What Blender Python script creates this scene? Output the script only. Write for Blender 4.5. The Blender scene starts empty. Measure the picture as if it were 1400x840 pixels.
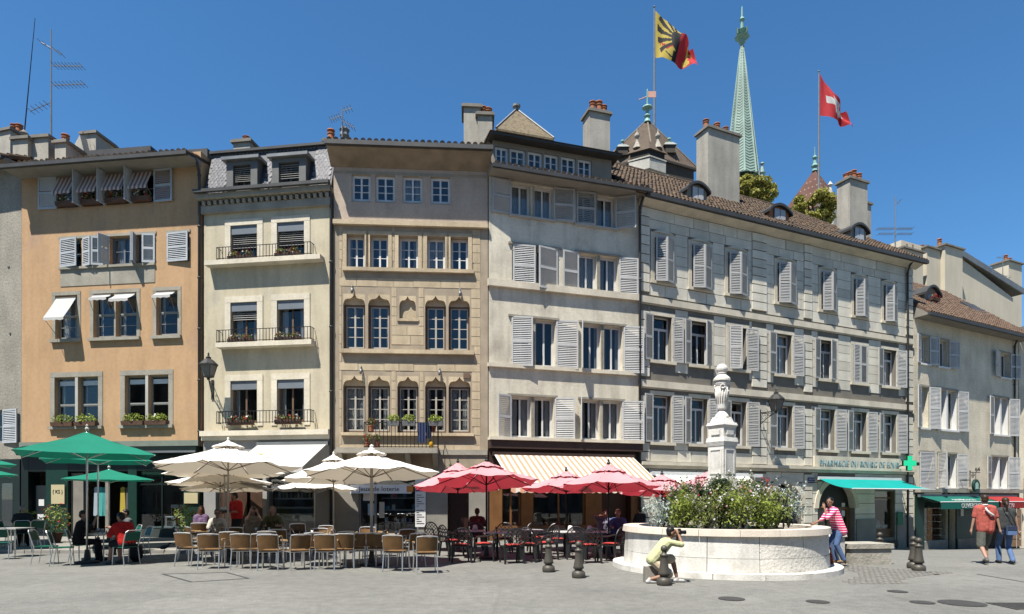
import bpy, bmesh, math, random
from mathutils import Vector, Matrix
random.seed(7)
R = math.radians
scene = bpy.context.scene
COL = scene.collection
# ---------------------------------------------------------------- camera
K = 0.85                      # metres of depth per "survey metre" (lens choice)
FPX = 1000.0 * K              # focal length in photograph pixels (1400 wide)
HX, HY, EYE = 700.0, 682.0, 1.65
cam_d = bpy.data.cameras.new('camera'); cam = bpy.data.objects.new('camera', cam_d); COL.objects.link(cam)
cam.location = (0, 0, EYE); cam.rotation_euler = (R(90), 0, 0)
cam_d.sensor_width = 36; cam_d.lens = 36 * FPX / 1400; cam_d.shift_y = (HY - 420) / 1400
cam_d.clip_start = 0.1; cam_d.clip_end = 5000
scene.camera = cam
# ---------------------------------------------------------------- light
LDIR = Vector((0.29, 0.40, -1.0)).normalized()          # direction the sunlight travels
TOSUN = -LDIR
world = bpy.data.worlds.new('World'); scene.world = world; world.use_nodes = True
wn = world.node_tree; bg = wn.nodes['Background']
sky = wn.nodes.new('ShaderNodeTexSky'); sky.sky_type = 'NISHITA'; sky.sun_disc = False
sky.sun_elevation = math.asin(TOSUN.z); sky.sun_rotation = math.atan2(TOSUN.x, TOSUN.y)
sky.air_density = 1.0; sky.dust_density = 0.0; sky.ozone_density = 10.0; sky.altitude = 0
hs_ = wn.nodes.new('ShaderNodeHueSaturation'); hs_.inputs['Saturation'].default_value = 1.09; hs_.inputs['Hue'].default_value = .493; wn.links.new(sky.outputs[0], hs_.inputs['Color']); wn.links.new(hs_.outputs[0], bg.inputs[0]); bg.inputs[1].default_value = 0.068
sun_d = bpy.data.lights.new('sun', 'SUN'); sun_d.energy = 5.0; sun_d.angle = R(0.55); sun_d.color = (1.0, 0.955, 0.88)
sun = bpy.data.objects.new('sun', sun_d); COL.objects.link(sun); sun.location = (-30, -30, 60)
sun.rotation_euler = LDIR.to_track_quat('-Z', 'Y').to_euler()
vs = scene.view_settings
vs.view_transform = 'Standard'; vs.look = 'None'; vs.gamma = 1.0; vs.use_curve_mapping = False; vs.exposure = 1.27
scene.cycles.max_bounces = 6; scene.cycles.transparent_max_bounces = 12
# ---------------------------------------------------------------- ground height
def sstep(a, b, t):
    t = max(0.0, min(1.0, (t - a) / (b - a))); return t * t * (3 - 2 * t)
def zg(x, y):
    a = 0.054 / K * sstep(-2, 22 , x / 1.0)
    d = max(0.0, min(y, 80.0) - 19.0 * K)
    return -a * d * sstep(0, 3, d)
def pt(px, d, py=None, z=None):
    """point seen at photograph pixel column px at survey depth d (height from row py, or given)."""
    y = d * K
    return Vector(((px - HX) / FPX * y, y, (EYE + (HY - py) / FPX * y if py is not None else 0.0) if z is None else z))
def gp(px, py):
    """point of the ground seen at the pixel"""
    lo, hi = 3.0, 90.0
    for _ in range(50):
        m = (lo + hi) / 2
        if EYE + (HY - py) / FPX * m > zg((px - HX) / FPX * m, m): lo = m
        else: hi = m
    x = (px - HX) / FPX * lo
    return Vector((x, lo, zg(x, lo)))
# ---------------------------------------------------------------- mesh builder
class MB:
    def __init__(s): s.v = []; s.f = []; s.mi = []; s.m = None; s.cur = 0
    def add(s, vs_, fs):
        b = len(s.v)
        for p in vs_:
            p = Vector(p); s.v.append(tuple(s.m @ p if s.m else p))
        for f in fs: s.f.append([i + b for i in f]); s.mi.append(s.cur)
        return s
    def box(s, x0, x1, y0, y1, z0, z1):
        return s.add([(x0,y0,z0),(x1,y0,z0),(x1,y1,z0),(x0,y1,z0),(x0,y0,z1),(x1,y0,z1),(x1,y1,z1),(x0,y1,z1)],
              [(3,2,1,0),(4,5,6,7),(0,1,5,4),(1,2,6,5),(2,3,7,6),(3,0,4,7)])
    def poly(s, pts): return s.add(pts, [list(range(len(pts)))])
    def frustum(s, x0,x1,y0,y1,z0, X0,X1,Y0,Y1,z1):
        return s.add([(x0,y0,z0),(x1,y0,z0),(x1,y1,z0),(x0,y1,z0),(X0,Y0,z1),(X1,Y0,z1),(X1,Y1,z1),(X0,Y1,z1)],
              [(3,2,1,0),(4,5,6,7),(0,1,5,4),(1,2,6,5),(2,3,7,6),(3,0,4,7)])
    def tube(s, pts, r, n=6, cap=True):
        pts = [Vector(p) for p in pts]; rs = r if isinstance(r, (list, tuple)) else [r] * len(pts)
        vs_ = []; fs = []; up = None
        for i, p in enumerate(pts):
            t = (pts[min(i+1, len(pts)-1)] - pts[max(i-1, 0)]).normalized()
            if up is None: up = Vector((0,0,1)) if abs(t.z) < .9 else Vector((0,1,0))
            a = t.cross(up)
            if a.length < 1e-4: a = t.cross(Vector((1,0,0)))
            a.normalize(); b = a.cross(t).normalized(); up = b
            for k in range(n):
                w = 2 * math.pi * k / n + math.pi / n
                vs_.append(p + (a * math.cos(w) + b * math.sin(w)) * rs[i])
        for i in range(len(pts) - 1):
            for k in range(n):
                k2 = (k + 1) % n; fs.append((i*n+k, i*n+k2, (i+1)*n+k2, (i+1)*n+k))
        if cap: fs.append(list(range(n))[::-1]); fs.append([(len(pts)-1)*n + k for k in range(n)])
        return s.add(vs_, fs)
    def lathe(s, prof, n=16, c=(0,0,0), sx=1, sy=1):
        vs_ = []; fs = []
        for r, z in prof:
            for k in range(n):
                w = 2 * math.pi * (k + .5) / n; vs_.append((c[0] + sx*r*math.cos(w), c[1] + sy*r*math.sin(w), c[2] + z))
        for i in range(len(prof) - 1):
            for k in range(n):
                k2 = (k + 1) % n; fs.append((i*n+k, i*n+k2, (i+1)*n+k2, (i+1)*n+k))
        fs.append(list(range(n))[::-1]); fs.append([(len(prof)-1)*n + k for k in range(n)])
        return s.add(vs_, fs)
    def prism(s, pts, y0, y1):
        """polygon in x,z (counter-clockwise seen from -y) extruded from y0 (front) to y1"""
        n = len(pts)
        return s.add([(x, y0, z) for x, z in pts] + [(x, y1, z) for x, z in pts],
                     [list(range(n)), list(range(2*n-1, n-1, -1))] + [(i, n + i, n + (i+1) % n, (i+1) % n) for i in range(n)])
    def strip(s, A, B, y0, y1):
        """solid between two x,z polylines of equal length (A above B), extruded y0..y1"""
        n = len(A)
        vs_ = [(x, y0, z) for x, z in A] + [(x, y0, z) for x, z in B] + [(x, y1, z) for x, z in A] + [(x, y1, z) for x, z in B]
        fs = []
        for i in range(n - 1):
            fs += [(n+i, n+i+1, i+1, i), (2*n+i, 2*n+i+1, 3*n+i+1, 3*n+i), (i, i+1, 2*n+i+1, 2*n+i), (3*n+i, 3*n+i+1, n+i+1, n+i)]
        fs += [(0, 2*n, 3*n, n), (n-1, 2*n-1, 4*n-1, 3*n-1)]
        return s.add(vs_, fs)
    def cap(s, p, q, r1, r2, n=10):
        p = Vector(p); q = Vector(q); t = (q - p)
        L = t.length; t = t.normalized() if L > 1e-6 else Vector((0,0,1))
        pts = []; rs = []
        for a in (-85, -55, -25, 0): pts.append(p + t * r1 * math.sin(R(a))); rs.append(r1 * math.cos(R(a)))
        for a in (0, 25, 55, 85): pts.append(q + t * r2 * math.sin(R(a))); rs.append(r2 * math.cos(R(a)))
        return s.tube(pts, rs, n)
    def ell(s, c, rx, ry, rz, n=14, m=9, rot=None):
        c = Vector(c); vs_ = []; fs = []
        for i in range(m + 1):
            th = math.pi * (i + .02) / (m + .04); 
            for k in range(n):
                w = 2 * math.pi * k / n
                p = Vector((rx*math.sin(th)*math.cos(w), ry*math.sin(th)*math.sin(w), -rz*math.cos(th)))
                vs_.append(c + (rot @ p if rot else p))
        for i in range(m):
            for k in range(n):
                k2 = (k+1) % n; fs.append((i*n+k, i*n+k2, (i+1)*n+k2, (i+1)*n+k))
        fs.append(list(range(n))[::-1]); fs.append([m*n+k for k in range(n)])
        return s.add(vs_, fs)
    def leaves(s, c, rad, n, size, shell=0.0, flat=0.0, asp=0.55, rnd=random):
        """n leaf-sized quads spread through an ellipsoid"""
        c = Vector(c)
        for _ in range(n):
            while True:
                p = Vector((rnd.uniform(-1,1), rnd.uniform(-1,1), rnd.uniform(-1,1)))
                if shell < p.length <= 1: break
            q = c + Vector((p.x*rad[0], p.y*rad[1], p.z*rad[2]))
            nrm = (p.normalized()*.7 + Vector((rnd.gauss(0,.7), rnd.gauss(0,.7), rnd.gauss(0,.7) + .4 + flat))).normalized()
            a = nrm.orthogonal().normalized(); a = Matrix.Rotation(rnd.uniform(0, 6.28), 3, nrm) @ a; b = nrm.cross(a)
            L = size * rnd.uniform(.6, 1.3); W = L * asp
            m = nrm * L * .12
            s.add([q - a*L*.5, q - b*W*.5 + m, q + a*L*.5, q + b*W*.5 + m], [(0,1,2),(0,2,3)])
        return s
    def mesh(s, name, smooth=False):
        me = bpy.data.meshes.new(name); me.from_pydata(s.v, [], s.f); 
        if any(s.mi): me.polygons.foreach_set('material_index', s.mi)
        if smooth: me.polygons.foreach_set('use_smooth', [True] * len(me.polygons))
        me.update(); return me
    def build(s, name, mat, parent=None, smooth=False, **kw):
        return obj(name, s.mesh(name, smooth), mat, parent, **kw)
def setp(o, label=None, cat=None, group=None, kind=None):
    if label: o['label'] = label
    if cat: o['category'] = cat
    if group: o['group'] = group
    if kind: o['kind'] = kind
    return o
def obj(name, me, mat=None, parent=None, loc=None, rz=None, scale=None, **kw):
    if mat is not None and len(me.materials) == 0:
        for m in (mat if isinstance(mat, (list, tuple)) else [mat]): me.materials.append(m)
    o = bpy.data.objects.new(name, me); COL.objects.link(o)
    if parent: o.parent = parent
    if loc is not None: o.location = loc
    if rz is not None: o.rotation_euler = (0, 0, rz)
    if scale is not None: o.scale = scale
    return setp(o, **kw)
def thing(name, label, cat, loc=(0,0,0), rz=0, group=None, kind=None):
    o = bpy.data.objects.new(name, None); COL.objects.link(o); o.empty_display_size = .2
    o.location = loc; o.rotation_euler = (0, 0, rz); return setp(o, label, cat, group, kind)
KIDS = {}
def copy_tree(o, parent=None, loc=None, rz=None, label=None, group=None):
    c = o.copy(); COL.objects.link(c)
    if parent: c.parent = parent
    if loc is not None: c.location = loc
    if rz is not None: c.rotation_euler[2] = rz
    setp(c, label, None, group)
    if o not in KIDS: KIDS[o] = list(o.children)
    for ch in KIDS[o]: copy_tree(ch, c)
    return c
# ---------------------------------------------------------------- materials
MATS = {}
ALB = 0.5                     # the palette below is written on a doubled scale
def M(name, col=(.5,.5,.5), rough=.85, var=.12, scale=1.2, bump=0, bscale=40, spec=.25, metal=0, streak=0, rnd=0, col2=None, c2s=3, c2lo=.55, c2hi=.7, transl=0, fine=0):
    if name in MATS: return MATS[name]
    k_ = 1.0 if (metal >= .5 or name.startswith(('leaf','tree_leaf'))) else ALB
    col = tuple(c*k_ for c in col); col2 = tuple(c*k_ for c in col2) if col2 else None
    m = bpy.data.materials.new(name); m.use_nodes = True; nt = m.node_tree; N = nt.nodes; L = nt.links
    p = N['Principled BSDF']; p.inputs['Roughness'].default_value = rough; p.inputs['Metallic'].default_value = metal
    p.inputs['Specular IOR Level'].default_value = spec
    tc = N.new('ShaderNodeTexCoord')
    def noise(sc, det=4, mapping=None):
        n = N.new('ShaderNodeTexNoise'); n.inputs['Scale'].default_value = sc; n.inputs['Detail'].default_value = det
        if mapping:
            mp = N.new('ShaderNodeMapping'); mp.inputs['Scale'].default_value = mapping
            L.new(tc.outputs['Object'], mp.inputs[0]); L.new(mp.outputs[0], n.inputs[0])
        else: L.new(tc.outputs['Object'], n.inputs[0])
        return n.outputs['Fac']
    def rng(src, a, b, c, d):
        r = N.new('ShaderNodeMapRange'); r.inputs[1].default_value = a; r.inputs[2].default_value = b; r.inputs[3].default_value = c; r.inputs[4].default_value = d
        L.new(src, r.inputs[0]); return r.outputs[0]
    def mul(a, b):
        x = N.new('ShaderNodeMath'); x.operation = 'MULTIPLY'; L.new(a, x.inputs[0]); L.new(b, x.inputs[1]); return x.outputs[0]
    colsock = None
    if col2:
        mx = N.new('ShaderNodeMix'); mx.data_type = 'RGBA'; mx.inputs[6].default_value = (*col, 1); mx.inputs[7].default_value = (*col2, 1)
        L.new(rng(noise(c2s, 6), c2lo, c2hi, 0, 1), mx.inputs[0]); colsock = mx.outputs[2]
    f = rng(noise(scale, 5), .3, .7, 1 - var, 1 + var)
    if fine: f = mul(f, rng(noise(scale * 14, 3), .3, .7, 1 - fine, 1 + fine))
    if streak: f = mul(mul(f, rng(noise(1.0, 6, (2.6, 2.6, .35)), .42, .75, 1 + streak*.2, 1 - streak)), rng(noise(1.0, 5, (2.2, 2.2, 1.1)), .52, .72, 1, 1 - streak*.5))
    if rnd:
        oi = N.new('ShaderNodeObjectInfo'); f = mul(f, rng(oi.outputs['Random'], 0, 1, 1 - rnd, 1 + rnd))
    vm = N.new('ShaderNodeVectorMath'); vm.operation = 'SCALE'
    if colsock: L.new(colsock, vm.inputs[0])
    else: vm.inputs[0].default_value = col
    L.new(f, vm.inputs['Scale']); L.new(vm.outputs[0], p.inputs['Base Color'])
    if bump:
        b = N.new('ShaderNodeBump'); b.inputs['Strength'].default_value = bump; b.inputs['Distance'].default_value = .02
        L.new(noise(bscale, 5), b.inputs['Height']); L.new(b.outputs[0], p.inputs['Normal'])
    if transl:
        t = N.new('ShaderNodeBsdfTranslucent'); L.new(vm.outputs[0], t.inputs[0])
        ms = N.new('ShaderNodeMixShader'); ms.inputs[0].default_value = transl
        L.new(p.outputs[0], ms.inputs[1]); L.new(t.outputs[0], ms.inputs[2]); L.new(ms.outputs[0], N['Material Output'].inputs[0])
    MATS[name] = m; return m
def glass(name, refl=.12, tint=(.86,.9,.92), rough=.02):
    m = bpy.data.materials.new(name); m.use_nodes = True; N = m.node_tree.nodes; L = m.node_tree.links; N.remove(N['Principled BSDF'])
    t = N.new('ShaderNodeBsdfTransparent'); t.inputs[0].default_value = (*tint, 1)
    g = N.new('ShaderNodeBsdfGlossy'); g.inputs['Roughness'].default_value = rough
    fr = N.new('ShaderNodeLayerWeight'); pw = N.new('ShaderNodeMath'); pw.operation = 'POWER'; pw.inputs[1].default_value = 4; L.new(fr.outputs['Facing'], pw.inputs[0])
    ad = N.new('ShaderNodeMath'); ad.operation = 'ADD'; ad.inputs[1].default_value = refl + .04; L.new(pw.outputs[0], ad.inputs[0])
    ms = N.new('ShaderNodeMixShader'); L.new(ad.outputs[0], ms.inputs[0]); L.new(t.outputs[0], ms.inputs[1]); L.new(g.outputs[0], ms.inputs[2])
    L.new(ms.outputs[0], N['Material Output'].inputs[0]); MATS[name] = m; return m
GLASS = glass('window_glass', .015)
GLASSB = glass('window_glass_old', .035)
ORANGE = M('orange_render', (.69,.44,.238), .92, .09, .5, .25, 25, streak=.14, fine=.06, col2=(.61,.40,.26), c2s=.7, c2lo=.56, c2hi=.75)
CREAM = M('cream_render', (.76,.67,.48), .92, .08, .6, .2, 25, streak=.20, fine=.05, col2=(.66,.59,.45), c2s=.9, c2lo=.55, c2hi=.75)
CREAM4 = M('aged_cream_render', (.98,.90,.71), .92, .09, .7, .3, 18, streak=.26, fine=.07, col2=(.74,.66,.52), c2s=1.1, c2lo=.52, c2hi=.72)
TAN = M('tan_sandstone', (.74,.60,.40), .93, .14, .9, .4, 20, streak=.14, rnd=.09, fine=.09, col2=(.60,.475,.32), c2s=1.2, c2lo=.52, c2hi=.72)
ROSE = M('rosy_render', (.68,.55,.43), .93, .14, .8, .3, 20, streak=.14, fine=.08)
ASHLAR = M('ashlar_limestone', (.96,.90,.74), .92, .10, 1.0, .35, 25, streak=.10, rnd=.13, fine=.09, col2=(.76,.735,.65), c2s=.8, c2lo=.52, c2hi=.72)
MORTAR = M('ashlar_mortar', (.28,.255,.21), .95, .15, 2)
TRIM = M('limestone_trim', (.92,.83,.65), .9, .12, 1.2, .3, 25, streak=.14, fine=.08)
TRIMG = M('grey_sandstone_trim', (.46,.425,.345), .92, .16, 1.6, .3, 25, streak=.1, fine=.1)
RENDER6 = M('rough_ochre_render', (.95,.85,.65), .95, .16, .8, .7, 14, streak=.12, fine=.14)
RENDER0 = M('grey_roughcast', (.42,.385,.315), .95, .18, .8, .8, 12, streak=.1, fine=.16)
BEIGE = M('beige_render', (.84,.75,.57), .92, .07, .4, .2, 20, streak=.08)
CHIM = M('chimney_render', (.55,.51,.43), .92, .14, .8, .3, 20, streak=.2, fine=.08)
CAPST = M('chimney_cap_stone', (.30,.275,.235), .95, .2, 2, .3)
TERRA = M('terracotta', (.50,.19,.09), .85, .2, 5, rnd=.15)
DARKMET = M('dark_zinc', (.10,.10,.098), .55, .15, 2, metal=.3)
ZINC = M('grey_zinc', (.30,.31,.31), .5, .15, 2, metal=.4)
SHUT = M('pale_grey_paint', (.63,.625,.595), .65, .08, 2.0, .1, 30, rnd=.07, streak=.08, fine=.05)
SHUTB = M('grey_blue_paint', (.60,.64,.67), .65, .08, 2.0, .1, 30, rnd=.05, streak=.1)
SHUTW = M('white_paint_shutter', (.76,.755,.725), .6, .07, 2.0, .1, 30, rnd=.05, streak=.08)
WHITE = M('white_window_paint', (1.0,.99,.95), .5, .05, 2)
GREYF = M('grey_window_paint', (.40,.40,.37), .6, .08, 2)
BROWNF = M('brown_window_paint', (.22,.14,.09), .6, .12, 2)
BLUEG = M('blue_grey_metal', (.23,.26,.29), .5, .06, 2)
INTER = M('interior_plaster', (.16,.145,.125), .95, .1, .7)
CURT = M('net_curtain', (.74,.73,.69), .9, .06, 5, transl=.4)
IRON = M('black_iron', (.028,.028,.028), .5, .2, 8, metal=.3)
ROOF = M('clay_roof_tile', (.155,.105,.068), .95, .45, 3.2, .4, 40, fine=.35, col2=(.085,.068,.055), c2s=3.0, c2lo=.45, c2hi=.65)
SLATE = M('silver_slate', (.46,.455,.48), .5, .14, 6, fine=.15)
WOODSOF = M('weathered_timber', (.34,.27,.19), .9, .2, 2, .3)
SOFFIT = M('grey_timber_soffit', (.36,.33,.28), .9, .1, 2)
ALU = M('aluminium_tube', (.55,.55,.54), .42, .05, 5, metal=.9)
LEAF = M('leaf_green', (.15,.18,.045), .6, .35, 6, transl=.3, rnd=.1)
LEAFY = M('leaf_yellow_green', (.22,.27,.05), .6, .3, 6, transl=.35, rnd=.1)
LEAFD = M('leaf_dark', (.045,.07,.03), .6, .35, 6, transl=.25)
LEAFG = M('leaf_silver', (.34,.40,.36), .7, .2, 6, transl=.25)
LEAFT = M('tree_leaf', (.25,.24,.055), .6, .35, 1.5, transl=.35)
BLR = M('red_blossom', (.55,.03,.03), .6, .2, 9, transl=.2)
BLW = M('white_blossom', (.80,.78,.76), .6, .1, 9, transl=.2)
BLP = M('pink_blossom', (.75,.35,.38), .6, .1, 9, transl=.2)
POT = M('brown_box', (.16,.085,.055), .8, .2, 4)
BARK = M('bark', (.10,.08,.06), .95, .3, 6, .5)
UNIT_Q = None
def unit_quad():
    global UNIT_Q
    if UNIT_Q is None:
        UNIT_Q = bpy.data.meshes.new('pane'); UNIT_Q.from_pydata([(0,0,0),(1,0,0),(1,0,1),(0,0,1)], [], [(0,1,2,3)])
    return UNIT_Q
QUADS = {}
def pane_mesh(mat):
    if mat.name not in QUADS:
        me = unit_quad().copy(); me.materials.append(mat); QUADS[mat.name] = me
    return QUADS[mat.name]
BOXES = {}
def box_mesh(mat, name):
    """unit block, corners slightly chamfered, shared by all alike blocks"""
    if (mat.name, name) not in BOXES:
        b = MB(); b.box(0,1,0,1,0,1); me = b.mesh(name); me.materials.append(mat); BOXES[(mat.name, name)] = me
    return BOXES[(mat.name, name)]
def text_mesh(txt, size, depth=.01, sp=1.0):
    cu = bpy.data.curves.new('lettering', 'FONT'); cu.body = txt; cu.size = size; cu.extrude = depth; cu.align_x = 'CENTER'; cu.space_character = sp
    cu.resolution_u = 2
    o = bpy.data.objects.new('tmp', cu); COL.objects.link(o)
    dg = bpy.context.evaluated_depsgraph_get(); me = bpy.data.meshes.new_from_object(o.evaluated_get(dg))
    bpy.data.objects.remove(o); bpy.data.curves.remove(cu)
    me.transform(Matrix.Rotation(R(90), 4, 'X')); return me
# ---------------------------------------------------------------- ground, pavement
def make_ground():
    mb = MB()
    xs = [-1500,-600,-250,-120,-70] + [-50 + 2*i for i in range(51)] + [70,120,250,600,1500]
    ys = [-800,-300,-120,-50,-20] + [-8 + 1.0*i for i in range(60)] + [56,62,70,80,110,180,400,900,2500]
    for y in ys:
        for x in xs: mb.v.append((x, y, zg(x, y) - .004))
    n = len(xs)
    for j in range(len(ys)-1):
        for i in range(n-1): mb.f.append((j*n+i, j*n+i+1, (j+1)*n+i+1, (j+1)*n+i)); mb.mi.append(0)
    m = M('pale_asphalt', (.262,.258,.232), .9, .10, .35, .5, 60, fine=.12, col2=(.238,.234,.212), c2s=.5, c2lo=.5, c2hi=.7)
    # aggregate specks, patches and tyre-worn lanes
    nt = m.node_tree; N = nt.nodes; L = nt.links; p = N['Principled BSDF']
    src = p.inputs['Base Color'].links[0].from_socket
    tc = N.new('ShaderNodeTexCoord'); vo = N.new('ShaderNodeTexNoise'); vo.inputs['Scale'].default_value = 55; vo.inputs['Detail'].default_value = 2
    L.new(tc.outputs['Object'], vo.inputs[0])
    mr = N.new('ShaderNodeMapRange'); mr.inputs[1].default_value = .3; mr.inputs[2].default_value = .7; mr.inputs[3].default_value = .72; mr.inputs[4].default_value = 1.28
    L.new(vo.outputs['Fac'], mr.inputs[0])
    v3 = N.new('ShaderNodeTexNoise'); v3.inputs['Scale'].default_value = .9; v3.inputs['Detail'].default_value = 6; v3.inputs['Roughness'].default_value = .7
    mp = N.new('ShaderNodeMapping'); mp.inputs['Scale'].default_value = (.6, 1.4, 1); L.new(tc.outputs['Object'], mp.inputs[0]); L.new(mp.outputs[0], v3.inputs[0])
    m3 = N.new('ShaderNodeMapRange'); m3.inputs[1].default_value = .35; m3.inputs[2].default_value = .68; m3.inputs[3].default_value = 1.04; m3.inputs[4].default_value = .90
    L.new(v3.outputs['Fac'], m3.inputs[0])
    mu = N.new('ShaderNodeMath'); mu.operation = 'MULTIPLY'; L.new(mr.outputs[0], mu.inputs[0]); L.new(m3.outputs[0], mu.inputs[1])
    # old repair patches, their joints, and small trodden spots
    dn = N.new('ShaderNodeTexNoise'); dn.inputs['Scale'].default_value = 1.3; dn.inputs['Detail'].default_value = 4; L.new(tc.outputs['Object'], dn.inputs[0])
    mxv = N.new('ShaderNodeMix'); mxv.data_type = 'VECTOR'; mxv.inputs[0].default_value = .12; L.new(tc.outputs['Object'], mxv.inputs[4]); L.new(dn.outputs['Color'], mxv.inputs[5])
    def factor(out, a, b, c, d):
        r = N.new('ShaderNodeMapRange'); r.inputs[1].default_value = a; r.inputs[2].default_value = b; r.inputs[3].default_value = c; r.inputs[4].default_value = d; L.new(out, r.inputs[0])
        k = N.new('ShaderNodeMath'); k.operation = 'MULTIPLY'; L.new(factor.cur, k.inputs[0]); L.new(r.outputs[0], k.inputs[1]); factor.cur = k.outputs[0]
    factor.cur = mu.outputs[0]
    ve = N.new('ShaderNodeTexVoronoi'); ve.feature = 'DISTANCE_TO_EDGE'; ve.inputs['Scale'].default_value = .28; L.new(mxv.outputs[1], ve.inputs['Vector']); factor(ve.outputs['Distance'], .002, .010, .92, 1.0)
    vc = N.new('ShaderNodeTexVoronoi'); vc.inputs['Scale'].default_value = .28; L.new(mxv.outputs[1], vc.inputs['Vector']); sc2 = N.new('ShaderNodeSeparateColor'); L.new(vc.outputs['Color'], sc2.inputs[0]); factor(sc2.outputs[0], 0, 1, .965, 1.035)
    vg = N.new('ShaderNodeTexVoronoi'); vg.inputs['Scale'].default_value = 1.9; L.new(tc.outputs['Object'], vg.inputs['Vector']); factor(vg.outputs['Distance'], .05, .07, .86, 1.0)
    class _o: pass
    mu = _o(); mu.outputs = [factor.cur]
    sc_ = N.new('ShaderNodeVectorMath'); sc_.operation = 'SCALE'; L.new(src, sc_.inputs[0]); L.new(mu.outputs[0], sc_.inputs['Scale'])
    L.new(sc_.outputs[0], p.inputs['Base Color'])
    mb.build('ground', m, kind='structure', smooth=True)
make_ground()
# ---------------------------------------------------------------- unseen houses across the square, behind the camera, added to block the low sky
def opposite_row():
    rnd = random.Random(21); x = -62
    for k in range(9):
        w = rnd.uniform(11,16); h = rnd.uniform(15,18.5); y0 = -15-rnd.uniform(0,1.5); mb = MB(); mb.box(x,x+w,y0-9,y0,-.5,h)
        mb.cur = 1; mb.add([(x-.3,y0+.6,h),(x+w+.3,y0+.6,h),(x+w+.3,y0-9.4,h),(x-.3,y0-9.4,h),(x-.3,y0-4.4,h+3),(x+w+.3,y0-4.4,h+3)],[(0,1,5,4),(2,3,4,5),(1,2,5),(3,0,4),(3,2,1,0)])
        n = int(w/2.4)
        for f_ in range(5):
            for i in range(n):
                cx = x+(i+.5)*w/n; z = .6+f_*3.2; mb.cur = 2; mb.box(cx-.5,cx+.5,y0-.02,y0+.02,z,z+1.9); mb.cur = 3
                for s_ in (-1,1): mb.box(cx+s_*.78-.26,cx+s_*.78+.26,y0,y0+.06,z,z+1.9)
        mb.build('opposite_house', [M('opposite_render_%d' % (k%3), ((.5,.42,.3),(.46,.43,.36),(.55,.48,.36))[k%3], .95, .1, 1), M('opposite_roof',(.2,.14,.1),.9), M('opposite_pane',(.05,.05,.06),.2), M('opposite_shutter',(.4,.42,.4),.8)], kind='structure'); x += w
opposite_row()
# ---------------------------------------------------------------- facades
class Fac:
    def __init__(s, name, label, pl, dl, pr, dr, zb, cat='building'):
        s.P0 = Vector(((pl-HX)/FPX*dl*K, dl*K)); s.P1 = Vector(((pr-HX)/FPX*dr*K, dr*K))
        s.W = (s.P1 - s.P0).length; s.t = (s.P1 - s.P0).normalized(); s.nin = Vector((-s.t.y, s.t.x)); s.zb = zb
        s.rz = math.atan2(s.t.y, s.t.x)
        s.o = thing(name, label, cat, (s.P0.x, s.P0.y, zb), s.rz)
        s.holes = []; s.cuts = []
    def u(s, px, n=0.0):
        """facade coordinate of the pixel column on the plane n metres behind the front"""
        k = (px - HX) / FPX; q = s.P0 + s.nin * n
        # (q.x + u*t.x) = k*(q.y + u*t.y)
        return (k*q.y - q.x) / (s.t.x - k*s.t.y)
    def z(s, py, u, n=0.0):
        y = s.P0.y + s.t.y*u + s.nin.y*n
        return EYE + (HY - py)/FPX*y - s.zb
    def w(s, u, n, z):
        p = s.P0 + s.t*u + s.nin*n; return Vector((p.x, p.y, z + s.zb))
    def zrow(s, px, yt, yb):
        u = s.u(px); return s.z(yb, u), s.z(yt, u)
    def wall(s, ztop, mat, depth=7.0, rd=.24, u0=0, u1=None, z0=-1.2, name='wall', n0=0.0):
        u1 = s.W if u1 is None else u1
        hs = [h for h in s.holes if h[4] == n0 and h[3] > z0 and h[2] < ztop]
        U = sorted(set([u0, u1] + [x for h in hs for x in h[:2]])); Z = sorted(set([z0, ztop] + [x for h in hs for x in h[2:4]]))
        mb = MB()
        for i in range(len(U)-1):
            j = 0
            while j < len(Z)-1:
                def inside(jj): return any(h[0]-1e-4 <= U[i] and U[i+1] <= h[1]+1e-4 and h[2]-1e-4 <= Z[jj] and Z[jj+1] <= h[3]+1e-4 for h in hs)
                if inside(j): j += 1; continue
                k = j
                while k+1 < len(Z)-1 and not inside(k+1): k += 1
                mb.poly([(U[i],n0,Z[j]),(U[i+1],n0,Z[j]),(U[i+1],n0,Z[k+1]),(U[i],n0,Z[k+1])]); j = k+1
        for a,b,c,d,_,r in [(*h[:5], h[5] or rd) for h in hs]:
            e = n0 + r
            mb.poly([(a,n0,c),(a,n0,d),(a,e,d),(a,e,c)]); mb.poly([(b,n0,d),(b,n0,c),(b,e,c),(b,e,d)])
            mb.poly([(a,n0,d),(b,n0,d),(b,e,d),(a,e,d)]); mb.poly([(b,n0,c),(a,n0,c),(a,e,c),(b,e,c)])
        e = n0 + depth
        mb.poly([(u0,e,z0),(u0,n0,z0),(u0,n0,ztop),(u0,e,ztop)]); mb.poly([(u1,n0,z0),(u1,e,z0),(u1,e,ztop),(u1,n0,ztop)])
        mb.poly([(u1,e,z0),(u0,e,z0),(u0,e,ztop),(u1,e,ztop)]); mb.poly([(u0,n0,ztop),(u1,n0,ztop),(u1,e,ztop),(u0,e,ztop)])
        return mb.build(name, mat, s.o)
    def floors(s, zs, depth=6.9):
        for z in zs:
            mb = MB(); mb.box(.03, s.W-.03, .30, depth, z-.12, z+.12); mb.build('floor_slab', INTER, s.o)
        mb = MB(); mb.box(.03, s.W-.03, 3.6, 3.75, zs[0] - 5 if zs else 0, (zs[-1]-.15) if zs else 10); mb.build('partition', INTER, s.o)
    def box(s, name, mat, u0,u1,n0,n1,z0,z1, **kw):
        mb = MB(); mb.box(u0,u1,n0,n1,z0,z1); return mb.build(name, mat, s.o, **kw)
    def rect(s, px0, px1, zr, n=0.0): return s.u(px0,n), s.u(px1,n), zr[0], zr[1]
WJIT = random.Random(31)
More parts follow.
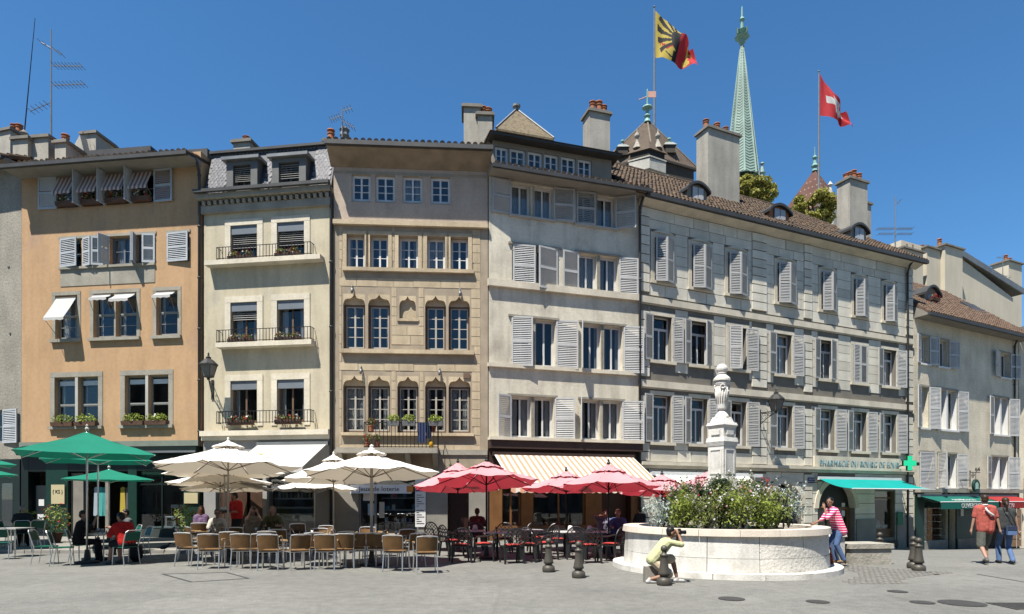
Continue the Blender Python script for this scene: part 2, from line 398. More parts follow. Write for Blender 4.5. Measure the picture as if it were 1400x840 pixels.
def window(f, u0,u1,z0,z1, n=.17, fm=WHITE, bars=(1,), leaves=2, gl=GLASS, fw=.055, curtain=0, hole=True, cm=None, rd=None, n0=0.0, bw=.025, hinged=None, blind=0, transom=0):
    """hole in the wall + frame + each pane; bars: number of pane rows; curtain: 0..1 share drawn"""
    if hole: f.holes.append((u0,u1,z0,z1,n0,rd))
    if curtain == 0 and not blind and WJIT.random() < .45: curtain = WJIT.choice((.25,.35,.5,.75))
    elif curtain: curtain = min(.97, curtain*WJIT.uniform(.75,1.15))
    n += n0; mb = MB(); y0, y1 = n, n+.05
    mb.box(u0,u0+fw,y0,y1,z0,z1); mb.box(u1-fw,u1,y0,y1,z0,z1); mb.box(u0+fw,u1-fw,y0,y1,z1-fw,z1); mb.box(u0+fw,u1-fw,y0,y1,z0,z0+fw*1.2)
    w = obj('window', mb.mesh('window'), fm, f.o)
    rows = bars[0]
    zt = z1-fw
    if transom:
        zt2 = z1 - (z1-z0)*transom
        b = MB(); b.box(u0+fw, u1-fw, y0-.004, y1-.004, zt2-.03, zt2+.03); b.build('transom', fm, w)
        obj('pane', pane_mesh(gl), None, w, loc=(u0+fw, n+.03, zt2+.03), scale=(u1-u0-2*fw, 1, zt-zt2-.03)); zt = zt2-.03
    zb_ = z0+fw*1.2
    bm_ = MB(); xs = []
    L = (u1-u0-2*fw)/leaves
    for i in range(leaves):
        a = u0+fw+i*L; b = a+L; sw = .035
        if leaves > 1 or True:
            bm_.box(a, a+sw, y0+.006, y1-.006, zb_, zt); bm_.box(b-sw, b, y0+.006, y1-.006, zb_, zt)
            bm_.box(a+sw, b-sw, y0+.006, y1-.006, zb_, zb_+sw*1.6); bm_.box(a+sw, b-sw, y0+.006, y1-.006, zt-sw, zt)
        A, B, C, D = a+sw, b-sw, zb_+sw*1.6, zt-sw
        h = (D-C)/rows
        for k in range(rows):
            if k: bm_.box(A, B, y0+.012, y1-.012, C+k*h-bw/2, C+k*h+bw/2)
            obj('pane', pane_mesh(gl), None, w, loc=(A, n+.03, C+k*h+(bw/2 if k else 0)), scale=(B-A, 1, h-bw*(1 if k else .5)))
    bm_.build('casement', cm or fm, w)
    if curtain:
        for sd in (0, 1):
            cb = MB(); cw = (u1-u0)*.5*curtain; N_ = 14
            a = u0+.02 if sd == 0 else u1-.02-cw
            for i in range(N_):
                x = a + cw*i/(N_-1); y = n+.14 + .03*math.sin(i*1.9+u0) 
                cb.v += [(x,y,z0+.02),(x,y,z1-.02)]
            for i in range(N_-1): cb.f.append((2*i,2*i+2,2*i+3,2*i+1)); cb.mi.append(0)
            cb.build('curtain', CURT, w, smooth=True)
    if blind:
        bb = MB(); h = (z1-z0)*blind; k = max(3, int(h/.075))
        for i in range(k):
            zz = z1-.05 - h*i/k
            bb.add([(u0+.03,n-.10,zz-.045),(u1-.03,n-.10,zz-.045),(u1-.03,n-.05,zz),(u0+.03,n-.05,zz),(u0+.03,n-.092,zz-.052),(u1-.03,n-.092,zz-.052),(u1-.03,n-.042,zz-.007),(u0+.03,n-.042,zz-.007)],
                   [(0,1,2,3),(7,6,5,4),(0,4,5,1),(2,6,7,3)])
        bb.build('blind', M('blind_slats', (.42,.41,.38), .5, .1, 3), w)
    return w
SHC = {}; JIT = random.Random(12)
def shutter_meshes(w, h, mat, mid):
    key = (round(w,2), round(h,2), mat.name, mid)
    if key not in SHC:
        w, h = key[0], key[1]; fr = MB(); s = .065 if w > .35 else .05; t = .02
        fr.box(0,s,-t,t,0,h); fr.box(w-s,w,-t,t,0,h); fr.box(s,w-s,-t,t,0,s*1.3); fr.box(s,w-s,-t,t,h-s,h)
        if mid: fr.box(s,w-s,-t,t,h*.5-.05,h*.5+.05)
        fr.box(-.012,.02,-.03,.03,h*.12,h*.12+.05); fr.box(-.012,.02,-.03,.03,h*.85,h*.85+.05)
        sl = MB(); pitch = .072
        k = int((h-s*2.3)/pitch); z = s*1.3+.02
        for i in range(k):
            zz = z + i*(h-s*2.4)/k
            if mid and abs(zz+.02-h*.5) < .055: continue
            sl.add([(s,-.017,zz),(w-s,-.017,zz),(w-s,.013,zz+.045),(s,.013,zz+.045),(s,-.013,zz+.010),(w-s,-.013,zz+.010),(w-s,.017,zz+.055),(s,.017,zz+.055)],
                   [(3,2,1,0),(4,5,6,7),(0,1,5,4),(2,3,7,6)])
        a = fr.mesh('shutter'); a.materials.append(mat); b = sl.mesh('slats'); b.materials.append(mat); SHC[key] = (a, b)
    return SHC[key]
def shutter(f, hu, z0, z1, w, ang, mat=SHUT, mid=True, n=-.03):
    """hinge at hu; ang 0 points to +u (along the wall), 90 points out of the wall, 180 points to -u"""
    a, b = shutter_meshes(w, z1-z0, mat, mid); ang += JIT.uniform(-2.5, 2.5) if 20 < ang < 160 else JIT.uniform(0, 3.5)*(1 if ang < 90 else -1)
    o = obj('shutter', a, None, f.o, loc=(hu, n, z0), rz=R(-ang))
    obj('slats', b, None, o, kind='stuff'); return o
def surround(f, u0,u1,z0,z1, w=.16, proud=.03, mat=TRIM, sill=True, sillw=.1, n0=0.0, name='surround', lintel=True, depth=.08):
    mb = MB(); e = n0+.02
    mb.box(u0-w,u0-.002,n0-proud,e,z0,z1); mb.box(u1+.002,u1+w,n0-proud,e,z0,z1)
    mb.box(u0-w,u1+w,n0-proud-.004,e,z1+.002,z1+w) if lintel else None
    o = mb.build(name, mat, f.o)
    if sill:
        sb = MB(); sb.box(u0-w-.03,u1+w+.03,n0-proud-sillw,n0-.003,z0-.13,z0-.004); sb.build('sill', mat, f.o)
    return o
def downpipe(f, px, zt, zb, n=-.09, r=.055, mat=DARKMET):
    u = f.u(px, n); mb = MB(); mb.tube([(u,n-.25,zt+.15),(u,n-.12,zt-.02),(u,n,zt-.35),(u,n,zb)], r, 8)
    for k in range(6): z = zb+.6+(zt-1-zb)*k/5; mb.tube([(u,n,z-.03),(u,n,z+.03)], r*1.35, 8)
    return mb.build('downpipe', mat, f.o, smooth=True)
def tiles(f, ua, ub, na, nb, za, zb, pitch=.24, mat=ROOF, name='tiles', hipl=0, hipr=0, under=True, parent=None):
    """rows of barrel tiles on the slope from (na,za) to (nb,zb); one joined part"""
    L = math.hypot(nb-na, zb-za); rows = max(1, int(L/.36)); mb = MB(); rnd = random.Random(3)
    dn, dz = (nb-na)/L, (zb-za)/L; nn, nz = -dz, dn
    for i in range(rows+1):
        s0 = i*L/rows - .03; s1 = s0 + L/rows + .06
        if i == rows: break
        A = ua + hipl*(s0/L); B = ub - hipr*(s0/L)
        c = max(1, int((B-A)/pitch))
        for j in range(c):
            x = A + (j+.5)*(B-A)/c + rnd.uniform(-.012,.012); w = pitch*.43; jz = rnd.uniform(-.008,.012); lift = .035
            vs_ = []
            for (ss, ww, hh) in ((s0, w, .075+lift), (s1, w*.85, .06)):
                for k in range(5):
                    a = math.pi*k/4; h = math.sin(a)*hh + jz + .01; 
                    vs_.append((x - math.cos(a)*ww, na+dn*ss+nn*h, za+dz*ss+nz*h))
            mb.add(vs_, [(k, k+1, 6+k, 5+k) for k in range(4)] + [(4,3,2,1,0)])
    o = mb.build(name, mat, parent or f.o, kind='stuff')
    if under:
        ub_ = MB(); ub_.add([(ua,na,za),(ub,na,za),(ub-hipr,nb,zb),(ua+hipl,nb,zb),(ua,na,za-.12),(ub,na,za-.12),(ub-hipr,nb,zb-.12),(ua+hipl,nb,zb-.12)],
              [(0,1,2,3),(7,6,5,4),(0,4,5,1),(1,5,6,2),(2,6,7,3),(3,7,4,0)])
        ub_.build('roof_deck', mat, parent or f.o)
    return o
def chimney(f, px0, px1, ytop, n, dd, zlow, pots=(), mat=CHIM, pot_h=.55, capover=.09, shape='round'):
    """stack whose front face spans px0..px1 on the plane n behind the front, dd deep; pots: (share along width, kind)"""
    u0, u1 = f.u(px0, n), f.u(px1, n); zt = f.z(ytop, (u0+u1)/2, n)
    mb = MB(); mb.box(u0,u1,n,n+dd,zlow,zt-.16); o = mb.build('chimney', mat, f.o)
    c = MB(); c.box(u0-capover,u1+capover,n-capover,n+dd+capover,zt-.16,zt-.06); c.box(u0-capover*.4,u1+capover*.4,n-capover*.4,n+dd+capover*.4,zt-.06,zt)
    c.build('cap_stone', CAPST, o)
    for q, h in pots:
        x = u0 + (u1-u0)*q; y = n + dd*.45; r = .14; pm = MB()
        pm.lathe([(r*1.15,0),(r*1.15,.05),(r,.07),(r*.92,h*.62),(r*1.12,h*.64),(r*1.12,h*.70),(r*.8,h*.72),(r*.8,h*.86),(r*1.2,h*.88),(r*1.1,h*.94),(r*.4,h)], 12, (x,y,zt))
        pm.build('chimney_pot', TERRA, o, smooth=False)
    return o
def head_fill(f, u0,u1,zs,zt, curve, n0=-.001, th=.2, mat=TRIM, name='arch_stone', over=0):
    """solid filling the top corners of a rectangular opening: curve(t 0..1)-> 0..1 height above zs of the arch line"""
    N_ = 25; A = []; B = []
    for i in range(N_):
        t = i/(N_-1); x = u0+(u1-u0)*t; A.append((x, zt)); B.append((x, min(zs+(zt-zs)*curve(t), zt-.004)))
    mb = MB(); mb.strip(A, B, n0, n0+th); return mb.build(name, mat, f.o)
def ogee(t):
    s = 1-abs(2*t-1)          # 0 at sides .. 1 centre
    return .55*math.sqrt(max(0,1-(1-min(1,s/.45))**2)) if s < .45 else .55 + .43*((s-.45)/.55)**2.6
def roundarch(t): return math.sqrt(max(0, 1-(2*t-1)**2))
def segarch(t): return max(0, 1-(2*t-1)**2)
def blocks(f, u0,u1,z0,z1, avoid, course=.42, lmin=.6, lmax=1.3, proud=.02, gap=.022, mat=ASHLAR, limit=300, name='stone_block', parent=None, seed=1, n0=0.0, offs=lambda u: 0.0):
    """separate masonry blocks standing proud of the wall, leaving out the openings; returns overflow list"""
    rnd = random.Random(seed); out = []
    z = z0
    while z < z1-.08:
        h = min(course*rnd.uniform(.88,1.12), z1-z)
        segs = [(u0,u1)]
        for a,b,c,d in avoid:
            if d <= z+.01 or c >= z+h-.01: continue
            ns = []
            for p,q in segs:
                if b <= p or a >= q: ns.append((p,q)); continue
                if a > p: ns.append((p,a))
                if b < q: ns.append((b,q))
            segs = ns
        # keep partly covered courses whole: openings simply cut the course
        for p,q in segs:
            x = p
            while x < q-.02:
                L = rnd.uniform(lmin,lmax)
                if q-x-L < lmin*.55: L = q-x
                out.append((x, z, L, h)); x += L
        z += h
    big = sorted(out, key=lambda s: -s[2]*s[3]); ids = set(id(s) for s in big[:limit])
    me = box_mesh(mat, name); rest = MB()
    for s_ in out:
        x,z_,L,h = s_; pr = proud*rnd.uniform(.5,1.3); yy = offs(x+L/2)
        if id(s_) in ids: obj(name, me, None, parent or f.o, loc=(x+gap/2, n0+yy-pr, z_+gap/2), scale=(L-gap, pr+.02, h-gap))
        else: rest.box(x+gap/2, x+L-gap/2, n0+yy-pr, n0+yy+.02, z_+gap/2, z_+h-gap/2)
    if rest.v: rest.build(name+'s', mat, parent or f.o, kind='stuff')
def flower_box(loc, rz, w, label, n=70, h=.3, bl=((BLR,12),(BLW,8)), leaf=LEAF, boxm=POT, d=.2, bh=.17, seed=0, up=.16, group='flower boxes on the window ledges'):
    rnd = random.Random(seed); t = thing('flower_box', label, 'flower box', loc, rz, group)
    if boxm:
        b = MB(); b.frustum(-w/2+.02,w/2-.02,-d/2+.02,d/2-.02,0,-w/2,w/2,-d/2,d/2,bh); b.build('box', boxm, t)
    l = MB(); l.leaves((0,0,bh+up*.5), (w/2*1.05, d*.75, up), n, .10, rnd=rnd); l.build('foliage', leaf, t, kind='stuff')
    for m, k in bl:
        q = MB(); q.leaves((0,-d*.2,bh+up*.7), (w/2, d*.7, up*.9), k, .09, asp=.95, rnd=rnd); q.build('blossom', m, t, kind='stuff')
    return t
def railing(f, u0,u1,n,z0,z1, step=.13, r=.012, name='railing', parent=None):
    mb = MB()
    for zz in (z0+.04, z1): mb.tube([(u0,-.02,zz),(u0,-n,zz),(u1,-n,zz),(u1,-.02,zz)], r*1.3, 5)
    k = int((u1-u0)/step)
    for i in range(k+1):
        x = u0+(u1-u0)*i/k; mb.tube([(x,-n,z0),(x,-n,z1)], r, 4)
    for x in (u0,u1):
        for j in range(1,3): mb.tube([(x,-n*j/3,z0),(x,-n*j/3,z1)], r, 4)
    return mb.build(name, IRON, parent or f.o)
# ================================================================ grey building at the left edge
b0 = Fac('grey_building', 'grey roughcast building cut off by the left edge of the picture', -170, 33.2, 29.4, 30.45, 0)
u = b0.u(20); ze = b0.z(232, u)
zr = b0.zrow(15, 560, 606)
window(b0, b0.u(-30), b0.u(4), *zr, fm=GREYF, bars=(2,))
shutter(b0, b0.u(5), zr[0], zr[1], b0.u(27)-b0.u(5), 4, SHUTB)
zr2 = b0.zrow(15, 405, 465); window(b0, b0.u(-60), b0.u(-25), *zr2, fm=GREYF, bars=(2,))
b0.wall(ze, RENDER0); b0.floors([3.6, 7, 10.4])
b0.box('eave', SOFFIT, -.2, b0.W, -.7, .1, ze, ze+.14); b0.box('gutter', DARKMET, -.2, b0.W, -.82, -.7, ze+.02, ze+.16)
tiles(b0, 0, b0.W, -.75, 5, ze+.16, ze+2.6)
chimney(b0, -30, 14, 178, 1.6, 1.2, ze, ((.75,.5),(.9,.45)))
b0.box('shopfront', M('black_green_paint', (.012,.022,.018), .45, .1, 3), -.1, b0.W-.02, -.06, -.003, -.5, b0.z(628, u))
for k in range(3):
    mb = MB(); x = b0.W-2.6+k*.8; mb.box(x, x+.6, -.075, -.062, .5, 2.3); mb.build('shop_pane', GLASS, b0.o)
mb = MB(); x = b0.u(8); mb.lathe([(.05,0),(.05,.03),(.02,.04)], 10); m0 = mb.mesh('tie_plate')
for (px, py) in ((12,365),(14,456)):
    uu = b0.u(px); o = obj('tie_plate', m0, ZINC, b0.o, loc=(uu, -.0, b0.z(py, uu))); o.rotation_euler = (R(90),0,0)
# ================================================================ orange house
b1 = Fac('orange_house', 'orange rendered town house with grey shutters and white window awnings', 29.6, 30.4, 274.5, 29.2, 0)
f = b1; ze = f.z(218, f.u(150,-.93), -.93); W = f.W
rA = f.zrow(145, 238, 281)
STRIPE = None
def stripe_mat(name, a, b, scale, axis='X', rough=.85, transl=.0, duty=.5):
    m = M(name, a, rough, .06, 3, transl=transl); nt = m.node_tree; N = nt.nodes; L = nt.links
    vm = [n for n in N if n.type == 'VECT_MATH'][0]
    tc = N.new('ShaderNodeTexCoord'); sp = N.new('ShaderNodeSeparateXYZ'); L.new(tc.outputs['Object'], sp.inputs[0])
    mu = N.new('ShaderNodeMath'); mu.operation = 'MULTIPLY'; mu.inputs[1].default_value = scale; L.new(sp.outputs[axis], mu.inputs[0])
    fr = N.new('ShaderNodeMath'); fr.operation = 'FRACT'; L.new(mu.outputs[0], fr.inputs[0])
    gt = N.new('ShaderNodeMath'); gt.operation = 'GREATER_THAN'; gt.inputs[1].default_value = duty; L.new(fr.outputs[0], gt.inputs[0])
    mx = N.new('ShaderNodeMix'); mx.data_type = 'RGBA'; mx.inputs[6].default_value = (*a,1); mx.inputs[7].default_value = (*b,1)
    L.new(gt.outputs[0], mx.inputs[0]); L.new(mx.outputs[2], vm.inputs[0]); return m
AWN_B = stripe_mat('brown_striped_canvas', (.42,.33,.27), (.16,.10,.09), 5.5)
AWN_W = M('white_canvas', (.82,.81,.77), .85, .03, 3, transl=.25)
AWN_T = stripe_mat('tan_striped_canvas', (.56,.53,.49), (.36,.235,.145), 4.2, transl=.2)
def drop_awning(f, u0, u1, zt, length, out, mat, label, arm_z=None, n=-.04, sag=.06):
    """small window awning: canvas falling from zt outwards"""
    t = thing('window_awning', label, 'awning', f.w(u0, n, zt), f.rz, 'window awnings of the orange house'); w = u1-u0
    drop = math.sqrt(max(.01, length*length-out*out))
    mb = MB(); NX, NY = 6, 6
    for j in range(NY+1):
        s = j/NY
        for i in range(NX+1): mb.v.append((w*i/NX, -out*s, -drop*s - sag*math.sin(math.pi*s)*.4))
    b = len(mb.v)
    for i in range(NX+1): mb.v.append((w*i/NX, -out-.005, -drop-.10-.03*(i % 2)))
    for j in range(NY+1):
        for i in range(NX): mb.f.append((j*(NX+1)+i, j*(NX+1)+i+1, (j+1)*(NX+1)+i+1, (j+1)*(NX+1)+i)); mb.mi.append(0)
    mb.build('canvas', mat, t)
    rb = MB(); rb.tube([(0,0,0),(w,0,0)], .025, 6); rb.build('roller', ZINC, t)
    az = -drop-.55 if arm_z is None else arm_z
    for x in (.01, w-.01):
        ab = MB(); ab.tube([(x,-.0,az),(x,-out,-drop)], .010, 5); ab.build('arm', ZINC, t)
    return t
for i, (a, b) in enumerate(((79,108),(113,141),(146,177),(182,210))):
    u0, u1 = f.u(a), f.u(b); window(f, u0, u1, *rA, fm=GREYF, bars=(2,))
    drop_awning(f, u0+.04, u1-.04, rA[1]-.05, .80, .34, AWN_B, ('leftmost','second from left','third from left','rightmost')[i]+' brown striped window awning under the eave of the orange house', arm_z=-.95)
    p = f.w((u0+u1)/2, -.12, rA[0]+.02)
    flower_box(p, f.rz, (u1-u0)*.9, ('leftmost','second','third','rightmost')[i]+' flower box with white and red blossoms under the top striped awnings', 60, bl=((BLW,16),(BLR,8 if i else 2)), boxm=POT, seed=i)
    if i: shutter(f, u0-.03, rA[0]-.02, rA[1]+.05, .42, 93, SHUTB, False)
shutter(f, f.u(79)-.02, rA[0]-.02, rA[1]+.02, f.u(78.5)-f.u(54), 178, SHUTB); shutter(f, f.u(211), rA[0]-.02, rA[1]+.02, f.u(237)-f.u(211), 2, SHUTB)
rB = f.zrow(150, 324, 363)
for a, b in ((84,111),(114,142),(150,182),(186,212),(229,259)):
    window(f, f.u(a), f.u(b), *rB, fm=BLUEG, bars=(2,), gl=GLASSB)
pw = lambda a, b: f.u(b)-f.u(a)
shutter(f, f.u(83), rB[0], rB[1], pw(83,109), 8, SHUTB); shutter(f, f.u(114), rB[0], rB[1], pw(114,128), 14, SHUTB); shutter(f, f.u(142), rB[0], rB[1], pw(128,142), 166, SHUTB)
shutter(f, f.u(150), rB[0], rB[1], .42, 115, SHUTB); shutter(f, f.u(182.5), rB[0], rB[1], .44, 62, SHUTB)
shutter(f, f.u(186.5), rB[0], rB[1], .40, 70, SHUTB, False); shutter(f, f.u(212.5), rB[0], rB[1], pw(197,212.5), 168, SHUTB); shutter(f, f.u(229), rB[0], rB[1], pw(229,259), 3, SHUTB)
mb = MB(); x0, x1 = f.u(81), f.u(214); mb.box(x0,x1,-.035,.02,rB[1]+.003,rB[1]+.11); mb.box(f.u(228),f.u(260.5),-.035,.02,rB[1]+.003,rB[1]+.10)
mb.build('lintel', TRIMG, f.o)
f.box('stone_panel', TRIMG, f.u(83), f.u(212), -.02, .02, rB[0]-.78, rB[0]-.10); f.box('sill', TRIMG, f.u(82), f.u(213), -.09, .01, rB[0]-.1, rB[0]-.004)
rC = f.zrow(150, 402, 462)
for a, b in ((76,106),(128,156),(158.5,187),(214,243)):
    u0, u1 = f.u(a), f.u(b); window(f, u0, u1, *rC, fm=GREYF, bars=(2,), leaves=1, gl=GLASSB if a in (128,) else GLASS, curtain=.45 if a == 158.5 else 0, transom=.45)
for a, b in ((76,106),(128,187),(214,243)): surround(f, f.u(a), f.u(b), rC[0], rC[1]+.02, .15, .02, TRIMG)
f.box('mullion', TRIMG, f.u(156)+.002, f.u(158.5)-.002, -.01, .2, rC[0], rC[1])
drop_awning(f, f.u(78), f.u(105), rC[1]-.1, 1.15, .62, AWN_W, 'long white canvas awning over the left window of the orange house')
drop_awning(f, f.u(129), f.u(153), rC[1]-.05, .32, .27, AWN_W, 'short white awning left of the central stone mullion on the orange house')
drop_awning(f, f.u(160), f.u(186), rC[1]-.05, .52, .42, AWN_W, 'white awning right of the central stone mullion on the orange house')
drop_awning(f, f.u(215), f.u(240), rC[1]-.05, .36, .30, AWN_W, 'short white awning over the right window of the orange house')
rD = f.zrow(150, 515, 582)
for k, (a, b) in enumerate(((75,103),(107,134.5),(171,199),(203,230.5))):
    window(f, f.u(a), f.u(b), *rD, fm=GREYF, bars=(1,), leaves=1, transom=.55, gl=GLASSB if k < 2 else GLASS)
    flower_box(f.w((f.u(a)+f.u(b))/2, -.12, rD[0]-.02), f.rz, f.u(b)-f.u(a)+.06, ('leftmost','second from left','third from left','rightmost')[k]+' leafy green flower box on the low window sills of the orange house', 150, bl=((BLW,3),), leaf=LEAFY, seed=20+k, up=.22)
    mb = MB(); mb.box(f.u(a)+.12, f.u(b)-.12, .13, .14, rD[1]-.32, rD[1]-.13); mb.build('window_notice', WHITE, f.o)
for a, b in ((75,134.5),(171,230.5)): surround(f, f.u(a), f.u(b), rD[0], rD[1]+.02, .2, .02, TRIMG)
for a, b in ((103,107),(199,203)): f.box('mullion', M('pale_mullion', (.62,.60,.54), .9), f.u(a)+.003, f.u(b)-.003, -.02, .2, rD[0], rD[1])
# ground floor openings and shopfront of the orange house
zc = f.z(612, f.u(150)); GRN = M('bottle_green_paint', (.012,.05,.035), .4, .1, 3); BLKG = MATS['black_green_paint']
shop = (f.u(188), f.u(252), .45, 2.75); door = (f.u(40), f.u(64), 0.02, 2.75); mid_ = (f.u(94), f.u(176), .05, 2.75)
for h in (shop, door, mid_): f.holes.append((*h, 0.0, .5))
f.wall(zc+.01, BLKG); f.wall(ze+.6, ORANGE, z0=zc+.01); f.floors([zc-.25, rC[0]-1.0, rB[0]-1.0, rA[0]-.9])
f.box('cornice', M('grey_green_paint', (.28,.32,.26), .6, .1, 3), 0.02, W-.02, -.14, -.003, zc+.02, zc+.24)
f.box('awning_box', BLKG, .02, W-.02, -.28, -.004, zc-.30, zc-.02); f.box('awning_rail', ZINC, .02, W-.02, -.33, -.284, zc-.26, zc-.18)
fas = [(.02,door[0]),(door[1],mid_[0]),(mid_[1],shop[0]),(shop[1],W-.02)]
for a, b in fas: f.box('shopfront_panel', BLKG if a < 1.0 else GRN, a+.003, b-.003, -.05, -.003, -.3, zc-.31)
f.box('fascia', BLKG, .02, W-.02, -.045, -.004, 2.78, zc-.305)
mb = MB(); mb.box(shop[0],shop[1],.1,.11,shop[2],shop[3]); mb.build('shop_pane', GLASS, f.o)
mb = MB(); 
for x in (shop[0], (shop[0]+shop[1])/2-.03, shop[1]-.06): mb.box(x,x+.06,.07,.14,shop[2],shop[3])
mb.box(shop[0],shop[1],.075,.135,shop[3]-.55,shop[3]-.49); mb.build('shop_frame', BLKG, f.o)
f.box('door', M('dark_door', (.015,.025,.03), .5), door[0]+.05, door[1]-.05, .2, .26, 0, 2.2)
mb = MB(); mb.box(door[0]+.25,door[0]+.5,.19,.198,1.35,1.62); mb.box(door[0]+.2,door[1]-.25,.19,.198,.75,1.0); mb.build('door_notice', WHITE, f.o)
mb = MB(); mb.box(mid_[0],mid_[0]+.55,.12,.18,.05,2.7); mb.box(mid_[0]+1.55,mid_[0]+1.72,.12,.18,.05,2.7); mb.box(mid_[1]-.1,mid_[1],.12,.18,.05,2.7); mb.build('shop_door_frame', M('worn_pale_timber', (.34,.31,.26), .8, .15, 3), f.o)
for k, (x, c) in enumerate(((mid_[0]+.95,(.45,.55,.6)),(mid_[0]+1.15,(.1,.45,.42)),(mid_[0]+1.35,(.06,.38,.36)),(mid_[1]-.55,(.55,.42,.06)),(mid_[1]-.3,(.12,.12,.12)))):
    mb = MB(); mb.strip([(x-.09+.0,2.1),(x,2.14),(x+.09,2.1)], [(x-.13,.95),(x,.93),(x+.13,.95)], .34, .42)
    o = mb.build('hanging_dress', M('cloth_%d' % k, c, .9)); o.location = (f.P0.x, f.P0.y, 0); o.rotation_euler = (0,0,f.rz)
    setp(o, ('pale blue','teal','dark teal','yellow','black')[k]+' garment hanging in the shop doorway behind the green umbrellas', 'garment', 'garments in the shop')
SIGNC = M('cream_sign', (.72,.62,.36), .6, .05)
for k, (a, b, yt, yb, lab) in enumerate(((73,91,663,689,'cream menu board on the dark green shopfront above the red flowering shrub'),(254,272.5,674,688.5,'cream board hanging low at the right end of the green shopfront'))):
    u0, u1 = f.u(a), f.u(b); t = thing('sign_board', lab, 'sign', f.w((u0+u1)/2, -.09, f.z(yb,u0)), f.rz); h = f.z(yt,u0)-f.z(yb,u0)
    mb = MB(); mb.box(-(u1-u0)/2,(u1-u0)/2,-.02,.03,0,h); mb.build('board', SIGNC, t)
    if k == 0:
        o = obj('lettering', text_mesh('{ KS }', .2, .004), IRON, t, loc=(0,-.028,h*.55))
mb = MB(); mb.box(shop[0]+.2,shop[0]+2.0,.5,1.2,.45,.50); mb.build('display_shelf', M('pale_shelf', (.35,.42,.40), .6), f.o)
for k, x in enumerate((shop[0]+.95, shop[0]+1.35)):
    t = thing('display_chair', ('left','right')[k]+' white chair displayed in the green framed shop window', 'chair', f.w(x, .8, .5), f.rz)
    mb = MB(); mb.box(-.18,.18,-.18,.18,.38,.42); mb.build('seat', WHITE, t)
    for sx in (-1,1):
        for sy in (-1,1): mb = MB(); mb.tube([(sx*.16,sy*.16,0),(sx*.16,sy*.16,.9 if sy > 0 else .39)], .018, 5); mb.build('leg', WHITE, t)
    mb = MB(); mb.box(-.16,.16,.15,.17,.75,.9); mb.build('backrest', WHITE, t)
f.box('plinth', M('dark_plinth', (.06,.075,.07), .8, .2, 2), shop[0]-.1, W-.04, -.07, -.003, -.4, .42)
# roof, eave, chimneys of the orange house
zE = ze
mb = MB(); 
mb.add([(-.05,-.85,zE+.02),(W+.02,-.85,zE+.02),(W+.02,-.003,zE-.0),(-.05,-.003,zE-.0),(-.05,-.85,zE+.08),(W+.02,-.85,zE+.08),(W+.02,-.003,zE+.35),(-.05,-.003,zE+.35)], [(3,2,1,0),(4,5,6,7),(0,1,5,4),(1,2,6,5),(2,3,7,6),(3,0,4,7)])
mb.build('eave', SOFFIT, f.o)
f.box('gutter', DARKMET, -.1, W+.05, -1.0, -.86, zE-.04, zE+.10)
tiles(f, -.05, W+.02, -.85, 4.5, zE+.14, zE+1.35, under=True)
f.box('roof_lantern', DARKMET, f.u(107,1.5), f.u(208,1.5), 1.4, 4.0, zE+.3, f.z(201, f.u(150), 1.4)); f.box('parapet', DARKMET, f.u(180,.6), W-.05, .5, 4.4, zE+.3, f.z(206, f.u(230), .5))
chimney(f, 17.5, 38, 186, .3, 1.3, zE, ()); chimney(f, 44, 66, 184, .5, 1.3, zE, ()); chimney(f, 75, 90, 191, .4, 1.0, zE, ((.15,.5),)); chimney(f, 112, 131, 179, 2.6, 1.2, zE, ())
mb = MB(); mb.prism([(f.u(84,2.2),zE+.4),(f.u(128,2.2),zE+.4),(f.u(124,2.2),zE+1.1),(f.u(109,2.2),f.z(180,f.u(109),2.2)),(f.u(84,2.2),zE+1.6)], 2.2, 3.4); mb.build('gable', CHIM, f.o)
downpipe(f, 272.5, zE, zc, mat=DARKMET)
mb = MB(); x = f.u(21,.9); zz = f.z(182, x, .9); top = f.z(28, x, .9)
t = thing('whip_antenna', 'long thin leaning whip antenna on the leftmost chimney', 'antenna', f.w(f.u(33,.9), .9, f.z(182,f.u(33),.9)-.05)); 
mb = MB(); d_ = f.w(f.u(48,.9), .9, top) - t.location; mb.tube([(0,0,0), tuple(d_)], [.028,.012], 5); mb.build('rod', IRON, t); mb = MB(); mb.lathe([(.1,0),(.16,.1),(.06,.22),(.03,.25)], 10); mb.build('base', CAPST, t)
def yagi(px, ytop, ybase, dref, label, arms, foot=None):
    """aerial mast with cross arms; arms: (y, px end, elements)"""
    b = pt(px, dref, ybase); t = thing('television_aerial', label, 'antenna', b); K1 = dref/1000
    mb = MB(); mb.tube([(0,0,0),(0,0,(ybase-ytop)*K1)], [.035,.02], 6); mb.build('mast', ZINC, t)
    for (y, pe, ne, dy) in arms:
        zz = (ybase-y)*K1; L = (pe-px)*K1; mb = MB(); mb.tube([(0,0,zz),(L,0,zz+dy*K1)], .014, 5)
        for i in range(ne):
            q = (i+1)/ne; mb.tube([(L*q,-.25,zz+dy*K1*q),(L*q,.25,zz+dy*K1*q)], .010, 4); mb.tube([(L*q,0,zz+dy*K1*q-.05),(L*q,0,zz+dy*K1*q+.05)], .014, 4)
        mb.build('aerial_arm', ZINC, t)
    return t
yagi(70, 40, 188, 31.4, 'tall television aerial with side arms above the orange house', ((90,112,9,-1),(117,115,9,2),(66,84,2,-8),(66,56,2,8),(140,42,5,-12)))
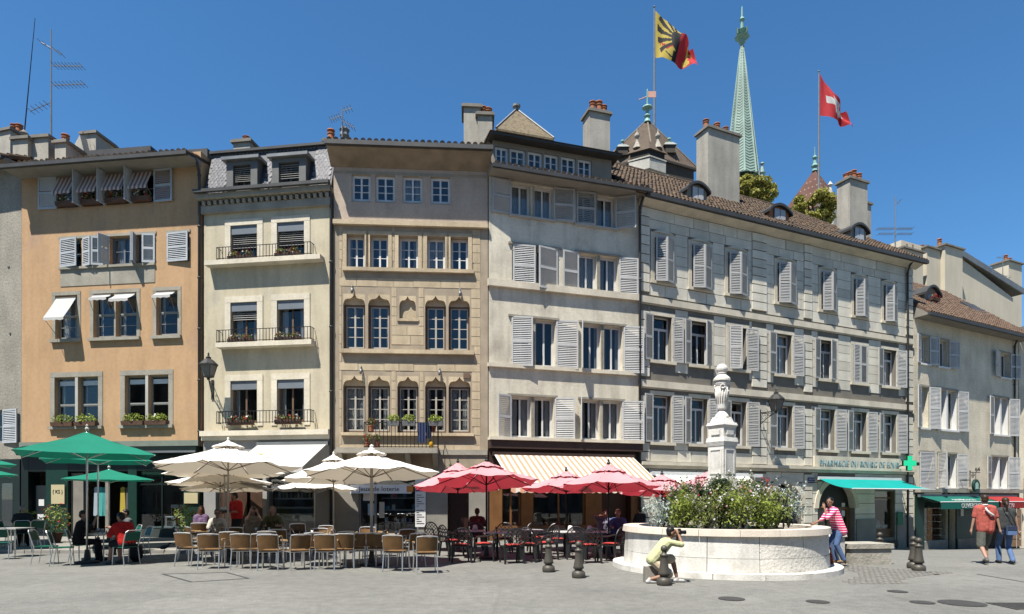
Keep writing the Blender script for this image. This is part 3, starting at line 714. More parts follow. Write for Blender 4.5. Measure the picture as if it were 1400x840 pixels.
# ================================================================ cream house with slate mansard
b2 = Fac('cream_house', 'narrow cream house with slate mansard roof and iron balconies', 279, 29.2, 453, 28.3, 0)
f = b2; W = f.W
zc2 = f.z(590, f.u(365)); zcor = f.z(284, f.u(365)); zct = f.z(264, f.u(365))
WB = [(315.5,351.8),(379,416)]
rows2 = [f.zrow(365,306,354), f.zrow(365,412,467), f.zrow(365,520,578)]
for k, r in enumerate(rows2):
    for j, (a, b) in enumerate(WB):
        u0, u1 = f.u(a), f.u(b); bl = (.62 if k == 0 else (.42 if j == 0 else 0)) if k < 2 else 0
        window(f, u0, u1, *r, fm=BROWNF, bars=(1,), leaves=2, curtain=(.62 if (k==1) else (.3 if k == 2 else 0)), blind=bl, fw=.05)
        f.box('blind_box', BLUEG, u0+.01, u1-.01, .02, .12, r[1]-.34, r[1]-.003)
        surround(f, u0, u1, r[0]-.12, r[1], .24, .03, TRIM, sill=False)
        if k < 3:
            for q in (.27, .73):
                flower_box(f.w(u0+(u1-u0)*q, -.22, r[0]-.10), f.rz, (u1-u0)*.48, f"{('left','right')[q>.5]} flower box behind the railing at the {('left','right')[j]} window, {('third','second','first')[k]} floor of the cream house", 55, bl=((BLR,10),(BLW,10 if k else 5)), seed=40+k*9+j*3+int(q*4), up=.14)
    x0, x1 = f.u(303), f.u(430)
    railing(f, x0, x1, .33, r[0]-.06, r[0]+.42)
    f.box('balcony_ledge', TRIM, x0-.5 if k == 0 else x0-.02, x1+.4 if k == 0 else x1+.05, -.38, .01, r[0]-.26, r[0]-.08) if k < 2 else None
f.box('cornice', TRIM, .0, W, -.3, .01, zc2-.18, zc2+.02)
f.box('cornice_lower', TRIM, .0, W, -.18, .009, zc2-.34, zc2-.183)
GREYW = M('grey_shop_wall', (.42,.41,.38), .85, .1, 2)
gd = (f.u(296), f.u(360), -.1, 2.5); gw = (f.u(366), f.u(430), .75, 2.5)
for h in (gd, gw): f.holes.append((*h, 0.0, .4))
f.wall(zc2-.34, GREYW); f.wall(zct, CREAM, z0=zc2-.34); f.floors([zc2-.3, rows2[1][0]-.6, rows2[0][0]-.6, zcor])
for a, b in ((.02,gd[0]),(gd[1],gw[0]),(gw[1],W-.02)): f.box('shop_pier', GREYW, a+.003, b-.003, -.06, -.003, -.3, 2.52)
f.box('shop_fascia', GREYW, .02, W-.02, -.07, -.003, 2.525, zc2-.345)
DW = M('dark_brown_wood', (.09,.045,.025), .6, .2, 3)
for k in range(3): a = gd[0]+(gd[1]-gd[0])*k/3; f.box('door_leaf', DW, a+.03, a+(gd[1]-gd[0])/3-.12, .15, .2, 0, 2.4)
mb = MB(); mb.box(gw[0],gw[1],.1,.11,gw[2],gw[3]); mb.build('shop_pane', GLASS, f.o)
f.box('display_case', M('pale_counter', (.42,.40,.34), .5), gw[0]+.05, gw[1]-.05, .35, 1.0, .3, 1.05); f.box('case_shelf', M('counter_glass', (.28,.3,.3), .3), gw[0]+.05, gw[1]-.05, .4, .95, 1.25, 1.32); f.box('case_shelf', MATS['counter_glass'], gw[0]+.05, gw[1]-.05, .4, .95, 1.62, 1.68)
f.box('shop_stall_riser', GREYW, gw[0], gw[1], .02, .09, 0, .74)
rr = random.Random(5)
for k in range(12):
    x = gw[0]+.15+k*.16; mb = MB(); mb.lathe([(.04,0),(.04,.14),(.015,.19),(.015,.24)], 8); o = mb.build('bottle', M('bottle_%d' % (k%3), ((.35,.32,.26),(.1,.2,.1),(.5,.3,.1))[k%3], .3)); o.location = f.w(x, .65, 1.681)
    setp(o, 'small bottle on the top shelf of the cafe counter window', 'bottle', 'bottles on the cafe shelf')
# stone cornice with dentils, mansard, dormers
f.box('main_cornice', TRIMG, -.12, W+.06, -.34, .01, zct-.20, zct-.02); f.box('gutter', DARKMET, -.16, W+.1, -.5, -.36, zct-.02, zct+.1)
f.box('frieze', TRIMG, -.05, W+.02, -.14, .008, zcor-.12, zct-.40)
mb = MB()
k = 22
me = None
dm = MB(); dm.box(0,.12,-.22,.0,0,.15); dme = dm.mesh('dentil'); dme.materials.append(TRIMG)
for i in range(k): obj('dentil', dme, None, f.o, loc=(.05+i*(W-.2)/(k-1), 0, zct-.395))
zm = f.z(205, f.u(365), .5); z0m = zct+.0; sl = .55
mb = MB(); mb.add([(.0,-.05,z0m),(W,-.05,z0m),(W,sl,zm),(0,sl,zm),(0,4,z0m),(W,4,z0m),(W,4,zm),(0,4,zm)], [(0,1,2,3),(1,5,6,2),(0,3,7,4),(3,2,6,7),(5,4,7,6)])
mb.build('mansard', M('slate_dark', (.09,.09,.10), .6, .2, 3), f.o)
sm = MB(); rws = int((zm-z0m)/.13); dorm = [(f.u(312), f.u(354)), (f.u(374), f.u(420))]
for i in range(rws):
    z = z0m + .05 + i*.13; y = -.05 + (sl+.05)*(z-z0m)/(zm-z0m)
    for j in range(int(W/.16)):
        x = .1+j*.16+(i%2)*.08
        if x > W-.1 or any(a-.15 < x < b+.15 and z < zm-.15 for a,b in dorm): continue
        dy = (sl+.05)/(zm-z0m)
        pts_ = [(-.072,.22),(-.072,.07),(-.03,.0),(.03,.0),(.072,.07),(.072,.22)]
        sm.add([(x+a, y+dy*b-.03+ (b)*.10, z+b) for a,b in pts_], [list(range(6))[::-1], list(range(6))])
sm.build('slates', SLATE, f.o, kind='stuff')
for j, (a, b) in enumerate(dorm):
    zt = f.z(222 if j == 0 else 218, (a+b)/2, 0); zb_ = f.z(262 if j == 0 else 258, (a+b)/2, 0)
    DG = BLUEG if False else M('dormer_grey_paint', (.20,.20,.19), .6, .1, 3)
    f.box('dormer_cheek', DG, a, a+.28, -.12, 1.6, zb_, zt); f.box('dormer_cheek', DG, b-.28, b, -.12, 1.6, zb_, zt)
    f.box('dormer_head', DG, a+.281, b-.281, -.12, 1.6, zt-.16, zt); f.box('dormer_roof', ZINC, a-.14, b+.14, -.28, 1.7, zt+.003, zt+.12)
    window(f, a+.285, b-.285, zb_+.02, zt-.165, n=.05, fm=DG, bars=(1,), hole=False, blind=.62, curtain=.4)
f.box('ridge_cap', DARKMET, -.05, W+.05, sl-.15, sl+.1, zm, zm+.1)
chimney(f, 319, 342, 190, 1.6, .8, zm-.3, ((.5,.3),), mat=CHIM)
downpipe(f, 452.5, zct, .2)
# ================================================================ tan stone house
b3 = Fac('stone_house', 'tan sandstone house with ogee topped mullioned windows', 456, 28.3, 667, 28.75, -.05)
f = b3; W = f.W
r4 = f.zrow(550,241,277); r3 = f.zrow(550,323,368); r2 = f.zrow(550,417,479); r1 = f.zrow(550,528,592)
ze3 = f.z(228, f.u(560))
for a,b in ((481,506.5),(513.5,540),(550.6,577.5),(588.6,615.5)):
    window(f, f.u(a), f.u(b), *r4, fm=WHITE, bars=(3,), gl=GLASSB, n=.1, curtain=.0, rd=.2)
f.box('surround', TRIMG, f.u(477), f.u(619), -.012, .0-.001, r4[1]+.02, r4[1]+.14)
x3 = [(474,498.5),(506,530.5),(545,571.5),(584,608.5),(616,640)]
for k,(a,b) in enumerate(x3): window(f, f.u(a), f.u(b), *r3, fm=WHITE, bars=(3,), gl=GLASSB, n=.24, rd=.3)
x2 = [(471,497.5),(505,531.5),(583,608),(615,640.5)]; x1 = [(471,498),(505,531.5),(545,570.5),(583,608.5),(615,641.5)]
hd = f.z(404.5, f.u(550))-f.z(418, f.u(550)); CASE = M('pale_casement', (.62,.58,.50), .6)
for a,b in x2:
    u0,u1 = f.u(a), f.u(b); f.holes.append((u0-.05,u1+.05,r2[0],r2[1]+hd,0.0,.32)); window(f, u0-.045, u1+.045, r2[0], r2[1]+.02, fm=BROWNF, bars=(4,), gl=GLASSB, n=.22, hole=False, bw=.028, fw=.075, cm=CASE)
    head_fill(f, u0-.049, u1+.049, r2[1]-.02, r2[1]+hd+.001, ogee, mat=TAN, th=.18); f.box('tympanum', TAN, u0-.049, u1+.049, .20, .31, r2[1]+.022, r2[1]+hd)
for k,(a,b) in enumerate(x1):
    u0,u1 = f.u(a), f.u(b); f.holes.append((u0-.05,u1+.05,r1[0],r1[1]+hd,0.0,.32)); window(f, u0-.045, u1+.045, r1[0], r1[1]+.02, fm=BROWNF, bars=(4,), gl=GLASS, n=.22, hole=False, fw=.075, cm=CASE, curtain=(.8,.8,0,.5,.9)[k], bw=.028)
    head_fill(f, u0-.049, u1+.049, r1[1]-.02, r1[1]+hd+.001, ogee, mat=TAN, th=.18); f.box('tympanum', TAN, u0-.049, u1+.049, .20, .31, r1[1]+.022, r1[1]+hd)
# blind niche
u0,u1 = f.u(546), f.u(568.5); zn = f.zrow(557,417,436); f.holes.append((u0,u1,zn[0],zn[1]+hd*.9,0.0,.14)); f.box('niche_back', TAN, u0+.001, u1-.001, .139, .2, zn[0]+.001, zn[1]+hd*.9)
head_fill(f, u0+.001, u1-.001, zn[1]-.04, zn[1]+hd*.9, ogee, mat=TAN, th=.12); f.box('sill', TAN, u0-.08, u1+.12, -.05, .01, zn[0]-.1, zn[0]-.003)
zb3 = f.z(622, f.u(560)); shop = (f.u(490), f.u(572), .35, 2.55); dr = (f.u(612), f.u(641), -.1, 2.5)
for h in (shop, dr): f.holes.append((*h, 0.0, .45))
zbelt = f.z(308, f.u(560))
wl = f.wall(ze3+.8, M('tan_joint_mortar',(.52,.43,.31),.95,.15,2,streak=.1), rd=.32)
f.floors([zb3-.1, r2[0]-.9, r3[0]-.7, r4[0]-.8])
f.box('upper_render', ROSE, .02, W-.02, -.008, -.003, zbelt+.1, r4[0]-.04)   # plaster band below the top windows
for a,b in [(.02, f.u(481)-.001)] + [(f.u(p)+.001, f.u(q)-.001) for p,q in ((506.5,513.5),(540,550.6),(577.5,588.6))] + [(f.u(615.5)+.001, W-.02)]:
    f.box('upper_render', ROSE, a, b, -.008, -.003, r4[0]-.038, r4[1]+.018)
f.box('upper_render', ROSE, .02, W-.02, -.008, -.003, r4[1]+.142, ze3+.25)
f.box('belt_course', TAN, .0, W, -.16, .01, zbelt-.08, zbelt+.09)
f.box('sill', TAN, f.u(469), f.u(648), -.14, .01, r3[0]-.14, r3[0]-.003); f.box('sill', TAN, f.u(467), f.u(648), -.16, .01, r2[0]-.16, r2[0]-.003); f.box('sill', TAN, f.u(467), f.u(648), -.13, .01, r1[0]-.12, r1[0]-.003)
# masonry blocks
av = [(f.u(a)-.16, f.u(b)+.16, r3[0]-.14, r3[1]+.15) for a,b in x3] + [(f.u(a)-.1, f.u(b)+.1, r2[0]-.16, r2[1]+hd+.08) for a,b in x2] + [(f.u(a)-.1, f.u(b)+.1, r1[0]-.12, r1[1]+hd+.08) for a,b in x1] + [(u0-.1,u1+.1,zn[0]-.1,zn[1]+hd)] + [(f.u(467),f.u(648),r2[0]-.16,r2[0]),(f.u(467),f.u(648),r1[0]-.12,r1[0]),(f.u(467),f.u(648),r3[0]-.14,r3[0])]
blocks(f, .22, W-.3, zb3+.05, zbelt-.1, av, course=.36, lmin=.55, lmax=1.1, proud=.012, gap=.022, mat=TAN, seed=4)
for a,b in x3:
    for (p,q) in ((f.u(a)-.15,f.u(a)-.003),(f.u(b)+.003,f.u(b)+.15)): f.box('jamb', TAN, p, q, -.03, .01, r3[0], r3[1]+.02)
    f.box('lintel', TAN, f.u(a)-.15, f.u(b)+.15, -.034, .01, r3[1]+.022, r3[1]+.15)
# eave
mb = MB(); mb.add([(-.1,-.75,ze3+.28),(W+.12,-.75,ze3+.28),(W+.12,-.01,ze3-.12),(-.1,-.01,ze3-.12),(-.1,-.75,ze3+.45),(W+.12,-.75,ze3+.45),(W+.12,-.01,ze3+.79),(-.1,-.01,ze3+.79)], [(3,2,1,0),(4,5,6,7),(0,1,5,4),(1,2,6,5),(2,3,7,6),(3,0,4,7)])
mb.build('eave', WOODSOF, f.o); f.box('gutter', DARKMET, -.15, W+.18, -.9, -.76, ze3+.30, ze3+.46)
tiles(f, -.1, W+.12, -.8, 5, ze3+.47, ze3+2.0)
chimney(f, 634, 657, 142, 1.2, 1.0, ze3+.4, ((.85,.0001),)); chimney(f, 653, 673, 153, 1.0, .9, ze3+.4, ((.4,.45),(.75,.4)))
chimney(f, 443, 486, 190, 1.6, .9, ze3+.4, ((.15,.62),)); 
mb = MB(); x = f.u(471,2); y = 2.0; z = f.z(188,x,2.0); mb.lathe([(.09,0),(.09,.2),(.2,.25),(.17,.4),(.22,.5),(.12,.62),(.05,.66)], 10, (x,y,z-.2)); mb.build('chimney_cowl', ZINC, f.o)
yagi(468, 147, 190, 30.4, 'small tangled television aerial above the stone house chimney', ((158,452,5,-6),(152,480,3,4),(165,484,4,-10)))
# small lamps between the windows
lm = MB(); lm.tube([(0,-.0,.3),(0,-.08,.3),(0,-.1,.25),(0,-.1,0)], .022, 6); lm.tube([(0,-.1,.18),(0,-.1,0)], .05, 8); lme = lm.mesh('wall_lamp', True); lme.materials.append(ZINC)
for k,(px,py) in enumerate(((482,402),(629,406),(494,512),(601,514))):
    x = f.u(px); o = obj('wall_lamp', lme, None, None, loc=f.w(x,-.01,f.z(py,x)), rz=f.rz); setp(o, ('upper left','upper right','lower left','lower right')[k]+' small grey lamp fixed between the ogee windows of the stone house', 'lamp', 'small lamps on the stone house')
x = f.u(638); mb = MB(); mb.box(x-.13,x+.13,-.05,.0,f.z(514,x)-.1,f.z(514,x)+.1); mb.build('vent_box', BROWNF, f.o)
# shop, door
f.box('balcony_slab', TRIMG, f.u(466), f.u(600), -.95, .01, zb3, zb3+.2); f.box('stone_band', TRIMG, 0.02, f.u(466)-.003, -.06, .01, zb3, zb3+.2); f.box('stone_band', TRIMG, f.u(600)+.003, W-.02, -.06, .01, zb3, zb3+.2)
for px in (470, 520, 560, 596):
    mb = MB(); x = f.u(px); mb.prism([(0,0),(0,-.5),(.2,-.45),(.8,-.12),(.85,0)], -.09, .09)
    for i,v in enumerate(mb.v): mb.v[i] = (x+v[1], -v[0], zb3-.003+v[2])
    mb.build('bracket', TRIMG, f.o)
railing(f, f.u(503), f.u(600), .85, zb3+.2, zb3+1.15, step=.14, r=.014, name='balcony_railing')
GST = M('grey_stone', (.36,.335,.285), .9, .14, 1.5, .3)
for a,b in ((.05,shop[0]),(shop[1],dr[0]),(dr[1],W-.05)): f.box('stone_pier', GST, a+.003, b-.003, -.06, -.003, -.3, 2.6)
f.box('sign_fascia', GST, .05, W-.05, -.065, -.003, 2.603, zb3-.6)
f.box('door', M('dark_red_door', (.035,.012,.010), .5), dr[0]+.03, dr[1]-.03, .3, .36, -.1, 2.45)
mb = MB(); mb.box(shop[0],shop[1],.12,.13,shop[2],shop[3]); mb.build('shop_pane', GLASS, f.o)
mb = MB()
for q in (0,.26,.97): x = shop[0]+(shop[1]-shop[0])*q; mb.box(x,x+.08,.08,.16,shop[2],shop[3])
mb.build('shop_frame', ZINC, f.o)
x = f.u(523); zz = f.z(669,x)
t = thing('shop_sign', 'grey white shop sign reading Jeux de loterie over the kiosk window', 'sign', f.w(x,-.12,zz-.17), f.rz)
u0,u1 = f.u(480), f.u(563); mb = MB(); mb.box(u0-x,u1-x,-.06,.05,0,.34); mb.build('board', M('pale_sign_board', (.95,.97,.96), .5, .05), t)
o = obj('lettering', text_mesh('Jeux de loterie', .26, .004), IRON, t, loc=(-.1,-.066,.09))
mb = MB(); mb.box(.95,1.2,-.072,-.062,.06,.29); mb.build('orange_mark', M('orange_print', (.75,.28,.05), .6), t)
bx = f.u(575); mb = MB(); mb.box(bx-.2,bx+.2,-.1,-.066,.6,2.5); o = mb.build('notice_board', WHITE); o.location = (f.P0.x,f.P0.y,f.zb); o.rotation_euler=(0,0,f.rz); setp(o,'narrow white price board right of the kiosk window','sign')
o2 = MB(); o2.box(bx-.18,bx+.18,-.106,-.101,1.98,2.1); o2.build('blue_heading', M('blue_print', (.05,.06,.3), .6), o)
o2 = MB()
for k in range(14):
    if k == 7: continue
    o2.box(bx-.15,bx+.15-.1*((k*7)%3),-.106,-.101,.72+k*.085,.745+k*.085)
o2.build('printed_lines', IRON, o)
for k,(qx,z_,w_,h_,m_) in enumerate(((.07,2.05,.42,.34,WHITE),(.07,1.62,.42,.36,WHITE),(.15,1.05,.30,.46,M('pale_blue_poster',(.45,.62,.75),.6)),(.34,.95,.2,.62,M('faded_poster',(.6,.55,.45),.6)))):
    x_ = shop[0]+(shop[1]-shop[0])*qx; mb = MB(); mb.box(x_,x_+w_,.105,.113,z_,z_+h_); mb.build('window_notice', m_, f.o)
rr = random.Random(11)
for k in range(26):
    x = shop[0]+.9+rr.random()*1.9; z = rr.choice((.75,1.25,1.72)); c = rr.choice(((.5,.48,.42),(.1,.3,.34),(.45,.05,.05),(.1,.15,.4),(.3,.3,.3)))
    mb = MB(); h = rr.uniform(.12,.22); mb.box(-.06,.06,-.04,.04,0,h); o = mb.build('shop_item', M('item_%.2f' % c[0]+'_%.2f' % c[2], c, .6)); o.location = f.w(x, .4, z+.02); o.rotation_euler=(0,0,f.rz+rr.uniform(-.4,.4))
    setp(o, 'small packaged item on the shelves of the kiosk window', 'package', 'goods in the kiosk window')
for z in (.75,1.25,1.72): f.box('display_shelf', ZINC, shop[0]+.85, shop[1]-.1, .3, .55, z-.02, z+.018)
# things on the balcony
def pot_plant(loc, label, h=.3, r=.14, leaf=LEAF, bl=(), n=90, rad=None, group=None, seed=0, potm=TERRA, lsize=.09):
    rnd = random.Random(seed); t = thing('potted_plant', label, 'potted plant', loc, 0, group)
    mb = MB(); mb.lathe([(r*.7,0),(r,h*.85),(r*1.1,h*.86),(r*1.1,h),(r*.9,h)], 12); mb.build('pot', potm, t)
    rad = rad or (r*1.6, r*1.6, r*1.5)
    st = MB(); st.tube([(0,0,h*.9),(0,0,h+rad[2])], .012, 5); st.build('stem', BARK, t)
    mb = MB(); mb.leaves((0,0,h+rad[2]*.9), rad, n, lsize, rnd=rnd); mb.build('foliage', leaf, t, kind='stuff')
    for m,k in bl: mb = MB(); mb.leaves((0,0,h+rad[2]), rad, k, .09, shell=.75, asp=.95, rnd=rnd); mb.build('blossom', m, t, kind='stuff')
    return t
zf = zb3+.2
for k,(px,n,z,lab) in enumerate(((506,.6,0,'red flowering pot at the left end of the small balcony'),(512,.8,.62,'red and orange blossoms on the balcony railing at left'),(519,.6,0,'brown pot standing on the balcony floor at left'),(594,.75,.62,'small terracotta pot at the right end of the balcony'))):
    pot_plant(f.w(f.u(px),-n,zf+z), lab, .22, .11, bl=((BLR,14 if k<2 else 2),), n=50, seed=k)
for k,(a,b) in enumerate(((530,546),(550,568),(586,605))):
    x0,x1 = f.u(a,-.9), f.u(b,-.9); flower_box(f.w((x0+x1)/2,-.95,zf+.82), f.rz, x1-x0, ('left','middle','right')[k]+' leafy planter hung on the balcony rail of the stone house', 150, bl=(), leaf=LEAFY, boxm=ZINC, seed=70+k, up=.18)
DEN = M('dark_blue_cloth', (.04,.06,.14), .9); 
for k,(a,b,c,zt,zb_,lab) in enumerate(((571,582,DEN,.95,.2,'dark blue cloth drying on the balcony rail'),(583,590,M('navy_cloth',(.02,.03,.07),.9),.95,.35,'navy garment drying on the balcony rail'))):
    x0,x1 = f.u(a,-.9), f.u(b,-.9); mb = MB(); N_=10
    for i in range(N_+1): x = x0+(x1-x0)*i/N_; y = -.89+.02*math.sin(i*1.7); mb.v += [(x,y,zf+zt),(x,y-.01,zf+zb_)]
    for i in range(N_): mb.f.append((2*i+1,2*i+3,2*i+2,2*i)); mb.mi.append(0)
    mb.v += [(p[0],p[1]+.006,p[2]) for p in mb.v[:2*N_+2]]; q=2*N_+2
    for i in range(N_): mb.f.append((q+2*i,q+2*i+2,q+2*i+3,q+2*i+1)); mb.mi.append(0)
    o = mb.build('drying_cloth', c); o.location=(f.P0.x,f.P0.y,f.zb); o.rotation_euler=(0,0,f.rz); setp(o,lab,'cloth')
x = f.u(589,-.95); mb = MB(); mb.lathe([(.07,0),(.085,.2),(.05,.26),(.035,.3)],10); o = mb.build('yellow_bottle', M('yellow_plastic',(.75,.42,.02),.4), smooth=True); o.location=f.w(x,-.8,zf); setp(o,'yellow plastic bottle standing on the small balcony','bottle')
# ================================================================ pale house with pizzeria
b4 = Fac('pale_house', 'pale cream house with open white shutters above the striped awning', 668.5, 28.75, 873, 31.0, -.18)
f = b4; W = f.W
ze4 = f.z(256, f.u(770)); q3 = f.zrow(726,253,297); q25 = f.zrow(726,338,393); q2 = f.zrow(726,436,501); q1 = f.zrow(726,543,600)
LT = M('pale_window_stone', (.66,.62,.53), .85, .08, 2)
def b4win(a, b, r, cur=.0, two=True, gl=GLASS, lint=True):
    u0,u1 = f.u(a), f.u(b); m = (u0+u1)/2
    if two:
        window(f, u0, m-.07, *r, fm=WHITE, bars=(1,), leaves=2, curtain=cur, gl=gl, n=.2); window(f, m+.07, u1, *r, fm=WHITE, bars=(1,), leaves=2, curtain=cur, gl=gl, n=.2)
        f.box('mullion', LT, m-.068, m+.068, .0, .2, r[0], r[1])
    else: window(f, u0, u1, *r, fm=WHITE, bars=(1,), leaves=2, curtain=cur, gl=gl, n=.2)
    f.box('sill', LT, u0-.1, u1+.1, -.09, .01, r[0]-.09, r[0]-.003)
    if lint: f.box('lintel', TRIMG, u0-.16, u1+.16, -.07, .01, r[1]+.02, r[1]+.10)
b4win(699,756,q3,.95,gl=GLASSB); b4win(788,841,q3,.95,gl=GLASSB)
b4win(700,762,q25,.0); b4win(791,845,q25,.85)
b4win(700,759,q2,.0); b4win(796,851,q2,.4)
b4win(699,757,q1,.8); b4win(795,849,q1,.8)
sw = lambda a,b: abs(f.u(b)-f.u(a))
for r,(data) in ((q3,((698.5,672,176),(756.5,784,4),(788,813,6),(841,866,28))),
                 (q25,((701,731,6),(762,734,170),(791,768.6,176),(846,871,6))),
                 (q2,((699,727,8),(760,789,6),(796,789,115),(852,878,8))),
                 (q1,((699,677,160),(758,784,14),(795,788,112),(850,878,8)))):
    for a,b,ang in data:
        w_ = sw(a,b) if ang < 100 or ang > 150 else .55
        shutter(f, f.u(a), r[0]-.03, r[1]+.03, w_, ang, SHUTW if r is not q3 else SHUT)
# belts
for (px,y0,y1,pr) in ((770,393,402,.16),(770,503,508,.13)):
    uu = f.u(px); f.box('belt_course', TRIM, f.u(663)+.1, W-.03, -pr, .009, f.z(y1,uu), f.z(y0,uu))
zc4 = f.z(612, f.u(770)); zct4 = f.z(603, f.u(770))
BRN = M('dark_brown_paint', (.075,.045,.035), .55, .12, 3)
op = [(f.u(686), f.u(712), .75, 2.45), (f.u(728), f.u(800), .75, 2.5), (f.u(822), f.u(862), -.2, 2.5)]
for h in op: f.holes.append((*h, 0.0, .4))
f.wall(zc4, BRN); f.wall(ze4+.25, CREAM4, z0=zc4); f.floors([zc4-.3, q2[0]-.5, q25[0]-.5, q3[0]-.6])
f.box('cornice', TRIM, -.05, W+.05, -.42, .01, zct4-.06, zct4+.06); f.box('cornice_board', BRN, -.03, W+.03, -.34, .008, zc4-.12, zct4-.063)
WOOD = M('honey_brown_wood', (.30,.14,.05), .55, .2, 3, streak=.2)
prev = .03
for a,b,c,d in op + [(W-.03,W,0,0)]:
    if a-prev > .05: f.box('timber_panel', WOOD, prev+.003, a-.003, -.06, -.003, -.1, 2.6)
    prev = b
f.box('fascia', BRN, .03, W-.03, -.065, -.003, 2.604, zc4-.125)
for a,b,c,d in op[:2]:
    mb = MB(); mb.box(a,b,.1,.11,c,d); mb.build('shop_pane', GLASS, f.o)
    mb = MB(); 
    for x in (a, (a+b)/2-.03, b-.06): mb.box(x,x+.06,.06,.14,c,d)
    mb.build('shop_frame', WOOD, f.o); f.box('window_ledge', WOOD, a-.03, b+.03, -.14, .02, c-.1, c-.003); f.box('stall_riser', M('pale_riser',(.45,.42,.36),.9), a+.003, b-.003, -.055, .02, -.1, c-.104)
    rr = random.Random(int(a*10))
    for k in range(9):
        o = MB(); s_=.07; o.ell((0,0,s_), s_*1.3, s_, s_, 8, 5); ob = o.build('shop_item', M('food_%d' % (k%3), ((.45,.25,.1),(.5,.45,.38),(.4,.1,.05))[k%3], .7)); ob.location = f.w(a+.12+(b-a-.24)*k/8, .22, c+.0); setp(ob,'small round item on the window ledge inside the pizzeria','food','items in the pizzeria window')
    f.box('window_shelf', WOOD, a, b, .15, .32, c-.05, c-.003)
mb = MB(); a,b,c,d = op[2]; mb.box(a+.05,b-.05,.3,.36,-.1,2.4); mb.build('door', DW, f.o)
# eave, attic and roofs
mb = MB(); mb.add([(-.05,-.7,ze4-.0),(W+.15,-.7,ze4-.0),(W+.15,-.004,ze4-.03),(-.05,-.004,ze4-.03),(-.05,-.7,ze4+.08),(W+.15,-.7,ze4+.08),(W+.15,-.004,ze4+.5),(-.05,-.004,ze4+.5)], [(3,2,1,0),(4,5,6,7),(0,1,5,4),(1,2,6,5),(2,3,7,6),(3,0,4,7)])
mb.build('eave', SOFFIT, f.o); f.box('gutter', DARKMET, -.05, W+.2, -.84, -.71, ze4-.06, ze4+.08)
na = .5; tiles(f, 0, W+.1, -.75, na, ze4+.10, ze4+.30)
zt4 = f.z(196.5, f.u(760,0), .0); att = (f.u(674,na), f.u(836,na))
for a,b in ((678,693.5),(698,717),(722.5,740),(745,762),(768,785.5),(791,807.5)):
    uu = f.u((a+b)/2,na); window(f, f.u(a-1,na), f.u(b+1.5,na), f.z(212+ (a-678)*.155+13,uu,na), f.z(205+(a-678)*.155-4,uu,na), fm=WHITE, bars=(2,), gl=GLASSB, n=.08, n0=na, rd=.15)
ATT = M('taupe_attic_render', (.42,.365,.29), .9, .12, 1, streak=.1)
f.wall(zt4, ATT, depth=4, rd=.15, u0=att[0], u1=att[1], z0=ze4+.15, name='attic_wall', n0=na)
f.box('attic_eave', DARKMET, att[0]-.2, att[1]+.25, na-.45, na+4.2, zt4+.003, zt4+.09)
mb = MB(); mb.add([(att[0]-.25,na-.5,zt4+.092),(att[1]+.3,na-.5,zt4+.092),(att[1]+.3,na+4.2,zt4+.6),(att[0]-.25,na+4.2,zt4+.6),(att[0]-.25,na+4.2,zt4+.092),(att[1]+.3,na+4.2,zt4+.092)],[(0,1,2,3),(0,3,4),(1,5,2),(4,5,1,0),(3,2,5,4)]); mb.build('attic_roof', ROOF, f.o)
chimney(f, 806, 834, 150, 2.4, .75, zt4, ((.3,.55),(.62,.62),(.85,.45)))
# little pyramid roofed stair turret behind
tx = pt(706, 36.5); t = thing('stair_turret', 'small square turret with pyramid tile roof behind the pale house', 'tower', (tx.x, tx.y, 0), f.rz)
zt = EYE+(HY-180)*.0347; za = EYE+(HY-150)*.0365; s_ = 1.2
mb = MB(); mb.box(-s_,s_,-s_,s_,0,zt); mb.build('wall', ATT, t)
mb = MB(); e = s_+.25; mb.add([(-e,-e,zt),(e,-e,zt),(e,e,zt),(-e,e,zt),(0,0,za),(-e,-e,zt-.1),(e,-e,zt-.1),(e,e,zt-.1),(-e,e,zt-.1)],[(0,1,4),(1,2,4),(2,3,4),(3,0,4),(5,6,1,0),(6,7,2,1),(7,8,3,2),(8,5,0,3),(8,7,6,5)]); rf = mb.build('roof', M('mossy_tile',(.24,.19,.12),.95,.35,7,.5,30,fine=.25), t)
mb = MB()
for sx,sy in ((-1,-1),(1,-1),(1,1),(-1,1)): mb.tube([(sx*e,sy*e,zt+.02),(0,0,za+.02)], .05, 5)
mb.build('ridge', ZINC, rf); mb = MB(); mb.lathe([(.12,0),(.12,.12),(.2,.16),(.2,.26),(.05,.3)],8,(0,0,za-.05)); mb.build('finial', ZINC, rf)
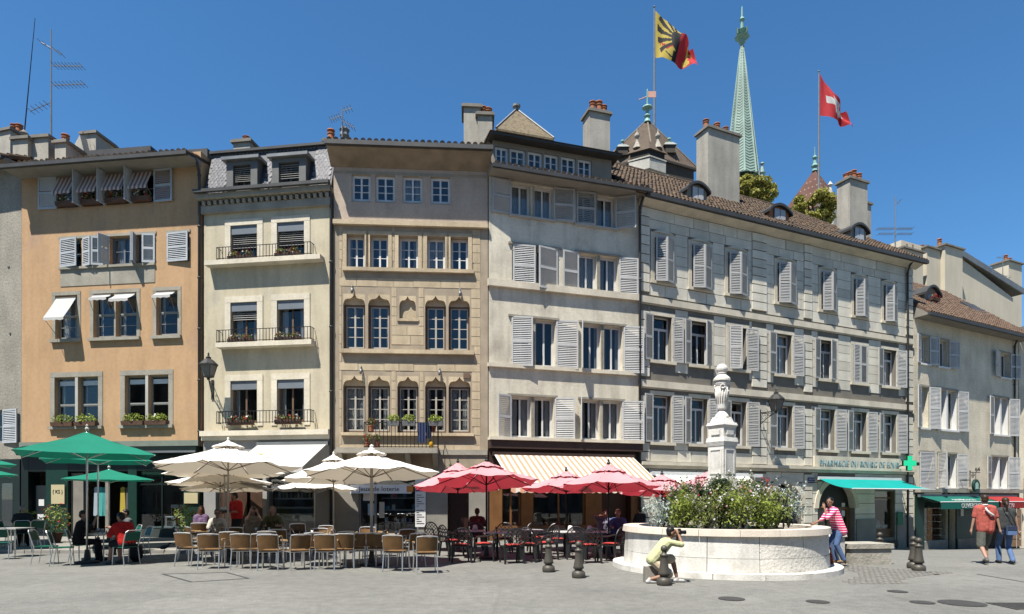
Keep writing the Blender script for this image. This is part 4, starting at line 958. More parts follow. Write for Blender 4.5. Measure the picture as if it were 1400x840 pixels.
# ================================================================ grey ashlar house with pharmacy
b5 = Fac('ashlar_house', 'long grey ashlar stone house with the pharmacy and pale shutters', 873.5, 31.0, 1247, 39.6, -.95)
f = b5; W = f.W
def zr5(px,a,b): return f.zrow(px,a,b)
ze5 = f.z(303, f.u(1040,-.58), -.58)-.1; zk5 = f.z(320, f.u(1040))
t3 = zr5(906,327,386); t2 = zr5(906,433,494); t1 = zr5(906,541,605)
TOPX = [(893,919),(944,970.5),(993.5,1019),(1061,1085.5),(1121,1140.6),(1165.7,1183.4),(1206.6,1223)]
WX2 = [(892.7,918),(945,971),(996,1020),(1061,1082),(1121,1142),(1165.7,1184),(1207,1225)]
WX1 = [(892.7,917),(945,967),(999,1020),(1062,1083),(1121,1141),(1166,1184.5),(1207.5,1225)]
av = []
FR5 = GREYF
for a,b in TOPX:
    u0,u1 = f.u(a)+.05, f.u(b)-.05; window(f, u0, u1, *t3, fm=FR5, bars=(2,)); hw = (u1-u0)/2; an = 17
    shutter(f, u0-.02, t3[0]-.05, t3[1], (hw+.02)/math.cos(R(an)), an, SHUT, True, -.16); shutter(f, u1+.02, t3[0]-.05, t3[1], (hw+.02)/math.cos(R(an)), 180-an, SHUT, True, -.16)
    surround(f, u0, u1, t3[0], t3[1], .2, .05, TRIM, sillw=.06); av.append((u0-.21,u1+.21,t3[0]-.14,t3[1]+.21))
    mb = MB(); mb.strip([(u0-.1+(u1-u0+.2)*i/8, t3[1]+.21+.12*math.sin(math.pi*i/8)) for i in range(9)], [(u0-.1+(u1-u0+.2)*i/8, t3[1]+.203) for i in range(9)], -.10, .0); mb.build('lintel_hood', TRIM, f.o)
# shutter leaves of the two lower rows: hinge column, end column of leaf, angle
cur2 = (.0,.0,.3,.9,.8,0,.9); cur1 = (.25,.25,.3,.5,.8,.8,.9)
for k,(a,b) in enumerate(WX2):
    u0,u1 = f.u(a), f.u(b); window(f, u0, u1, *t2, fm=WHITE, bars=(1,), curtain=cur2[k], transom=.26, n=.24, rd=.3, gl=GLASSB if k in (3,4,6) else GLASS)
    surround(f, u0, u1, t2[0], t2[1], .17, .035, TRIM, sillw=.08); av.append((u0-.19,u1+.19,t2[0]-.14,t2[1]+.18))
for k,(a,b) in enumerate(WX1):
    u0,u1 = f.u(a), f.u(b); window(f, u0, u1, *t1, fm=WHITE, bars=(1,), curtain=cur1[k], transom=.22, n=.24, rd=.3, leaves=2)
    surround(f, u0, u1, t1[0], t1[1], .17, .035, TRIM, sillw=.08); av.append((u0-.19,u1+.19,t1[0]-.14,t1[1]+.18))
def leaf(h, e, r, ang, mat=SHUT): shutter(f, f.u(h), r[0]-.02, r[1]+.02, max(.3, abs(f.u(e)-f.u(h))/max(.35,abs(math.cos(R(ang))))*.98), ang, mat, True, -.06)
for h,e,ang in ((892,879,172),(919,932,10),(944,934,172),(971,960,150),(996,1008,28),(1020,1034,8),(1060.5,1049,172),(1083,1096,8),(1120.5,1111,172),(1142,1131,165),(1166,1175,0),(1184,1175,180),(1206.5,1198,172),(1225,1236,8)): leaf(h,e,t2,ang)
for h,e,ang in ((892,879,172),(918,932,8),(944,934.5,172),(968,978,8),(998.5,984,172),(1020.5,1035,8),(1061.5,1049,172),(1083.5,1096.5,8),(1120.5,1111,172),(1141.5,1153.5,8),(1165.5,1156.5,172),(1185,1196,8),(1207,1200,172),(1225.5,1236.5,8)): leaf(h,e,t1,ang)
zb1 = f.z(410,f.u(876)); zb0 = f.z(524,f.u(876)); zgc = f.z(636,f.u(880))
band = [(-.1,W+.1,zb1-.16,zb1+.16),(-.1,W+.1,zb0-.2,zb0+.14)]
# ground floor openings
arch = (f.u(1049), f.u(1095), -.2, f.z(661,f.u(1072))); ph = (f.u(1118), f.u(1168), -.1, f.z(659,f.u(1142))); pw_ = (f.u(1196), f.u(1223), .55, f.z(672,f.u(1210))); g0 = (f.u(905), f.u(985), .3, 3.1)
for h in (arch, ph, pw_, g0): f.holes.append((*h, 0.0, .5))
f.wall(ze5+.3, MORTAR, rd=.3, depth=8); f.floors([zgc-.2, t2[0]-.7, t3[0]-.7], 7.8)
for h in (arch, ph):
    r_ = (h[1]-h[0])/2; head_fill(f, h[0], h[1], h[3]-r_, h[3]+.001, roundarch, n0=-.03, th=.45, mat=ASHLAR); 
    N_=13; mb = MB(); mb.strip([((h[0]+h[1])/2+(r_+.28)*math.cos(math.pi-math.pi*i/24), h[3]-r_+(r_+.28)*math.sin(math.pi*i/24)) for i in range(25)], [((h[0]+h[1])/2+(r_+.002)*math.cos(math.pi-math.pi*i/24), h[3]-r_+(r_+.002)*math.sin(math.pi*i/24)) for i in range(25)], -.075, -.02); mb.build('archivolt', TRIM, f.o)
qs = [(f.u(1027.5), f.u(1047)), (f.u(1098.5), f.u(1109)), (W-.55, W-.02), (.03,.5)]
av2 = av + band + [(h[0]-.02,h[1]+.02,h[2],h[3]+.02) for h in (arch,ph,pw_,g0)]
sgn = (f.u(1110), f.u(1227), f.z(646,f.u(1175)), f.z(627,f.u(1175)))
av2 += [(a,b,-.4,zk5-.3) for a,b in qs] + [(-1,W+1,zgc-.16,zgc+.16)]
blocks(f, .03, W-.03, zgc+.16, zk5+.02, av2, course=.46, lmin=.75, lmax=1.55, proud=.022, gap=.022, mat=ASHLAR, seed=2, limit=240)
blocks(f, .03, W-.03, -.2, zgc-.16, av2, course=.50, lmin=.9, lmax=1.8, proud=.03, gap=.03, mat=ASHLAR, seed=3, limit=55, name='base_block')
# rusticated pilaster strips, one stone per course
me = box_mesh(ASHLAR, 'quoin')
for a,b in qs:
    z = -.2
    while z < zk5-.42:
        h = .40
        if not any(c < z+h-.02 and d > z+.02 for _,_,c,d in band) and not (zgc-.16 < z+h and z < zgc+.16): obj('quoin', me, None, f.o, loc=(a,-.07,z+.02), scale=(b-a,.10,h-.045))
        z += h
for _,_,c,d in band:
    f.box('string_course', TRIM, .0, W, -.12, .01, c+.05, d); f.box('string_course', TRIM, .02, W-.02, -.07, .012, c, c+.047)
f.box('cornice', TRIM, .0, W, -.28, .01, zgc, zgc+.14); f.box('cornice_lower', TRIM, .02, W-.02, -.14, .012, zgc-.14, zgc-.003)
# apron panels under the first floor windows
for a,b in WX1+WX2:
    r = t1 if (a,b) in WX1 else t2
# eave with gutter
mb = MB(); mb.add([(-.02,-.5,ze5+.05),(W+.3,-.5,ze5+.05),(W+.3,-.005,zk5),(-.02,-.005,zk5),(-.02,-.5,ze5+.15),(W+.3,-.5,ze5+.15),(W+.3,-.005,ze5+.29),(-.02,-.005,ze5+.29)], [(3,2,1,0),(4,5,6,7),(0,1,5,4),(1,2,6,5),(2,3,7,6),(3,0,4,7)])
mb.build('eave', TRIM, f.o); f.box('gutter', DARKMET, -.05, W+.4, -.66, -.49, ze5+.0, ze5+.18)
nr = 5.2; zr_ = f.z(247, f.u(921,nr), nr)
RT = tiles(f, -.5, W+.35, -.55, nr, ze5+.18, zr_, pitch=.21, hipr=3.5)
rd_ = MB(); rd_.tube([(-.5,nr,zr_+.06),(W-3.2,nr,zr_+.06)], .11, 8); rd_.build('ridge', ROOF, f.o)
slope = lambda n: ze5+.20 + (zr_-ze5-.20)*(n+.55)/(nr+.55)
chimney(f, 968, 1011, 177, 2.4, .85, slope(2.0)-.3, ((.1,.5),(.45,.5),(.72,.42)), pot_h=.6)
chimney(f, 1162, 1186, 244, 1.6, .8, slope(1.4)-.3, ((.12,.3),(.3,.45),(.55,.65),(.85,.55)))
chimney(f, 1177, 1191, 275, 2.8, .8, slope(2.6)-.3, ())
TERP = M('terracotta_cheek', (.50,.22,.12), .9, .15, 3)
for k,(a,b,yt,yb,ck) in enumerate(((940,966,251,281,ATT),(1052,1078,281,309,TERP),(1163,1184,307,333,ATT))):
    n = .35; u0,u1 = f.u(a,n), f.u(b,n); zt = f.z(yt,(u0+u1)/2,n); zb_ = slope(n)-.1; m = (u0+u1)/2; w_ = u1-u0
    N_ = 13; top = [(u0-.12+(w_+.24)*i/(N_-1), zt-.32+.36*math.sin(math.pi*i/(N_-1))**.8) for i in range(N_)]
    bot = [(x, z-.12) for x,z in top]; mb = MB(); mb.strip(top, bot, n-.18, n+2.6); d = mb.build('dormer', DARKMET, f.o)
    mb = MB(); mb.strip([(x,z-.121) for x,z in top[1:-1]], [(x, zb_) for x,z in top[1:-1]], n, n+2.4); mb.build('dormer_wall', ck, d)
    mb = MB(); mb.box(m-w_*.3,m+w_*.3,n-.03,n-.003,zb_+.2,zt-.32); mb.build('dormer_pane', GLASSB, d)
    for sd in (-1,1):
        mb = MB(); x = m+sd*w_*.15; mb.box(x-w_*.13,x+w_*.13,n-.07,n-.035,zb_+.15,zt-.22); mb.build('dormer_shutter', SHUTB if k else SHUTW, d)
    mb = MB(); mb.add([(u0-.3,n-.1,zt-.5),(u0-.05,n-.05,zt-.45),(u0-.05,n+2,zt-.1),(u0-.9,n+1.4,zt-.15)],[(0,1,2,3),(3,2,1,0)]) 
downpipe(f, 875, ze5-.1, 0, n=-.14); downpipe(f, 1241, ze5-.1, 0, n=-.14)
# pharmacy
BLKP = M('black_shop_paint', (.02,.02,.018), .5)
zd = ph[3]-(ph[1]-ph[0])/2
f.box('arch_glazing', BLKP, ph[0], ph[1], .3, .34, zd, ph[3]); WD2 = M('pharmacy_wood', (.22,.115,.05), .5, .2, 3)
for q0,q1 in ((0,.08),(.36,.42),(.62,.68),(.92,1)): f.box('door_post', WD2, ph[0]+(ph[1]-ph[0])*q0, ph[0]+(ph[1]-ph[0])*q1, .26, .36, -.2, zd)
f.box('door_rail', WD2, ph[0], ph[1], .255, .365, zd-.1, zd+.05); f.box('door_kick', WD2, ph[0]+(ph[1]-ph[0])*.68, ph[0]+(ph[1]-ph[0])*.92, .27, .34, -.1, .75)
mb = MB(); mb.box(ph[0],ph[1],.31,.315,-.1,zd); mb.build('door_pane', GLASS, f.o)
f.box('shop_kick', WD2, pw_[0], pw_[1], .14, .3, -.1, 1.0)
mb = MB(); mb.box(pw_[0],pw_[1],.2,.21,1.0,pw_[3]); mb.build('shop_pane', GLASS, f.o)
mb = MB(); mb.box(pw_[0],pw_[0]+.08,.14,.24,1.0,pw_[3]); mb.box(pw_[1]-.1,pw_[1],.14,.24,1.0,pw_[3]); mb.box(pw_[0]+.08,pw_[1]-.1,.15,.23,2.6,2.68); mb.build('shop_frame', WD2, f.o)
x = (pw_[0]+pw_[1])/2; obj('lettering', text_mesh('APOTHEKE', .2, .003), WHITE, f.o, loc=(x,.19,1.07)); obj('lettering', text_mesh('PHARMACIE', .13, .003), WHITE, f.o, loc=(ph[0]+(ph[1]-ph[0])*.8,.305,.85))
mb = MB()
for xx,zz in ((.72,1.4),(.84,2.1),(.84,1.7)): a = ph[0]+(ph[1]-ph[0])*xx; mb.box(a-.12,a+.12,.298,.306,zz,zz+.28)
mb.build('door_notice', WHITE, f.o)
for k in range(4):
    mb = MB(); mb.lathe([(.07,0),(.1,.06),(.1,.28),(.05,.34),(.06,.42)],10); o = mb.build('window_jar', M('white_porcelain',(.6,.58,.54),.35), smooth=True); o.location = f.w(pw_[0]+.3+k*.22,.5,1.0); setp(o,'pale display jar in the pharmacy window','jar','jars in the pharmacy window')
f.box('window_shelf', WD2, pw_[0], pw_[1], .32, .8, .9, .998)
f.box('stone_base', GST, f.u(1169), f.u(1195), -.12, -.034, -.1, 1.55); f.box('stone_base', GST, f.u(1224), W-.05, -.12, -.034, -.1, 1.6)
f.box('cellar_grate', IRON, f.u(1213), f.u(1225), -.13, -.12, .05, .4)
x = f.u(1227); zz = f.z(709,x); mb = MB(); mb.box(x-.22,x+.22,-.16,-.12,zz-.35,zz+.35); o = mb.build('green_poster', M('green_poster',(.02,.22,.11),.5)); o.location=(f.P0.x,f.P0.y,f.zb); o.rotation_euler=(0,0,f.rz); setp(o,'small green poster on the pier right of the pharmacy window','poster')
TEAL = M('teal_letters', (.20,.36,.40), .4, .1, 4)
xs = (sgn[0]+sgn[1])/2; t = thing('pharmacy_lettering', 'raised teal letters reading PHARMACIE DU BOURG DE FOUR', 'sign', f.w(xs,-.17,sgn[2]+.1), f.rz)
me = text_mesh('PHARMACIE DU BOURG DE FOUR', .46, .02, 1.12); xsv = [v.co.x for v in me.vertices]; sc = (sgn[1]-sgn[0]-.5)/(max(xsv)-min(xsv)); obj('lettering', me, TEAL, t, scale=(sc,1,1.15), loc=(0,-.08,.08))
mb = MB(); mb.box(-(sgn[1]-sgn[0])/2,(sgn[1]-sgn[0])/2,0,.12,-.05,.66); mb.build('sign_panel', TRIM, t)
# green cross
x = f.u(1243,-.7); zz = f.z(634,x,-.7); t = thing('pharmacy_cross', 'green pharmacy cross projecting from the corner of the ashlar house', 'sign', f.w(f.u(1243,-.9),-.9,zz), f.rz*.4)
c = .37; a_ = .135; mb = MB(); P_ = [(-a_,-c),(a_,-c),(a_,-a_),(c,-a_),(c,a_),(a_,a_),(a_,c),(-a_,c),(-a_,a_),(-c,a_),(-c,-a_),(-a_,-a_)]
cm = bpy.data.materials.new('green_neon_face'); cm.use_nodes = True; pb = cm.node_tree.nodes['Principled BSDF']; pb.inputs['Base Color'].default_value=(.01,.42,.20,1); pb.inputs['Emission Color'].default_value=(.01,.6,.25,1); pb.inputs['Emission Strength'].default_value=.12
mb.prism(P_,-.07,.07); mb.build('cross_face', cm, t); mb = MB(); mb.prism([(x_*1.06,z_*1.06) for x_,z_ in P_],-.05,.05); mb.build('cross_rim', IRON, t); mb = MB(); mb.tube([(0,.05,-.1),(0,.6,-.1),(-.05,.9,-.3)],.03,6); mb.build('bracket', IRON, t)
mb = MB(); mb.box(-.52,-.39,-.04,.04,-.1,.1) if False else mb.box(.4,.6,-.03,.03,-.12,.05); mb.build('light_box', IRON, t)
# street plaque
x = f.u(1107); zz = f.z(657,x); t = thing('street_plaque', 'small dark blue street name plaque right of the archway', 'sign', f.w(x,-.09,zz), f.rz); mb = MB(); mb.box(-.22,.22,-.02,.02,-.13,.13); mb.build('plate', M('enamel_blue',(.03,.035,.16),.3), t)
obj('lettering', text_mesh('PLACE DU', .09, .002), WHITE, t, loc=(0,-.024,.02)); obj('lettering', text_mesh('BOURG-DE-FOUR', .065, .002), WHITE, t, loc=(0,-.024,-.08))
f.box('shutter_housing', WHITE, f.u(885), f.u(1035), -.35, -.13, zgc-.45, zgc-.3)
# ================================================================ ochre house at right
b6 = Fac('ochre_house', 'rough ochre rendered house with white shutters at the right', 1249.5, 39.7, 1392, 45.8, -1.25)
f = b6; W = f.W
ze6 = f.z(441, f.u(1320,-.8), -.8); s3 = f.zrow(1290,466,502); s2 = f.zrow(1295,534,588); s1 = f.zrow(1295,621,667)
def w6(a,b,r,two=False):
    u0,u1 = f.u(a), f.u(b)
    if two:
        m = (u0+u1)/2; window(f,u0,m-.08,*r,fm=WHITE,bars=(1,),leaves=1,curtain=.5,n=.25,rd=.32); window(f,m+.08,u1,*r,fm=WHITE,bars=(1,),leaves=1,curtain=.5,n=.25,rd=.32); f.box('mullion',WHITE,m-.078,m+.078,-.005,.25,r[0],r[1])
        for x0,x1 in ((u0,m-.08),(m+.08,u1)): f.box('reveal_board', WHITE, x1-.012, x1-.002, .005, .25, r[0], r[1])
    else: window(f,u0,u1,*r,fm=WHITE,bars=(1,),leaves=2,n=.25,rd=.32,curtain=.4)
    f.box('sill', WHITE, u0-.1, u1+.1, -.1, .01, r[0]-.1, r[0]-.003); f.box('lintel', TRIMG, u0-.1, u1+.1, -.05, .01, r[1]+.02, r[1]+.12)
w6(1258.5,1269.5,s3); w6(1282,1296,s3); w6(1367.5,1380,s3)
w6(1258.5,1269,s2); w6(1281.5,1308,s2,True); w6(1358.5,1378,s2,True)
w6(1257,1275,s1); w6(1282,1307,s1,True); w6(1355,1377,s1,True)
def l6(h,e,r,ang): shutter(f, f.u(h), r[0]-.03, r[1]+.02, max(.35,abs(f.u(e)-f.u(h))/max(.4,abs(math.cos(R(ang))))), ang, SHUTW, True, -.05)
for h,e,a in ((1258,1250,165),(1270,1279,14),(1296.5,1307,10),(1367,1356,172),(1380.5,1391,8)): l6(h,e,s3,a)
for h,e,a in ((1258,1250,165),(1269.5,1280,14),(1308.5,1319,10),(1358,1349.5,172),(1378.5,1388,10)): l6(h,e,s2,a)
for h,e,a in ((1256.5,1275,3),(1281.5,1276,120),(1307.5,1318,10),(1354.5,1345,172),(1377.5,1388.5,10)): l6(h,e,s1,a)
zc6 = f.z(674,f.u(1320)); g1 = (f.u(1262), f.u(1296), .55, 3.2); g2 = (f.u(1297), f.u(1306), -.2, 3.2); g3 = (f.u(1345), f.u(1388), -.2, 3.2)
for h in (g1,g2,g3): f.holes.append((*h,0.0,.45))
f.wall(ze6+.2, RENDER6, depth=7); f.floors([zc6-.2, s2[0]-.7, s3[0]-.7])
f.box('cornice', TRIMG, .0, W, -.35, .01, zc6, zc6+.22)
GR6 = M('deep_green_paint', (.012,.055,.042), .45, .1, 3)
prev = .04
for a,b,c,d in (g1,g2,g3,(f.W-.04,0,0,0)):
    if a-prev > .04: f.box('shopfront_panel', GR6 if prev < g3[0]-1 else M('maroon_paint',(.09,.015,.015),.5), prev+.003, a-.003, -.07, -.003, -.3, 3.25)
    prev = b
f.box('fascia', GR6, .04, W-.04, -.08, -.003, 3.254, zc6-.003)
mb = MB(); mb.box(g1[0],g1[1],.12,.13,g1[2],g1[3]); mb.build('shop_pane', GLASS, f.o)
f.box('stall_riser', GST, g1[0], g1[1], -.02, .1, -.3, .54); f.box('stone_base', GST, f.u(1307), g3[0]-.1, -.12, -.075, -.2, .6)
for k in range(3): f.box('shop_shelf', DW, g1[0]+.1, g1[1]-.1, .5, .8, .9+.6*k, .94+.6*k)
rr = random.Random(9)
for k in range(24):
    mb = MB(); mb.lathe([(.05,0),(.05,.2),(.02,.26),(.02,.34)],8); o = mb.build('oil_bottle', M('oil_%d'%(k%3),((.5,.5,.45),(.25,.22,.05),(.12,.07,.04))[k%3],.35)); o.location = f.w(g1[0]+.2+(g1[1]-g1[0]-.4)*(k%8)/7,.62,.941+.6*(k//8)); setp(o,'small bottle on a shelf of the dark green shop window','bottle','bottles in the green shop window')
mb = MB(); xx = (f.u(1310)+f.u(1316))/2; mb.box(xx-.14,xx+.14,-.1,-.075,1.9,2.8); mb.build('menu_case', WHITE, f.o)
# roof and eave
mb = MB(); mb.add([(.0,-.75,ze6+.0),(W+.2,-.75,ze6+.0),(W+.2,-.005,ze6-.03),(0,-.005,ze6-.03),(0,-.75,ze6+.1),(W+.2,-.75,ze6+.1),(W+.2,-.005,ze6+.6),(0,-.005,ze6+.6)], [(3,2,1,0),(4,5,6,7),(0,1,5,4),(1,2,6,5),(2,3,7,6),(3,0,4,7)]); mb.build('eave', SOFFIT, f.o)
f.box('gutter', DARKMET, -.05, W+.25, -.88, -.74, ze6-.06, ze6+.1)
RT6 = M('orange_brown_tile', (.19,.125,.085), .92, .34, 5, .4, 40, fine=.3, col2=(.18,.12,.09), c2s=3, c2lo=.45, c2hi=.65)
n6 = 4.5; zr6 = ze6+.12+4.4; tiles(f, 0, W+.2, -.8, n6, ze6+.12, zr6, pitch=.22, mat=RT6)
sl6 = lambda n: ze6+.12+4.4*(n+.8)/(n6+.8)
n = .9; u0,u1 = f.u(1264,n), f.u(1282,n); zt = f.z(392,(u0+u1)/2,n); m = (u0+u1)/2; w_ = u1-u0
top = [(u0-.15+(w_+.3)*i/12, zt-.45+.5*math.sin(math.pi*i/12)**.8) for i in range(13)]
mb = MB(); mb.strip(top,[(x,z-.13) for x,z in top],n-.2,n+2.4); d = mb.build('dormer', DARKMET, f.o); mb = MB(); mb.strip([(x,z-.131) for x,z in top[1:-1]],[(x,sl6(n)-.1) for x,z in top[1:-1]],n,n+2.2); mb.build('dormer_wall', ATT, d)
mb = MB(); mb.strip([(m+w_*.3*math.cos(math.pi-math.pi*i/12),zt-.85+w_*.3*math.sin(math.pi*i/12)) for i in range(13)],[(m+w_*.3*math.cos(math.pi-math.pi*i/12),sl6(n)+.15) for i in range(13)],n-.02,n-.004); mb.build('dormer_pane', GLASSB, d)
mb = MB(); mb.box(m-.03,m+.03,n-.05,n-.021,sl6(n)+.15,zt-.5); mb.box(m-w_*.3,m+w_*.3,n-.05,n-.022,zt-.9,zt-.85); mb.build('dormer_bars', WHITE, d)
flower_box(f.w(m,n-.2,sl6(n)+.05), f.rz, .8, 'small box of red flowers below the arched dormer of the ochre house', 20, bl=((BLR,25),), seed=99, group=None)
mb = MB(); x0,x1 = f.u(1327,1.6), f.u(1346,1.6); mb.add([(x0,1.3,sl6(1.3)+.1),(x1,1.3,sl6(1.3)+.1),(x1,2.2,sl6(2.2)+.25),(x0,2.2,sl6(2.2)+.25),(x0,1.3,sl6(1.3)),(x1,1.3,sl6(1.3)),(x1,2.2,sl6(2.2)),(x0,2.2,sl6(2.2))],[(0,1,2,3),(0,4,5,1),(1,5,6,2),(3,7,4,0),(2,6,7,3)]); mb.build('skylight', DARKMET, f.o)
downpipe(f, 1387.5, ze6, 0)
# tall beige gable behind
b7 = Fac('beige_gable_house', 'tall beige gable wall with three chimney stacks behind the ochre house', 1232, 49.5, 1386, 56.5, -1.2)
f = b7; W = f.W; n=0
ztl = f.z(352,f.u(1315)); zl = f.z(385,f.u(1240))
mb = MB(); uR = f.u(1385); uM = f.u(1311); mb.prism([(0,0),(uR,0),(uR,f.z(408,uR)),(uM,ztl),(0,ztl)],0,6); mb.build('wall', BEIGE, f.o)
mb = MB(); P_=[(f.u(1308),f.z(350,f.u(1308))),(f.u(1396),f.z(404,f.u(1396)))]; mb.strip([(x,z+.42) for x,z in P_],[(x,z+.05) for x,z in P_],-.14,6.3); mb.build('roof', M('grey_green_roof',(.20,.20,.17),.9,.2,3), f.o); mb = MB(); mb.strip([(x,z+.44) for x,z in P_],[(x,z+.02) for x,z in P_],-.24,-.142); mb.build('verge', ZINC, f.o)
chimney(f, 1235, 1262, 340, -.5, 1.4, 5, ((.55,.55),(.85,.62)), mat=BEIGE, capover=.14); chimney(f, 1267, 1286, 338, -.3, 1.2, 5, ((.2,.25),(.6,.3)), mat=BEIGE, capover=.14); chimney(f, 1292, 1316, 336, -.6, 1.6, 5, ((.3,.7),(.6,.2)), mat=BEIGE, capover=.14)
chimney(f, 1379, 1397, 357, 1.5, 1.2, 5, ((.35,.65),(.65,.5)), mat=BEIGE, capover=.14)
yagi(1371, 352, 385, 58, 'small thin aerial on the far roof at the right', ((353,1364,2,1),(376,1380,2,-4)))
# dark house at the right edge
b8 = Fac('edge_house', 'shaded house front cut off by the right edge of the picture', 1393, 46.2, 1460, 46.5, -1.5)
f = b8; f.wall(f.z(455,f.u(1400)), RENDER6); f.box('eave', SOFFIT, -.1, f.W, -.6, 4, f.z(455,f.u(1400))+.01, f.z(449,f.u(1400)))
x = f.u(1404); t = thing('hanging_sign', 'small dark red hanging sign at the right edge', 'sign', f.w(x,-.3,f.z(662,x)), f.rz); mb = MB(); mb.box(-.45,.45,-.05,.05,-.35,.35); mb.build('board', M('dark_red_sign',(.14,.01,.012),.5), t); obj('lettering', text_mesh('1 S', .3, .003), WHITE, t, loc=(-.15,-.055,-.1))
yagi(1224, 268, 350, 41.5, 'wide television aerial beside the roof end of the ashlar house', ((313,1200,7,0),(313,1247,7,0),(320,1202,5,0),(320,1246,5,0),(281,1230,2,6)))
# ================================================================ skyline behind
TG = M('grey_brown_tile', (.15,.112,.082), .9, .2, 2, .5, 12, fine=.22)
def ppt(px,py,d): return pt(px,d,py)
D = 85; c = pt(885, D); s_ = D/1000
t = thing('grey_roofed_tower', 'old square tower with steep grey tile roof and carved balcony', 'tower', (c.x,c.y,0), 0)
COP = M('verdigris_copper', (.28,.50,.42), .6, .2, 1); PALE = M('carved_white_stone',(.66,.63,.55),.9,.2,1,.4,4,fine=.2); VOID = M('dark_timber_wall',(.10,.085,.07),.9)
def diamond(cx,cy,a,b,z0,z1,mat,name,par,a2=None,b2=None):
    a2 = a if a2 is None else a2; b2 = b if b2 is None else b2; mb = MB()
    mb.add([(cx-a,cy,z0),(cx,cy-b,z0),(cx+a,cy,z0),(cx,cy+b,z0),(cx-a2,cy,z1),(cx,cy-b2,z1),(cx+a2,cy,z1),(cx,cy+b2,z1)],[(0,1,5,4),(1,2,6,5),(2,3,7,6),(3,0,4,7),(3,2,1,0),(4,5,6,7)]); return mb.build(name, mat, par)
a_, b_ = 5.9, 2.8; zt = EYE+(HY-231)*s_; za = EYE+(HY-164)*s_
diamond(0,0,a_-.5,b_-.3,0,zt-.003,VOID,'wall',t)
rf = diamond(0,0,a_,b_,zt,za,TG,'roof',t,.05,.03); diamond(0,0,a_+.05,b_+.03,zt-.25,zt-.002,M('dark_eave_board',(.08,.07,.06),.9),'eave',rf)
for sx,sy in ((-1,0),(0,-1),(1,0)): mb = MB(); mb.tube([(sx*a_,sy*b_,zt+.05),(0,0,za)],.10,6); mb.build('hip_ridge', M('hip_tile',(.30,.25,.20),.9,.2,3), rf)
mb = MB(); mb.lathe([(.42,0),(.22,.5),(.4,.7),(.2,.95),(.18,1.5),(.6,1.65),(.55,1.8),(.1,1.95),(.08,3.7),(.02,3.9)],10,(0,0,za-.3)); mb.build('finial', COP, rf)
mb = MB(); mb.box(-.05,1.0,-.03,.03,za+2.6,za+3.3); mb.tube([(0,0,za+2.7),(-1.0,0,za+2.3)],.06,5); mb.build('weathervane', M('faded_vane',(.75,.42,.32),.6), rf)
for k,(x,y) in enumerate(((851,203),(915,200))):
    p_ = pt(x,D-1.2,y)-Vector((c.x,c.y,0)); mb = MB(); mb.box(p_.x-.55,p_.x+.55,p_.y-.5,p_.y+1.4,p_.z-1.0,p_.z-.1); dd = mb.build('dormer', VOID, rf); mb = MB(); mb.add([(p_.x-.75,p_.y-.65,p_.z-.15),(p_.x+.75,p_.y-.65,p_.z-.15),(p_.x+.75,p_.y+1.4,p_.z+.2),(p_.x-.75,p_.y+1.4,p_.z+.2),(p_.x-.45,p_.y-.1,p_.z+.4),(p_.x+.45,p_.y-.1,p_.z+.4)],[(0,1,5,4),(1,2,5),(3,0,4),(2,3,4,5),(3,2,1,0)]); mb.build('dormer_roof', M('pale_copper',(.36,.39,.35),.6), rf); mb = MB(); mb.lathe([(.12,0),(.1,.35),(.22,.45),(.2,.6),(.03,.7)],8,(p_.x,p_.y,p_.z+.3)); mb.build('dormer_finial', COP, rf)
oc = pt(885,D-4.2)-Vector((c.x,c.y,0)); zo = lambda y: EYE+(HY-y)*(D-4.2)/1000
diamond(oc.x,oc.y,1.9,1.0,zo(225),zo(211),M('dark_void',(.04,.036,.03),.9),'oriel_loggia',t); diamond(oc.x,oc.y,2.3,1.25,zo(211)+.003,zo(196),TG,'oriel_roof',t,.9,.5)
for dx in (-1.15,1.15): mb = MB(); mb.lathe([(.5,-.6),(.2,.1),(.12,.5),(.3,.75),(.3,.95),(.08,1.15),(.03,1.6)],8,(oc.x+dx,oc.y-.1,zo(197))); mb.build('stone_finial', M('grey_carved_stone',(.52,.48,.40),.9,.2,2), t)
diamond(oc.x,oc.y,2.05,1.1,zo(237),zo(223),PALE,'balustrade',t); diamond(oc.x,oc.y,2.15,1.2,zo(221.8),zo(220),PALE,'balustrade_rail',t)
mb = MB(); mb.add([(oc.x+1.2,oc.y+.6,zo(243)),(a_+.2,.2,zo(252)),(a_+.2,.2,zo(238)),(oc.x+1.2,oc.y+.6,zo(228)),(oc.x+1.2,oc.y+.9,zo(243)),(a_+.2,.5,zo(252)),(a_+.2,.5,zo(238)),(oc.x+1.2,oc.y+.9,zo(228))],[(0,1,2,3),(3,2,6,7),(7,6,5,4)]); mb.build('balustrade', PALE, t)
# cathedral spire
D = 150; s_ = D/1000; c = pt(1014.5, D); t = thing('green_spire', 'slender green copper cathedral spire with chevron ribs', 'spire', (c.x,c.y,0), R(11))
z0 = EYE+(HY-245)*s_; z1 = EYE+(HY-62)*s_; rb = 3.3; n8 = 8
COPD = M('dark_verdigris', (.12,.22,.18), .7, .25, .4); COPL = M('pale_verdigris', (.42,.56,.48), .6, .15, .4)
P8 = lambda r,z: [(r*math.cos(2*math.pi*(k+.5)/n8), r*math.sin(2*math.pi*(k+.5)/n8), z) for k in range(n8)]
mb = MB(); A = P8(rb,z0); B = P8(.28,z1)
for k in range(n8): k2=(k+1)%n8; mb.add([A[k],A[k2],B[k2],B[k]],[(0,1,2,3)])
sp = mb.build('spire_body', COPD, t)
for k in range(n8): mb = MB(); mb.tube([A[k],B[k]],[.24,.12],5); mb.build('spire_rib', COPL, t)
mb = MB()
